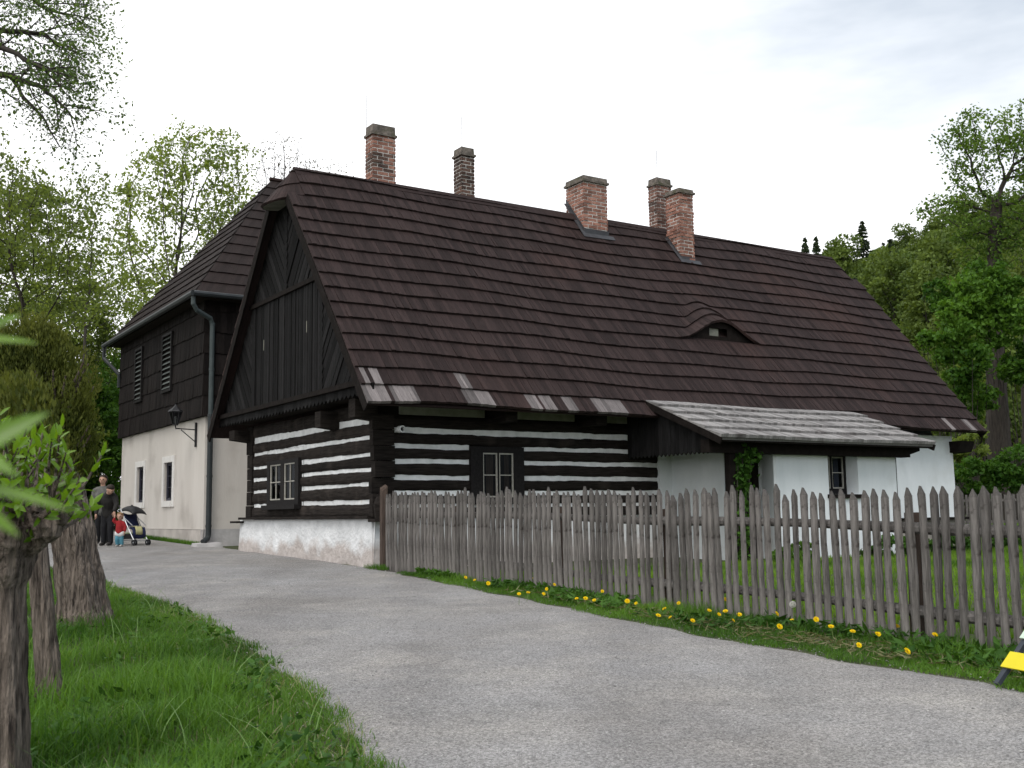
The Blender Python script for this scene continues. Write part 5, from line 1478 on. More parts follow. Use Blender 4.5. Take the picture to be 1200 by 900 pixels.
# greenery closing the view behind the people
bush(51, [blob(118, 560, 39, 1.2, 2.0), blob(90, 520, 40, 1.6, 2.6), blob(122, 500, 40, 1.2, 2.2), blob(60, 500, 40, 2, 3.0), blob(125, 590, 41, 1.3, 1.4), blob(105, 470, 42, 1.5, 1.6), blob(128, 540, 43, 1.4, 2.6), blob(100, 560, 44, 2.2, 3.0)], 42000, 'tall dark green hedge behind the walking family', M['leaf_lush'], .15, 'hedge', 'hedge', stems=20, bvar=(.0, .45))
bush(52, [blob(20, 520, 36, 2.5, 3.2), blob(-50, 500, 36, 3, 4)], 18000, 'dark shrub mass left of the hedge', M['leaf_mid'], .22, 'shrub', 'shrub')
bush(53, [blob(135, 440, 52, 1.6, 2.0), blob(165, 480, 55, 3, 2.6), blob(120, 500, 56, 3, 2.6)], 16000, 'bright young tree crown low behind the end of the house', M['leaf_lush'], .18, 'shrub', 'shrub')

# ================================================================== TREES, RIGHT
grow_tree(60, 'old_linden', 'tall old tree with a forked bare trunk and open crown, right edge behind the roof', (M['bark_dark'], M['leaf_linden']), trunk_px(46, (1174, 600), (1170, 500), (1166, 420), (1164, 330), (1166, 270), (1168, 236)),
    [lobe(1130, 176, 46, 26, 30), lobe(1147, 150, 46, 13, 26), lobe(1140, 205, 46, 20, 20), lobe(1190, 165, 46, 20, 40), lobe(1205, 200, 46, 24, 30), lobe(1168, 298, 46, 26, 22), lobe(1150, 262, 46, 20, 16), lobe(1235, 180, 46, 32, 44), lobe(1106, 246, 46, 22, 17), lobe(1138, 232, 46, 16, 14), lobe(1188, 258, 46, 32, 22), lobe(1150, 280, 46, 26, 14), lobe(1225, 250, 46, 28, 26)], 2000, .155, 19, step=.32, kill=.38, infl=4, up=.08, clumps=150, clump_r=.46, shell=.1, rmax=.42, r_tip=.0165, leaf_r=.042, spread=.17, wob=.28, r0=.55)
grow_tree(61, 'leafy_tree', 'tall tree half cut off by the right edge', MID, trunk_px(52, (1204, 600), (1200, 440), (1206, 330)), [lobe(1222, 290, 52, 42, 60), lobe(1190, 330, 52, 22, 26)], 800, .16, 10, step=.4, kill=.5, clumps=90, rmax=.3)
bush(62, [blob(1132, 360, 41, 1.3, 1.5), blob(1108, 395, 40.5, 1.1, 1.1), blob(1155, 330, 41.5, 1.1, 1.0), blob(1125, 430, 40, 1.4, 1.2), blob(1170, 385, 41, 1.3, 1.2), blob(1195, 350, 42, 1.2, 1.3), blob(1100, 345, 42, .8, .7), blob(1195, 430, 41, 1.0, 1.2), blob(1142, 470, 40.5, 1.2, .8)], 21000, 'bright green leafy tree in front of the old forked trunk', M['leaf_lush'], .19, 'tree', 'leafy_tree', stems=34, shell=.35, lumpy=.4)
bush(63, [blob(1150, 560, 34, 1.2, .75), blob(1185, 555, 34, 1.1, .9), blob(1225, 550, 34.5, 1.3, 1.0), blob(1128, 575, 34.5, .6, .5)], 9000, 'dark green shrubbery behind the right end of the cottage', M['leaf_lush'], .14, 'shrub', 'shrub', bvar=(.0, .4))
bush(64, [blob(1138, 528, 37, .7, .9), blob(1120, 540, 37, .5, .8)], 2600, 'pale young bush beside the white cottage corner', M['leaf_spring'], .14, 'shrub', 'shrub', shell=.3, lumpy=.45)
bush(65, [blob(1205, 480, 58, 3.5, 3.0), blob(1120, 480, 62, 3.5, 3.2), blob(1165, 430, 66, 4, 3.5)], 9000, 'middle-distance green thicket between the old tree and the hill', M['leaf_forest2'], .34, 'thicket', 'thicket')

# wooded hill
def forest_proto(seed, kind):
    r = np.random.default_rng(seed)
    root = thing('forest_tree' if kind != 'spruce' else 'spruce', '', 'tree', (0, 0, 0))
    m = MB()
    if kind == 'spruce':
        H = 17; m.tube([(0, 0, -1), (0, 0, H)], [.22, .03], 6); cs = []; ds = []
        for k in range(34):
            f = k / 33; z = H * (.16 + .83 * f); rad = 3.0 * (1 - f) ** .8 + .15
            for q in range(int(7 + 5 * (1 - f))):
                a = r.random() * 6.28; e = rad * r.uniform(.7, 1.1); nn_ = int(4 + e * 5)
                for w in range(nn_):
                    u = (w + .5) / nn_
                    cs.append((math.cos(a) * e * u, math.sin(a) * e * u, z - .28 * e * u + .1 * e * u * u + r.normal(0, .07))); ds.append((math.cos(a), math.sin(a), -.25))
        m.build('trunk', M['bark_dark'], root)
        leaves('crown', np.array(cs), .6, M['needle'], r, root, .45, dirs=np.array(ds))
    else:
        H = 15 + 2 * r.random(); m.tube([(0, 0, -1), (r.normal(0, .2), 0, H * .5), (0, 0, H * .92)], [.26, .17, .03], 6)
        cs = []
        nb = 26
        for k in range(nb):
            f = (k + .5) / nb; z = H * (.30 + .66 * f); rr_ = 3.1 * math.sin(math.pi * (.16 + .80 * f)) ** .8
            a = k * 2.4 + r.normal(0, .3); e = rr_ * r.uniform(.35, .9)
            c0 = np.array([math.cos(a) * e, math.sin(a) * e, z]); rb = r.uniform(.9, 1.55)
            m.tube([(0, 0, z - 1.2), tuple(c0)], [.07, .02], 4)
            d = unit(r.normal(0, 1, (300, 3))); d[:, 2] = np.where(d[:, 2] < -.3, -d[:, 2], d[:, 2])
            cs.append(c0 + d * (r.uniform(.40, 1.15, (300, 1)) ** .6) * np.array([rb, rb, rb * .8]))
        c = np.concatenate(cs)
        m.build('trunk', M['bark_grey'] if kind == 'b' else M['bark_dark'], root)
        leaves('crown', c, .30, M['leaf_forest'] if kind != 'b' else M['leaf_forest2'], r, root, .7)
    return root
FP = [forest_proto(70, 'a'), forest_proto(71, 'a'), forest_proto(72, 'b'), forest_proto(73, 'spruce')]
FL = ['dark broadleaf tree in the wood on the hillside', 'dark broadleaf tree in the wood on the hillside', 'fresh green broadleaf tree in the wood on the hillside', 'dark spruce in the wood on the hillside']
FG = ['dark broadleaf trees of the hillside wood', 'dark broadleaf trees of the hillside wood', 'fresh green broadleaf trees of the hillside wood', 'spruces of the hillside wood']
r = np.random.default_rng(99); pl = []; used = [False] * 4
tries = 0
while len(pl) < 190 and tries < 20000:
    tries += 1
    Yq = 78 + 120 * r.random() ** 1.1; k = r.uniform(.20, .56); X = Yq * k
    if any((X - a) ** 2 + (Yq - b_) ** 2 < 20 for a, b_ in pl): continue
    pl.append((X, Yq))
    w = r.random(); c = 3 if (w < .07 or (w < .45 and .30 < k < .36)) else (2 if w < .6 else int(r.integers(0, 2)))
    loc = (X, Yq, gz(X, Yq)); sc_ = r.uniform(.84, 1.22)
    if not used[c]:
        o = FP[c]; o.location = loc; o.rotation_euler = (0, 0, r.random() * 6.28); o.scale = (sc_, sc_, sc_); used[c] = True
    else:
        o = dup(FP[c], loc, r.random() * 6.28, scale=(sc_, sc_, sc_ * r.uniform(.92, 1.12)))
    o['label'] = FL[c]; o['group'] = FG[c]

for px, top in ((943, 279), (956, 278)):
    Yq = 118; q = at(px, top, Yq); g_ = gz(q.x, Yq); k = (q.z - g_) / 17
    o = dup(FP[3], (q.x, Yq, g_), px, scale=(k * .6, k * .6, k)); o['label'] = FL[3]; o['group'] = FG[3]

# ================================================================== FOREGROUND LEFT: THUJAS, POLLARD, SHRUB
def fluted_trunk(mb, pts, rads, seed, sides=64, rows=60):
    sides = max(sides, 56); rows = max(rows, 60)
    r = np.random.default_rng(seed)
    pts = [Vector(p) for p in pts]; n = len(pts) - 1
    ph = r.random(6) * 6.28; vs = []
    for j in range(rows + 1):
        x = n * j / rows; i = min(int(x), n - 1); f = x - i
        c = pts[i].lerp(pts[i + 1], f); rad = rads[i] * (1 - f) + rads[i + 1] * f
        for k in range(sides):
            a = 2 * math.pi * k / sides
            tw = a + .25 * j / rows
            hh = j / rows; q = rad * (1 + .055 * abs(math.sin(8 * tw + ph[4] + .9 * math.sin(hh * 7 + ph[5]))) + .05 * abs(math.sin(13 * tw + ph[1] + 1.2 * math.sin(hh * 9 + ph[2]))) + .035 * math.sin(21 * tw + 1.5 * math.sin(hh * 13 + ph[0])) - .06 + .10 * math.sin(3 * tw + ph[0]) + .07 * math.sin(5 * tw + ph[1]) + .045 * math.sin(9 * tw + ph[2] + j * .05) + .03 * math.sin(j * .6 + ph[3]) + r.normal(0, .022))
            vs.append(c + Vector((math.cos(a) * q, math.sin(a) * q, 0)))
    mb.sm = True
    mb.raw(vs, [(j * sides + k, j * sides + (k + 1) % sides, (j + 1) * sides + (k + 1) % sides, (j + 1) * sides + k) for j in range(rows) for k in range(sides)])
    mb.sm = False
# leaning thuja with a clipped crown
Y = 10.9
th_ = thing('thuja_tree', 'clipped brownish thuja on a thick leaning trunk with stringy bark', 'tree', tuple(gpt(104, 700, Y)))
o = Vector(th_.location)
mb = MB(); fluted_trunk(mb, [at(104, 748, Y) - o, at(98, 715, Y) - o, at(90, 660, Y) - o, at(80, 600, Y) - o, at(66, 540, Y) - o, at(50, 440, Y) - o], [.275, .22, .20, .195, .16, .06], 5)
for k in range(26):
    rr = random.Random(k); a = rr.random() * 6.28; p = at(66, 560 - 90 * rr.random(), Y) - o
    mb.tube([p, p + Vector((math.cos(a) * .2, math.sin(a) * .2, .15)), p + Vector((math.cos(a) * .36, math.sin(a) * .36, .4))], [.03, .02, .008], 5)
mb.build('trunk', M['bark'], th_)
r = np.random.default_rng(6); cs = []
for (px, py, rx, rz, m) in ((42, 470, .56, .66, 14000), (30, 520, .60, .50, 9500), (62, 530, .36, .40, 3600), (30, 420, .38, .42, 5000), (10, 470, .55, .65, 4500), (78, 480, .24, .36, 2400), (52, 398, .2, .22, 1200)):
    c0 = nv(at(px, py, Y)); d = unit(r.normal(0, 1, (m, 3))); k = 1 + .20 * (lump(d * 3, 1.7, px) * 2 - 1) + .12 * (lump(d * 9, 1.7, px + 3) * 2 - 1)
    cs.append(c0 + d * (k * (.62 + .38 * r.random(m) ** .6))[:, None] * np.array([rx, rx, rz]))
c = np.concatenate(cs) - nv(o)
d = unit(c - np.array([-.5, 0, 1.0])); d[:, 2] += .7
leaves('crown', c, .05, M['thuja'], r, th_, .34, dirs=d, var=np.clip(.1 + .3 * r.random(len(c)) + .55 * (lump(c, 4, 3)) * np.clip((c[:, 2] - .5) / 2.0, 0.15, 1), 0, 1))  # sprays golden towards the top, shade painted into the lower crown
# slim second trunk
Y = 7.1
t2 = thing('thuja_tree', 'slim straight thuja trunk between the thick leaning one and the pollard', 'tree', tuple(gpt(56, 820, Y)))
o = Vector(t2.location)
mb = MB(); fluted_trunk(mb, [at(61, 836, Y) - o, at(57, 790, Y) - o, at(51, 720, Y) - o, at(44, 640, Y) - o, at(36, 560, Y) - o, at(34, 480, Y) - o], [.10, .070, .062, .054, .05, .03], 8, 20, 36)
mb.build('trunk', M['bark'], t2)
cs = []
for (px, py, rx, m) in ((30, 530, .28, 1800), (5, 560, .3, 1800), (20, 480, .25, 1200)):
    c0 = nv(at(px, py, Y)); d = unit(r.normal(0, 1, (m, 3))); cs.append(c0 + d * (.5 + .5 * r.random((m, 1))) * rx)
c = np.concatenate(cs) - nv(o); d = unit(c - np.array([0, 0, 1.0])); d[:, 2] += .6
leaves('crown', c, .06, M['thuja'], r, t2, .34, dirs=d)
# pollard with leafy young shoots
Y = 4.6
t3 = thing('pollard_tree', 'old pollard stump with a knobby head and bright leafy shoots, left foreground', 'tree', tuple(gpt(12, 900, Y)))
o = Vector(t3.location)
mb = MB(); fluted_trunk(mb, [at(6, 960, Y) - o, at(5, 880, Y) - o, at(4, 780, Y) - o, at(3, 690, Y) - o, at(4, 650, Y) - o, at(4, 618, Y) - o, at(2, 600, Y) - o], [.105, .09, .085, .085, .125, .16, .05], 15, 30, 46)
for q, (px, py, rd) in enumerate([(38, 628, .075), (56, 618, .065), (-20, 640, .09), (20, 640, .07), (66, 606, .05), (-45, 615, .09)]):
    p = at(px, py, Y - .05 * (q % 3)) - o; mb.lathe(p, [(rd * .3, -rd), (rd * .85, -rd * .55), (rd, 0), (rd * .8, rd * .6), (rd * .3, rd)], 9)
mb.tube([at(4, 632, Y) - o, at(36, 628, Y) - o, at(64, 608, Y) - o, at(84, 596, Y) - o], [.09, .075, .055, .02], 9)
rr = np.random.default_rng(14); shoots = []
for i in range(74):
    px, py = rr.uniform(-60, 78), rr.uniform(596, 628)
    ex, ey = px + rr.normal(14, 20), py - rr.uniform(20, 125) * (1 - .35 * max(0, px) / 80)
    y0, y1 = Y + rr.normal(0, .08), Y + rr.normal(0, .28)
    a, b_ = at(px, py, y0) - o, at(ex, ey, y1) - o
    md = (a + b_) / 2 + Vector(tuple(rr.normal(0, .03, 3)))
    mb.tube([a, md, b_], [.009, .006, .003], 5); shoots.append((a, md, b_))
mb.build('trunk', M['bark'], t3)
def leaf_blade(mb, base, d, nrm, L_, w, curl=.2, var=.5, nseg=5):
    """a real leaf: pointed blade folded along its midrib"""
    d = Vector(d).normalized(); nrm = Vector(nrm); nrm = (nrm - d * nrm.dot(d)).normalized(); b = d.cross(nrm)
    vs = []; base = Vector(base)
    for i in range(nseg + 1):
        f = i / nseg; ww = w * (math.sin(math.pi * min(1, f * .94 + .06)) ** .75) * (1 - .25 * f) * .5
        c_ = base + d * (L_ * f) - nrm * (curl * L_ * f * f)
        vs += [c_ - b * ww + nrm * ww * .35, c_, c_ + b * ww + nrm * ww * .35]
    fs = []
    for i in range(nseg):
        fs += [(3 * i, 3 * i + 1, 3 * i + 4, 3 * i + 3), (3 * i + 1, 3 * i + 2, 3 * i + 5, 3 * i + 4)]
    mb.sm = True; mb.raw(vs, fs, var); mb.sm = False
lb = MB()
for (a, md, b_) in shoots:
    n = rr.integers(7, 12)
    for k in range(n):
        f = .35 + .65 * (k / (n - 1)) ** .6; p = a.lerp(md, f * 2) if f < .5 else md.lerp(b_, f * 2 - 1)
        ax_ = (b_ - a).normalized(); az = k * 2.4 + rr.normal(0, .3); e1 = ax_.orthogonal().normalized(); e2 = ax_.cross(e1)
        out_ = e1 * math.cos(az) + e2 * math.sin(az); dd = out_ * (1.15 - .6 * f) + ax_ * (.5 + .5 * f)
        leaf_blade(lb, p, dd, ax_ * 1.0 - out_ * .3, rr.uniform(.042, .075), rr.uniform(.02, .031), .15, float(np.clip(.25 + .5 * f + rr.normal(0, .2), 0, 1)))
lb.build('crown', M['laurel'], t3, fix=False)
# shrub right beside the camera; a few of its leaves enter the frame out of focus
sh = thing('young_shrub', 'young shrub with large bright leaves, out of focus at the left edge', 'shrub', (-.62, .72, gz(-.62, .72)))
o = Vector(sh.location); mb = MB(); lb = MB(); rr = np.random.default_rng(17)
stemsp = [[(-.60, .72, 0), (-.55, .72, .6), (-.47, .74, 1.1), (-.42, .75, 1.34), (-.40, .76, 1.52)], [(-.64, .74, 0), (-.62, .68, .7), (-.52, .66, 1.15), (-.42, .64, 1.27)], [(-.62, .70, 0), (-.62, .80, .6), (-.56, .88, 1.1), (-.50, .92, 1.36)]]
for st in stemsp:
    mb.tube([Vector(p) - Vector((o.x, o.y, 0)) for p in st], [.012, .01, .007, .005, .003][:len(st)], 7)
mb.build('stems', M['bark_grey'], sh)
def pl_leaf(bx, by, tx, ty, Y0, Y1, w, nrm=(0.1, -.5, .85), var=.7, curl=.1):
    a, b_ = at(bx, by, Y0), at(tx, ty, Y1)
    leaf_blade(lb, a - o, b_ - a, nrm, (b_ - a).length, w, curl, var, 8)
pl_leaf(-62, 402, 46, 394, .74, .76, .015, var=.85)
pl_leaf(-40, 398, 26, 362, .76, .80, .011, (.3, -.6, .6), .75)
pl_leaf(-50, 352, 6, 348, .76, .78, .011, var=.7)
pl_leaf(-75, 566, 90, 592, .62, .64, .019, (.0, -.35, .9), .8, .06)
pl_leaf(-70, 548, 56, 478, .64, .66, .017, (.5, -.6, .5), .55)
pl_leaf(-66, 560, 30, 470, .63, .70, .015, (-.2, -.8, .4), .45)
pl_leaf(-70, 575, 22, 618, .62, .60, .014, (.2, -.5, .7), .6)
pl_leaf(-60, 520, 18, 545, .64, .60, .014, var=.7)
for st in stemsp:      # the rest of its foliage, outside the frame
    for k in range(16):
        f = rr.uniform(.45, 1.0); x = f * (len(st) - 1); i = min(int(x), len(st) - 2); p = Vector(st[i]).lerp(Vector(st[i + 1]), x - i)
        d = Vector((-.8 + rr.normal(0, .5), rr.normal(0, .6), rr.normal(.2, .4)))
        leaf_blade(lb, p - Vector((o.x, o.y, 0)), d, (0, 0, 1), rr.uniform(.06, .09), .032, .1, rr.uniform(.4, .9))
lb.build('foliage', M['laurel'], sh, fix=False)

# ================================================================== GRASS
def blades(name, x, y, h, w, lean, mat_, rng, parent=None, segs=3, dz=0.0):
    n = len(x); z = np.array([gz(a, b) for a, b in zip(x, y)]) + dz
    base = np.stack([x, y, z], 1); az = rng.random(n) * 6.28
    side = np.stack([np.cos(az), np.sin(az), np.zeros(n)], 1); fw = np.stack([-np.sin(az), np.cos(az), np.zeros(n)], 1)
    V_ = []
    for k in range(segs + 1):
        f = k / segs
        c = base + np.array([0, 0, 1.]) * (h * f * (1 - .25 * lean * f))[:, None] + fw * (h * lean * f * f)[:, None]
        if k < segs:
            ww = (w * (1 - f * .75))[:, None] * .5
            V_ += [c - side * ww, c + side * ww]
        else: V_.append(c)
    m = 2 * segs + 1
    v = np.stack(V_, 1).reshape(-1, 3); i = np.arange(n) * m; F = []; ln = []
    for k in range(segs - 1): F.append(np.stack([i + 2 * k, i + 2 * k + 1, i + 2 * k + 3, i + 2 * k + 2], 1)); ln.append(4)
    F.append(np.stack([i + 2 * segs - 2, i + 2 * segs - 1, i + 2 * segs], 1)); ln.append(3)
    f = np.concatenate(F, 1).ravel()
    var = np.clip(.5 * rng.random(n) + .5 * lump(np.stack([x, y, 0 * x], 1), 1.5, 12), 0, 1)
    return np_mesh(name, v, f, np.tile(ln, n), mat_, parent, np.repeat(var, segs))
rng = np.random.default_rng(5)
n = 92000
y = 3.6 + 16.5 * rng.random(n) ** 1.7
xe = np.array([path_l(q) for q in y])
dd = rng.random(n) ** 1.25 * (2.2 + y * .38)
wob = .20 * (lump(np.stack([y * 1.7, 0 * y, 0 * y], 1), 2.0, 71) - .30) + .10 * (lump(np.stack([y * 6, 0 * y, 0 * y], 1), 2.0, 72) - .5)
x = xe - dd + .04 + wob + rng.normal(0, .04, n)
clump = np.clip(1.5 * lump(np.stack([x, y, 0 * x], 1), 2.6, 33) - .25, 0, 1); tuft = np.clip(3.4 * lump(np.stack([x, y, 0 * x], 1), 6.0, 34) - 1.8, 0, 1)
edge = np.clip(dd / .7, 0.13, 1)
h = (.06 + .17 * rng.random(n) * (.3 + 1.0 * clump) + .20 * tuft * rng.random(n)) * edge * np.where(y > 9, .85, 1)
tag(blades('grass', x, y, h, .0055 + .006 * rng.random(n), rng.uniform(.1, 1.4, n), M['grass'], rng), 'tall fresh grass on the bank left of the path', 'grass', kind='stuff')
n = 26000
y = 3.8 + 14 * rng.random(n) ** 1.7; x = np.array([path_l(q) for q in y]) - .75 * rng.random(n) ** 1.1 + .10 + .14 * (lump(np.stack([y * 3, 0 * y, 0 * y], 1), 2.0, 73) - .4) + rng.normal(0, .04, n)
tag(blades('short_grass', x, y, .015 + .06 * rng.random(n), .005 + .003 * rng.random(n), rng.uniform(.2, 1.5, n), M['grass'], rng, dz=.012), 'short trodden grass along the left path edge', 'grass', kind='stuff')
n = 420
y = 4.4 + 10 * rng.random(n) ** 1.5; x = np.array([path_l(q) for q in y]) - .1 - 2.6 * rng.random(n); k = lump(np.stack([x, y, 0 * x], 1), 3, 38) > .5; x, y = x[k], y[k]; n = len(x)
tag(blades('long_grass', x, y, .26 + .16 * rng.random(n), .007 + .004 * rng.random(n), rng.uniform(.5, 1.5, n), M['long_grass'], rng, segs=5), 'longer arching pale blades in the bank grass', 'grass', kind='stuff')
n = 420
y = 4.6 + 10 * rng.random(n) ** 1.6; x = np.array([path_l(q) for q in y]) + .18 * rng.random(n) ** 2 + .02
tag(blades('edge_grass', x, y, .02 + .045 * rng.random(n), .005 + .003 * rng.random(n), rng.uniform(.5, 1.4, n), M['grass'], rng, dz=.02), 'single grass blades creeping onto the gravel', 'grass', kind='stuff')
n = 2600
y = 3.8 + 14 * rng.random(n) ** 1.6; x = np.array([path_l(q) for q in y]) - 1.3 * rng.random(n) ** 1.6 + .10 + rng.normal(0, .05, n)
tag(blades('dry_grass', x, y, .03 + .10 * rng.random(n), .004 + .003 * rng.random(n), rng.uniform(.6, 1.8, n), M['straw'], rng, dz=.01), 'dry straw-coloured blades among the grass of the left path edge', 'grass', kind='stuff')
n = 2600
y = 3.9 + 10 * rng.random(n) ** 1.5; x = np.array([path_l(q) for q in y]) - 2.4 * rng.random(n) ** 1.3 + .02; k = lump(np.stack([x, y, 0 * x], 1), 4.0, 39) > .56; x, y = x[k], y[k]; n = len(x)
c = np.stack([x, y, np.array([gz(a, b) for a, b in zip(x, y)]) + .03 + .10 * rng.random(n)], 1); d = rng.normal(0, 1, (n, 3)); d[:, 2] = np.abs(d[:, 2]) * .6
tag(leaves('weeds', c, .075, M['ivy'], rng, None, .45, dirs=d, flat=.7), 'broad-leaved weeds scattered in the bank grass', 'weeds', kind='stuff')
# verge along the fence
n = 26000
t_ = rng.random(n); yv = 6.9 + (17.6 - 6.9) * t_ ** 1.25
xp = np.array([path_r(q) for q in yv])
xf = np.interp(yv, [a1[1], a0[1]], [a1[0], a0[0]]) + .25
f = rng.random(n); x = xp - .04 + (xf - xp + .04) * f + rng.normal(0, .03, n)
edge = np.clip(f / .35, .16, 1)
clump = lump(np.stack([x, yv, 0 * x], 1), 3.0, 35)
tag(blades('verge_grass', x, yv, (.03 + .13 * rng.random(n) * (.3 + clump)) * edge, .006 + .003 * rng.random(n), rng.uniform(.2, 1.1, n), M['grass'], rng), 'short grass of the verge between path and picket fence', 'grass', kind='stuff')
n = 14000
y = 2.2 + 4.9 * rng.random(n); x = np.array([path_r(q) for q in y]) - .04 + 2.6 * rng.random(n) ** 1.4 + rng.normal(0, .03, n)
tag(blades('verge_grass', x, y, .03 + .09 * rng.random(n), .006 + .003 * rng.random(n), rng.uniform(.2, 1.1, n), M['grass'], rng), 'near end of the grass verge to the right of the path', 'grass', kind='stuff')
n = 1100
yv = 7.0 + 7 * rng.random(n) ** 1.4; xp = np.array([path_r(q) for q in yv]); x = xp + .03 + rng.random(n) ** .8 * .55
c = np.stack([x, yv, np.array([gz(a, b) for a, b in zip(x, yv)]) + .03 + .04 * rng.random(n)], 1)
d = rng.normal(0, 1, (n, 3)); d[:, 2] *= .18
tag(leaves('mown_straw', c, .11, M['straw'], rng, None, .045, dirs=d), 'dry mown straw lying on the verge', 'straw', kind='stuff')
n = 12000
y = 6.9 + 10.6 * rng.random(n) ** 1.3; x = np.array([path_r(q) for q in y]) + .5 * rng.random(n) ** 1.3 - .10 - .12 * (lump(np.stack([y * 3, 0 * y, 0 * y], 1), 2.0, 74) - .4) + rng.normal(0, .04, n)
tag(blades('short_grass', x, y, .015 + .05 * rng.random(n), .005 + .003 * rng.random(n), rng.uniform(.2, 1.5, n), M['grass'], rng, dz=.012), 'short trodden grass along the right path edge below the verge', 'grass', kind='stuff')
# broad weed leaves in the verge
n = 3600
yv = 7.0 + 10.3 * rng.random(n) ** 1.2; xp = np.array([path_r(q) for q in yv]); xf = np.interp(yv, [a1[1], a0[1]], [a1[0], a0[0]]); x = xp + .08 + (xf - xp) * rng.random(n)
cl_ = lump(np.stack([x, yv, 0 * x], 1), 3.2, 36); k = cl_ > .48; x, yv = x[k], yv[k]; n = len(x)
c = np.stack([x, yv, np.array([gz(a, b) for a, b in zip(x, yv)]) + .03 + .09 * rng.random(n)], 1)
d = rng.normal(0, 1, (n, 3)); d[:, 2] = np.abs(d[:, 2]) * .5
tag(leaves('weeds', c, .11, M['ivy'], rng, None, .34, dirs=d, flat=.6), 'low broad-leaved weeds at the foot of the fence', 'weeds', kind='stuff')
# garden lawn
n = 60000
uu = .2 + 17 * rng.random(n) ** 1.2; vv = -2.5 - 10.5 * rng.random(n)
p = np.array([C.x, C.y])[None] + uu[:, None] * np.array([U.x, U.y]) + vv[:, None] * np.array([V.x, V.y])
tag(blades('lawn', p[:, 0], p[:, 1], .05 + .07 * rng.random(n), .010 + .005 * rng.random(n), rng.uniform(.1, .8, n), M['lawn'], rng, segs=2), 'bright garden lawn behind the picket fence', 'lawn', kind='stuff')
n = 16000
x = 9 + 12 * rng.random(n); y = 20 + 14 * rng.random(n)
tag(blades('lawn', x, y, .06 + .08 * rng.random(n), .012 + .006 * rng.random(n), rng.uniform(.1, .8, n), M['lawn'], rng, segs=2), 'far part of the garden lawn beside the cottage end', 'lawn', kind='stuff')
# thin grass at the foot of the annex and of the plinth
n = 3000
s_ = rng.random(n); p = np.array([hw(-.2 - .35 * a * b, 9.2 + 6.5 * b, 0)[:2] for a, b in zip(rng.random(n), s_)])
tag(blades('wall_grass', p[:, 0], p[:, 1], .05 + .1 * rng.random(n), .010 + 0 * s_, rng.uniform(.2, .9, n), M['grass'], rng, dz=.02), 'thin grass along the foot of the plastered house', 'grass', kind='stuff')
n = 500
p = np.array([hw(-.25 + .1 * a, -.35 - .75 * b, 0)[:2] for a, b in zip(rng.normal(0, 1, n), rng.random(n))])
tag(blades('tuft', p[:, 0], p[:, 1], .04 + .08 * rng.random(n), .008 + 0 * p[:, 0], rng.uniform(.3, 1.0, n), M['grass'], rng, dz=.02), 'small grass tuft at the fence end by the plinth', 'grass', kind='stuff')

# ================================================================== FLOWERS, CLIMBER, GARDEN PLANTS
def ray_ground(px, py, h):
    lo, hi = 3.0, 40.0
    for _ in range(40):
        m = (lo + hi) / 2; p = at(px, py, m)
        if p.z > gz(p.x, p.y) + h: lo = m
        else: hi = m
    p = at(px, py, lo); return Vector((p.x, p.y, gz(p.x, p.y)))
def dandelion_proto(seed):
    r = np.random.default_rng(seed)
    root = thing('dandelion', '', 'flower', (0, 0, 0)); H = 1.0
    m = MB()
    for ring, (R0, el, n) in enumerate(((.023, .15, 22), (.019, .5, 18), (.013, .9, 13), (.007, 1.25, 7))):
        for k in range(n):
            a = 2 * math.pi * (k + .5 * (ring % 2)) / n + r.normal(0, .05); e = el + r.normal(0, .08)
            d = Vector((math.cos(a) * math.cos(e), math.sin(a) * math.cos(e), math.sin(e))); s_ = Vector((-math.sin(a), math.cos(a), 0)) * .0028
            m.face([-s_ * .6, s_ * .6, d * R0 + s_, d * R0 - s_], r.random())
    fl_ = m.build('flower', M['yellow'], root, fix=False); fl_.location = (0, 0, .14); fl_.rotation_euler = (.75, 0, 0)
    m = MB(); m.tube([(0.01, .01, -.02), (0.006, 0, .07), (0, 0, .14)], [.0028, .0026, .0024], 6); m.lathe((0, 0, .14), [(.003, -.012), (.007, -.006), (.006, .002)], 8); m.build('stem', M['stem'], root)
    return root
dps = [dandelion_proto(1), dandelion_proto(2)]; first = [True, True]
DPIX = [(541, 675), (556, 679), (570, 681), (616, 693), (607, 695), (624.5, 676), (639.5, 694), (645, 688), (647.5, 684), (677, 700.5), (687, 700), (695.5, 702), (706, 691), (734, 702), (749, 705), (765.5, 719), (789, 722), (790, 703), (782, 712), (812, 725.5), (828, 714), (839, 718.5), (849, 715), (848, 701), (868, 718.5), (858, 726), (904, 717), (908.5, 731), (934.5, 724.5), (950.5, 722), (975, 733), (996.7, 738.5), (1006, 754), (1047, 732), (1041, 738), (1030, 741), (1053.6, 759.6), (1094, 742), (1186, 763), (1172, 694), (1172, 700), (1188, 698)]
rr = np.random.default_rng(4)
for i, (px, py) in enumerate(DPIX):
    hgt = rr.uniform(.10, .17)
    p = ray_ground(px, py, hgt); k = i % 2
    if first[k]: o = dps[k]; first[k] = False
    else: o = dup(dps[k])
    lawn_ = py < 705 and px > 1100
    o.location = p; o.rotation_euler = (rr.normal(.1, .2), rr.normal(0, .2), rr.normal(0, .5)); s_ = rr.uniform(.65, 1.15); o.scale = (s_ * 1.1, s_ * 1.1, hgt / .15)
    o['label'] = 'yellow dandelion flower standing in the lawn behind the fence' if lawn_ else 'yellow dandelion flower in the grass along the picket fence'
    o['group'] = 'dandelions in the garden lawn' if lawn_ else 'dandelions along the fence'
p = ray_ground(929, 709, .24)
dc = thing('dandelion_clock', 'white fluffy dandelion seed head among the yellow flowers', 'flower', p)
m = MB(); m.tube([(0, 0, -.02), (.008, 0, .1), (0, 0, .24)], .003, 6); m.build('stem', M['stem'], dc)
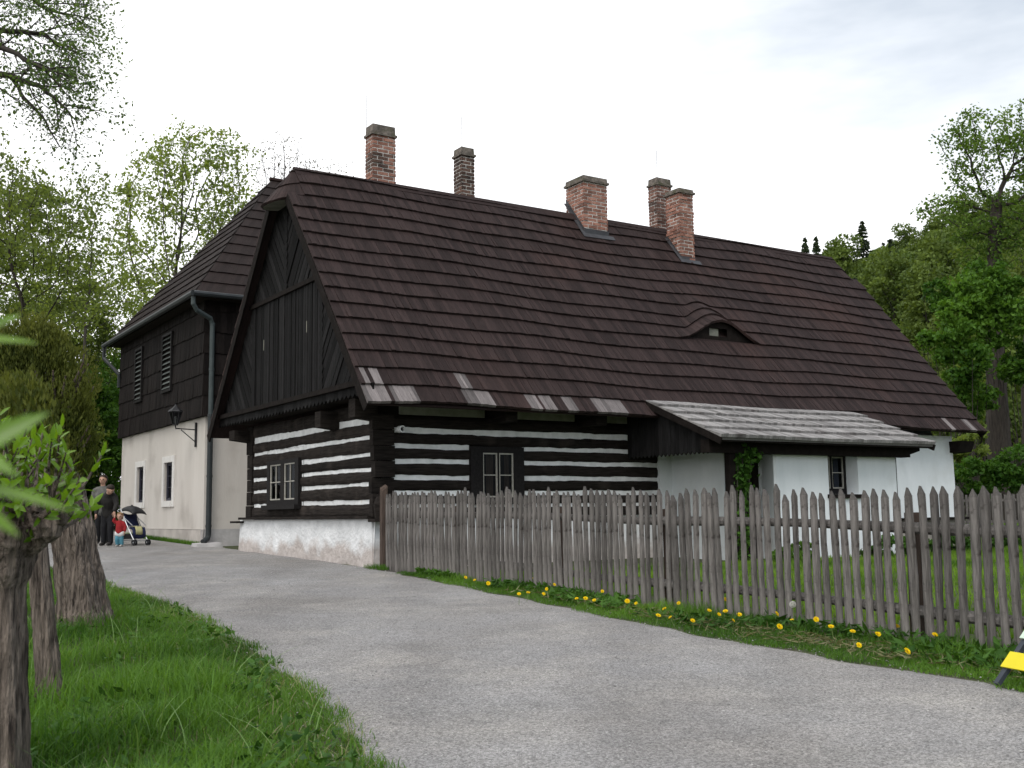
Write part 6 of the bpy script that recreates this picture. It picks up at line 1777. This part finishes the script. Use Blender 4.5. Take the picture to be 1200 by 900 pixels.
m = MB(); r = np.random.default_rng(3)
for d in unit(r.normal(0, 1, (170, 3))):
    d = Vector(d); e = d.orthogonal().normalized(); f_ = d.cross(e)
    m.face([d * .004, d * .024 + e * .0004, d * .024 - e * .0004], .5)
    for a in range(5):
        g_ = (e * math.cos(a * 1.256) + f_ * math.sin(a * 1.256)) * .006
        m.face([d * .023, d * .029 + g_ * 1.0, d * .029 + (e * math.cos(a * 1.256 + .5) + f_ * math.sin(a * 1.256 + .5)) * .006], r.random())
o = m.build('seed_head', M['fluff'], dc, fix=False); o.location = (0, 0, .245)

# climber on the porch post
r = np.random.default_rng(12); cs = []
for i in range(1100):
    f = r.random(); z = -1.0 + 2.06 * f
    cs.append(nv(hw(6.17 + .10 * (.6 + f) + r.normal(0, .08 + .03 * f), -2.42 + r.normal(0, .09), z)))
for i in range(90):
    f = r.random(); cs.append(nv(hw(6.3 + .35 * f + r.normal(0, .06), -2.5 + r.normal(0, .06), 1.12 - .15 * f * f + r.normal(0, .07))))
c = np.array(cs); o = nv(hw(6.2, -2.42, -.95))
cb = thing('climbing_plant', 'leafy green climber growing up the dark porch post', 'climber', tuple(o))
leaves('foliage', c - o, .10, M['ivy'], r, cb, .8, flat=.3)
m = MB()
for k in range(4): m.tube([nv(hw(6.2 + .05 * k, -2.42, -1.0)) - o, nv(hw(6.12 + .08 * k, -2.45, 0)) - o, nv(hw(6.2 + .12 * k, -2.46, 1.0)) - o], [.015, .012, .006], 5)
m.build('stems', M['bark_grey'], cb)
def hb(u, v, z, rx, rz):
    p = hw(u, v, z); return (p.x, p.y, p.z, rx, rx, rz)
bush(80, [hb(9.6, -3.2, -.75, .35, .3), hb(10.5, -3.1, -.78, .4, .3), hb(8.9, -3.2, -.85, .3, .2)], 2600, 'low garden shrub in front of the white porch block', M['ivy'], .09, 'shrub', 'shrub', stems=8)
bush(81, [hb(12.2, -2.6, -.78, .45, .32), hb(13.2, -2.5, -.74, .5, .36), hb(14.3, -2.4, -.72, .45, .33), hb(15.2, -2.3, -.78, .4, .3)], 4200, 'row of leafy bed plants below the stone base of the cottage end', M['ivy'], .10, 'shrub', 'bed_plants', stems=10)
bush(82, [hb(7.1, -3.0, -.78, .3, .28), hb(6.6, -3.1, -.85, .25, .2)], 1400, 'small plant at the foot of the climber', M['leaf_lush'], .09, 'shrub', 'shrub', stems=6)
def petal_flower(name, label, mat_, loc, H, s):
    root = thing(name, label, 'flower', loc)
    m = MB(); m.tube([(0, 0, -.02), (.01, 0, H * .5), (0, 0, H)], .006, 5); m.build('stem', M['stem'], root)
    m = MB()
    for k in range(6):
        a = k * 1.047; d = Vector((math.cos(a), math.sin(a), .9)) * s; e = Vector((-math.sin(a), math.cos(a), 0)) * s * .45
        m.face([Vector((0, 0, 0)), d * .6 + e, d * 1.1, d * .6 - e], .5)
    o = m.build('petals', mat_, root, fix=False); o.location = (0, 0, H)
p = hw(12.6, -3.0, 0); petal_flower('tulip', 'orange-red flower in the bed behind the fence', M['red'], (p.x, p.y, gz(p.x, p.y)), .42, .07)
p = hw(11.6, -3.1, 0); petal_flower('white_flower', 'white flower in the garden bed near the red one', M['white_petal'], (p.x, p.y, gz(p.x, p.y)), .5, .06)

# ================================================================== PEOPLE AND PUSHCHAIR
M['skin'] = mat('skin', (0.42, 0.25, 0.18), (0.48, 0.29, 0.21), 6, 0.6)
M['hair_dark'] = mat('dark hair', (0.018, 0.012, 0.009), (0.035, 0.024, 0.018), 20, 0.7)
M['hair_fair'] = mat('light brown hair', (0.17, 0.10, 0.05), (0.26, 0.16, 0.085), 20, 0.7)
M['grey_knit'] = mat('grey pullover', (0.10, 0.10, 0.092), (0.155, 0.152, 0.14), 9, 0.95, 0.3)
M['dark_coat'] = mat('dark jacket', (0.012, 0.011, 0.011), (0.024, 0.022, 0.02), 7, 0.8, 0.3)
M['black_cloth'] = mat('black trousers', (0.006, 0.006, 0.008), (0.012, 0.012, 0.014), 7, 0.85)
M['red_cloth'] = mat('red jacket', (0.20, 0.010, 0.013), (0.29, 0.016, 0.019), 9, 0.85)
M['blue_cloth'] = mat('light blue trousers', (0.055, 0.19, 0.26), (0.095, 0.26, 0.33), 8, 0.9)
M['white_cloth'] = mat('white cloth', (0.6, 0.6, 0.6), (0.7, 0.7, 0.7), 8, 0.9)
M['shoe'] = mat('dark shoe', (0.02, 0.018, 0.017), (0.035, 0.03, 0.028), 9, 0.6)
M['shoe_pale'] = mat('pale shoe', (0.35, 0.33, 0.3), (0.45, 0.43, 0.4), 9, 0.6)
M['navy'] = mat('navy fabric', (0.012, 0.016, 0.05), (0.022, 0.03, 0.085), 8, 0.8)
M['black_plastic'] = mat('black plastic', (0.01, 0.01, 0.011), (0.018, 0.018, 0.02), 8, 0.5)
M['alu'] = mat('grey metal tube', (0.45, 0.46, 0.48), (0.55, 0.56, 0.58), 8, 0.35, metal=0.7)
M['pale_yellow'] = mat('pale yellow cloth', (0.42, 0.40, 0.20), (0.5, 0.48, 0.27), 8, 0.9)

def skin_part(name, chains, mat_, parent, voxel=.016, blobs_=(), fingers=None, smooth_it=3):
    """limb chains [(point, radius)...] and ellipsoids fused into one continuous skin"""
    m = MB()
    for ch in chains:
        pts = []; rad = []
        for (p, r_), (p2, r2) in zip(ch, ch[1:]):
            for k in range(5):
                f = k / 5; pts.append(Vector(p).lerp(Vector(p2), f)); rad.append(r_ + (r2 - r_) * (f * f * (3 - 2 * f)))
        pts.append(Vector(ch[-1][0])); rad.append(ch[-1][1])
        m.tube(pts, rad, 14)
        for (p, r_) in (ch[0], ch[-1]): m.lathe(p, [(r_ * math.sin(math.pi * i / 8) + 1e-4, -r_ * math.cos(math.pi * i / 8)) for i in range(9)], 14)
        for (p, r_) in ch[1:-1]: m.lathe(p, [(r_ * .98 * math.sin(math.pi * i / 8) + 1e-4, -r_ * .98 * math.cos(math.pi * i / 8)) for i in range(9)], 14)
    for (p, (rx, ry, rz)) in blobs_:
        c = Vector(p); vs = []; fs = []; A, B = 14, 9
        for i in range(B + 1):
            t = math.pi * i / B
            for k in range(A): vs.append(c + Vector((rx * math.sin(t) * math.cos(2 * math.pi * k / A), ry * math.sin(t) * math.sin(2 * math.pi * k / A), rz * math.cos(t))))
        for i in range(B):
            for k in range(A): fs.append((i * A + k, i * A + (k + 1) % A, (i + 1) * A + (k + 1) % A, (i + 1) * A + k))
        m.raw(vs, fs)
    tmp = m.build('tmp', mat_)
    md = tmp.modifiers.new('r', 'REMESH'); md.mode = 'VOXEL'; md.voxel_size = voxel
    sm = tmp.modifiers.new('s', 'SMOOTH'); sm.factor = .5; sm.iterations = smooth_it
    dg = bpy.context.evaluated_depsgraph_get()
    me = bpy.data.meshes.new_from_object(tmp.evaluated_get(dg))
    bpy.data.objects.remove(tmp)
    bm = bmesh.new(); bm.from_mesh(me)
    if fingers:      # add fingers rooted inside the palms
        fm = MB()
        for f_ in fingers:
            fm.tube([Vector(p) for p, _ in f_], [r_ for _, r_ in f_], 7)
        t2_ = bpy.data.meshes.new('t'); t2_.from_pydata(fm.v, [], fm.f); bm.from_mesh(t2_)
    for f in bm.faces: f.smooth = True
    bm.to_mesh(me); bm.free()
    for a in list(me.attributes):
        if a.name == 'var': me.attributes.remove(a)
    at_ = me.attributes.new('var', 'FLOAT', 'FACE'); at_.data.foreach_set('value', [.5] * len(me.polygons))
    me.materials.clear(); me.materials.append(mat_)
    me.name = name
    o = bpy.data.objects.new(name, me); COL.objects.link(o); o.parent = parent
    return o
def hand(wrist, d, out_, s=1.0, curl=.5):
    """palm ellipsoid chain and five curled fingers for a hand pointing along d; out_ is the thumb side"""
    w = Vector(wrist); d = Vector(d).normalized(); o = Vector(out_); o = (o - d * o.dot(d)).normalized(); n = d.cross(o)
    palm = [(w, .024 * s), (w + d * .045 * s, .034 * s), (w + d * .085 * s, .033 * s)]
    fs = []
    for k, L_ in enumerate((.07, .078, .072, .058)):
        b = w + d * .08 * s + o * (.030 - .019 * k) * s
        m1 = b + d * L_ * .55 * s + n * L_ * curl * .25 * s; e = m1 + d * L_ * .25 * s + n * L_ * curl * .6 * s
        fs.append([(b, .0095 * s), (m1, .0085 * s), (e, .0065 * s)])
    b = w + d * .03 * s + o * .02 * s
    fs.append([(b, .012 * s), (b + d * .03 * s + o * .03 * s, .0105 * s), (b + d * .065 * s + o * .034 * s + n * .015 * s, .008 * s)])
    return palm, fs
def head_parts(c, fw, up, r_, jaw=1.0):
    """ellipsoids for skull, jaw, nose, brow, ears around a head centre; fw = gaze"""
    c, fw, up = Vector(c), Vector(fw).normalized(), Vector(up).normalized(); sd = fw.cross(up)
    return [(c + up * r_ * .12, (r_ * .80, r_ * .92, r_ * .98)), (c + fw * r_ * .25 - up * r_ * .42, (r_ * .58 * jaw, r_ * .58, r_ * .62)),
            (c + fw * r_ * .98 - up * r_ * .12, (r_ * .15, r_ * .2, r_ * .24)), (c + fw * r_ * .74 + up * r_ * .18, (r_ * .5, r_ * .2, r_ * .12)),
            (c + sd * r_ * .82, (r_ * .10, r_ * .2, r_ * .28)), (c - sd * r_ * .82, (r_ * .10, r_ * .2, r_ * .28)), (c + fw * r_ * .80 - up * r_ * .52, (r_ * .3, r_ * .1, r_ * .09))]
def face_marks(c, fw, up, r_, parent):
    c, fw, up = Vector(c), Vector(fw).normalized(), Vector(up).normalized(); sd = fw.cross(up)
    for k in (-1, 1):
        m = MB(); p = c + fw * r_ * .86 + up * r_ * .05 + sd * k * r_ * .32; m.lathe(p, [(.001, -.006), (r_ * .12, 0), (.001, .006)], 8, fw); m.build('eye', M['hair_dark'], parent)

# the bent adult leading the child
pp = at(126, 632, 26.6); pz_ = gz(pp.x, pp.y) + .02
ad = thing('person', 'adult in dark jacket and black trousers bending over, holding the hand of the small child', 'person', (pp.x, pp.y, pz_), R(0))
hc, hf, hu = (.17, -.36, 1.40), (.35, -.75, -.62), (.25, -.55, .75)
pl1, f1 = hand((-.235, -.20, .80), (.05, -.1, -1), (.3, -1, 0)); pl2, f2 = hand((.275, -.34, .86), (.05, -.1, -1), (-.6, -.6, 0))
body = skin_part('body', [[((0, .02, .9), .13), ((.03, -.10, 1.15), .13), ((.08, -.24, 1.30), .07), (hc, .06)],
    [((-.16, -.14, 1.24), .05), ((-.24, -.10, 1.0), .04), ((-.235, -.20, .80), .028)], pl1, [((.22, -.20, 1.22), .05), ((.29, -.26, 1.02), .04), ((.275, -.34, .86), .028)], pl2,
    [((-.08, .02, .88), .08), ((-.10, -.02, .48), .055), ((-.11, .02, .08), .04)], [((.08, .02, .88), .08), ((.10, -.09, .48), .055), ((.10, -.06, .08), .04)]], M['skin'], ad, .015, head_parts(hc, hf, hu, .105), f1 + f2)
skin_part('jacket', [[((0, .03, .80), .165), ((.0, .0, .95), .165), ((.04, -.10, 1.16), .185), ((.07, -.19, 1.27), .12), ((.10, -.26, 1.32), .075)],
    [((-.13, -.12, 1.25), .085), ((-.17, -.13, 1.21), .085), ((-.245, -.10, 1.0), .066), ((-.237, -.19, .83), .05)], [((.17, -.18, 1.25), .085), ((.23, -.20, 1.2), .08), ((.295, -.26, 1.02), .064), ((.277, -.335, .89), .05)]], M['dark_coat'], body)
skin_part('trousers', [[((-.07, .03, .86), .115), ((-.10, -.02, .48), .08), ((-.11, .02, .10), .066)], [((.07, .03, .86), .115), ((.10, -.09, .48), .08), ((.10, -.06, .10), .066)]], M['black_cloth'], body)
skin_part('hair', [], M['hair_dark'], body, .012, [((.185, -.385, 1.455), (.096, .092, .082)), ((.15, -.32, 1.45), (.1, .1, .09)), ((.13, -.28, 1.41), (.09, .085, .09))])
for x, y in ((-.115, 0), (.10, -.08)): skin_part('shoe', [[((x, y + .05, .055), .045), ((x - .005, y - .08, .045), .042), ((x - .01, y - .16, .035), .032)]], M['shoe'], body)

# the man behind with the pushchair
pp = at(119, 632, 27.5); pz_ = gz(pp.x, pp.y) + .02
mn = thing('person', 'man in grey collared pullover standing behind, one hand on the pushchair', 'person', (pp.x, pp.y, pz_), R(0))
hc = (.0, -.03, 1.66)
pl1, f1 = hand((-.27, -.10, .86), (.0, -.2, -1), (.2, -1, 0)); pl2, f2 = hand((.43, -.26, 1.02), (.6, -.6, -.1), (0, -.2, 1))
body = skin_part('body', [[((0, 0, .95), .13), ((0, .01, 1.2), .13), ((0, 0, 1.46), .065), ((0, -.02, 1.56), .058)],
    [((-.19, 0, 1.40), .05), ((-.26, .02, 1.12), .04), ((-.27, -.10, .86), .028)], pl1, [((.19, 0, 1.40), .05), ((.30, -.03, 1.15), .04), ((.43, -.26, 1.02), .028)], pl2,
    [((-.09, 0, .92), .085), ((-.10, -.02, .5), .058), ((-.11, .02, .08), .042)], [((.09, 0, .92), .085), ((.11, -.03, .5), .058), ((.12, 0, .08), .042)]], M['skin'], mn, .015, head_parts(hc, (0.05, -1, .05), (0, .05, 1), .112), f1 + f2)
face_marks(hc, (0.05, -1, .05), (0, .05, 1), .112, body)
skin_part('pullover', [[((0, 0, .86), .165), ((0, .0, 1.0), .165), ((0, 0, 1.25), .185), ((0, .01, 1.38), .15), ((0, .01, 1.45), .09)],
    [((-.12, 0, 1.40), .09), ((-.20, 0, 1.37), .085), ((-.268, .02, 1.12), .068), ((-.27, -.09, .89), .05)], [((.12, 0, 1.40), .09), ((.20, 0, 1.37), .085), ((.31, -.03, 1.15), .066), ((.41, -.23, 1.03), .05)]], M['grey_knit'], body)
skin_part('collar', [[((-.06, -.03, 1.465), .03), ((-.02, -.10, 1.42), .026)], [((.06, -.03, 1.465), .03), ((.02, -.10, 1.42), .026)], [((-.06, .03, 1.47), .03), ((.06, .03, 1.47), .03)]], mat('brown shirt', (.09, .07, .045), (.14, .11, .075)), body, .01)
skin_part('trousers', [[((-.075, 0, .90), .12), ((-.10, -.02, .5), .085), ((-.11, .02, .09), .07)], [((.075, 0, .90), .12), ((.11, -.03, .5), .085), ((.12, 0, .09), .07)]], M['black_cloth'], body)
skin_part('hair', [], M['hair_dark'], body, .012, [((0, .0, 1.735), (.102, .112, .07)), ((0, .035, 1.69), (.105, .10, .095)), ((0, .05, 1.62), (.09, .07, .07))])
for x, y in ((-.11, 0), (.12, -.02)): skin_part('shoe', [[((x, y + .05, .055), .045), ((x, y - .08, .045), .042), ((x, y - .16, .035), .032)]], M['shoe'], body)

# the child
pp = at(140, 632.5, 26.2); pz_ = gz(pp.x, pp.y) + .02
kd = thing('person', 'small child in red jacket and light blue trousers walking hand in hand with the adult', 'person', (pp.x, pp.y, pz_), R(0))
hc = (.0, -.02, .75)
pl1, f1 = hand((-.115, -.06, .71), (-.0, -.1, 1), (.6, -.6, 0), .6); pl2, f2 = hand((.15, -.08, .37), (.05, -.2, -1), (0, -1, 0), .6)
body = skin_part('body', [[((0, 0, .34), .075), ((0, 0, .5), .075), ((0, 0, .62), .045), ((0, -.01, .68), .04)], [((-.08, 0, .59), .033), ((-.14, -.03, .64), .028), ((-.115, -.06, .71), .02)], pl1, [((.09, 0, .59), .033), ((.14, -.02, .48), .028), ((.15, -.08, .37), .02)], pl2,
    [((-.045, 0, .33), .05), ((-.05, -.03, .18), .036), ((-.05, 0, .04), .028)], [((.045, 0, .33), .05), ((.05, 0, .18), .036), ((.055, .02, .04), .028)]], M['skin'], kd, .011, head_parts(hc, (.1, -1, .0), (0, 0, 1), .086, 1.05), f1 + f2)
face_marks(hc, (.1, -1, 0), (0, 0, 1), .086, body)
skin_part('jacket', [[((0, 0, .36), .105), ((0, 0, .48), .10), ((0, 0, .58), .085), ((0, 0, .635), .05)], [((-.06, 0, .59), .05), ((-.10, -.01, .60), .048), ((-.145, -.03, .64), .042), ((-.118, -.055, .70), .032)], [((.06, 0, .59), .05), ((.10, -.01, .57), .048), ((.145, -.02, .48), .042), ((.15, -.07, .39), .034)]], M['red_cloth'], body, .012)
skin_part('hem', [[((-.03, 0, .325), .096), ((.03, 0, .325), .096)]], M['white_cloth'], body, .012)
skin_part('trousers', [[((-.04, 0, .31), .066), ((-.05, -.03, .18), .054), ((-.05, 0, .07), .046)], [((.04, 0, .31), .066), ((.05, 0, .18), .054), ((.055, .02, .07), .046)]], M['blue_cloth'], body, .012)
skin_part('hair', [], M['hair_fair'], body, .01, [((0, -.002, .80), (.079, .088, .056)), ((0, .03, .77), (.084, .076, .075)), ((0, .04, .72), (.07, .05, .06))])
for x, y in ((-.05, 0), (.055, .01)): skin_part('shoe', [[((x, y + .03, .032), .028), ((x, y - .05, .028), .026), ((x, y - .09, .022), .02)]], M['shoe_pale'], body, .01)

# pushchair
pp = at(157, 630, 26.9); pz_ = gz(pp.x, pp.y) + .02
pc = thing('pushchair', 'navy and black folding pushchair by the plastered wall, empty', 'pushchair', (pp.x, pp.y, pz_), R(52))
mb = MB()
for k in (-1, 1):
    x = .2 * k
    mb.tube([(x, .38, .98), (x, .30, .92), (x, .05, .55), (x, -.34, .09)], .013, 6); mb.tube([(x, -.12, .48), (x, .05, .45), (x, .30, .09)], .013, 6); mb.tube([(x, .16, .72), (x, -.22, .52)], .011, 6)
mb.tube([(-.2, -.30, .13), (.2, -.30, .13)], .011, 6); mb.tube([(-.2, .27, .13), (.2, .27, .13)], .011, 6); mb.tube([(-.2, .05, .5), (.2, .05, .5)], .011, 6)
mb.build('frame', M['alu'], pc)
for k in (-1, 1):
    m = MB(); m.tube([(.2 * k, .37, .97), (.2 * k, .43, 1.05), (.2 * k, .47, 1.05)], .02, 7); m.build('handle', M['black_plastic'], pc)
    for y in (-.34, .30):
        m = MB()
        for q in (-.03, .03): m.lathe((.2 * k + q - .012, y, .075), [(.05, 0), (.075, .003), (.078, .012), (.075, .021), (.05, .024)], 16, Vector((1, 0, 0)))
        w_ = m.build('wheel', M['black_plastic'], pc)
        m = MB(); m.lathe((.2 * k - .045, y, .075), [(.02, 0), (.03, .02), (.03, .07), (.02, .09)], 10, Vector((1, 0, 0))); m.build('hub', M['alu'], w_)
def sheet(name, rows, mat_, th=.02):
    m = MB(); k = len(rows[0]); vs = [p for r_ in rows for p in r_]; n = len(rows)
    m.sm = True; m.raw(vs, [(i * k + j, i * k + j + 1, (i + 1) * k + j + 1, (i + 1) * k + j) for i in range(n - 1) for j in range(k - 1)]); 
    o = m.build(name, mat_, pc); sd = o.modifiers.new('t', 'SOLIDIFY'); sd.thickness = th; return o
sheet('seat', [[(-.19 + .076 * j, y, z - .05 * math.sin(math.pi * j / 5)) for j in range(6)] for y, z in ((.24, .86), (.16, .68), (.05, .50), (-.08, .46), (-.20, .47), (-.24, .36), (-.26, .22))], M['navy'])
sheet('canopy', [[(-.21 * math.cos(math.pi * j / 8) , .16 - .42 * math.sin(a), .72 + .30 * math.cos(a) * (0.55 + .45 * math.sin(math.pi * j / 8)) + .02) for j in range(9)] for a in [R(-25 + 16 * i) for i in range(7)]], M['black_plastic'])
m = MB(); m.hexa([(-.16, .24, .16), (.16, .24, .16), (.16, -.2, .18), (-.16, -.2, .18)], [(-.19, .26, .3), (.19, .26, .3), (.19, -.18, .3), (-.19, -.18, .3)]); m.build('basket', M['black_plastic'], pc)
sheet('cloth', [[(-.12 + .05 * j, y, z + .01 * math.sin(j * 2)) for j in range(5)] for y, z in ((-.05, .485), (-.21, .495), (-.262, .40), (-.275, .28))], M['pale_yellow'], .01)
for o_, k_ in ((ad, .95), (mn, .95), (kd, .95), (pc, .92)): o_.scale = (k_, k_, k_)
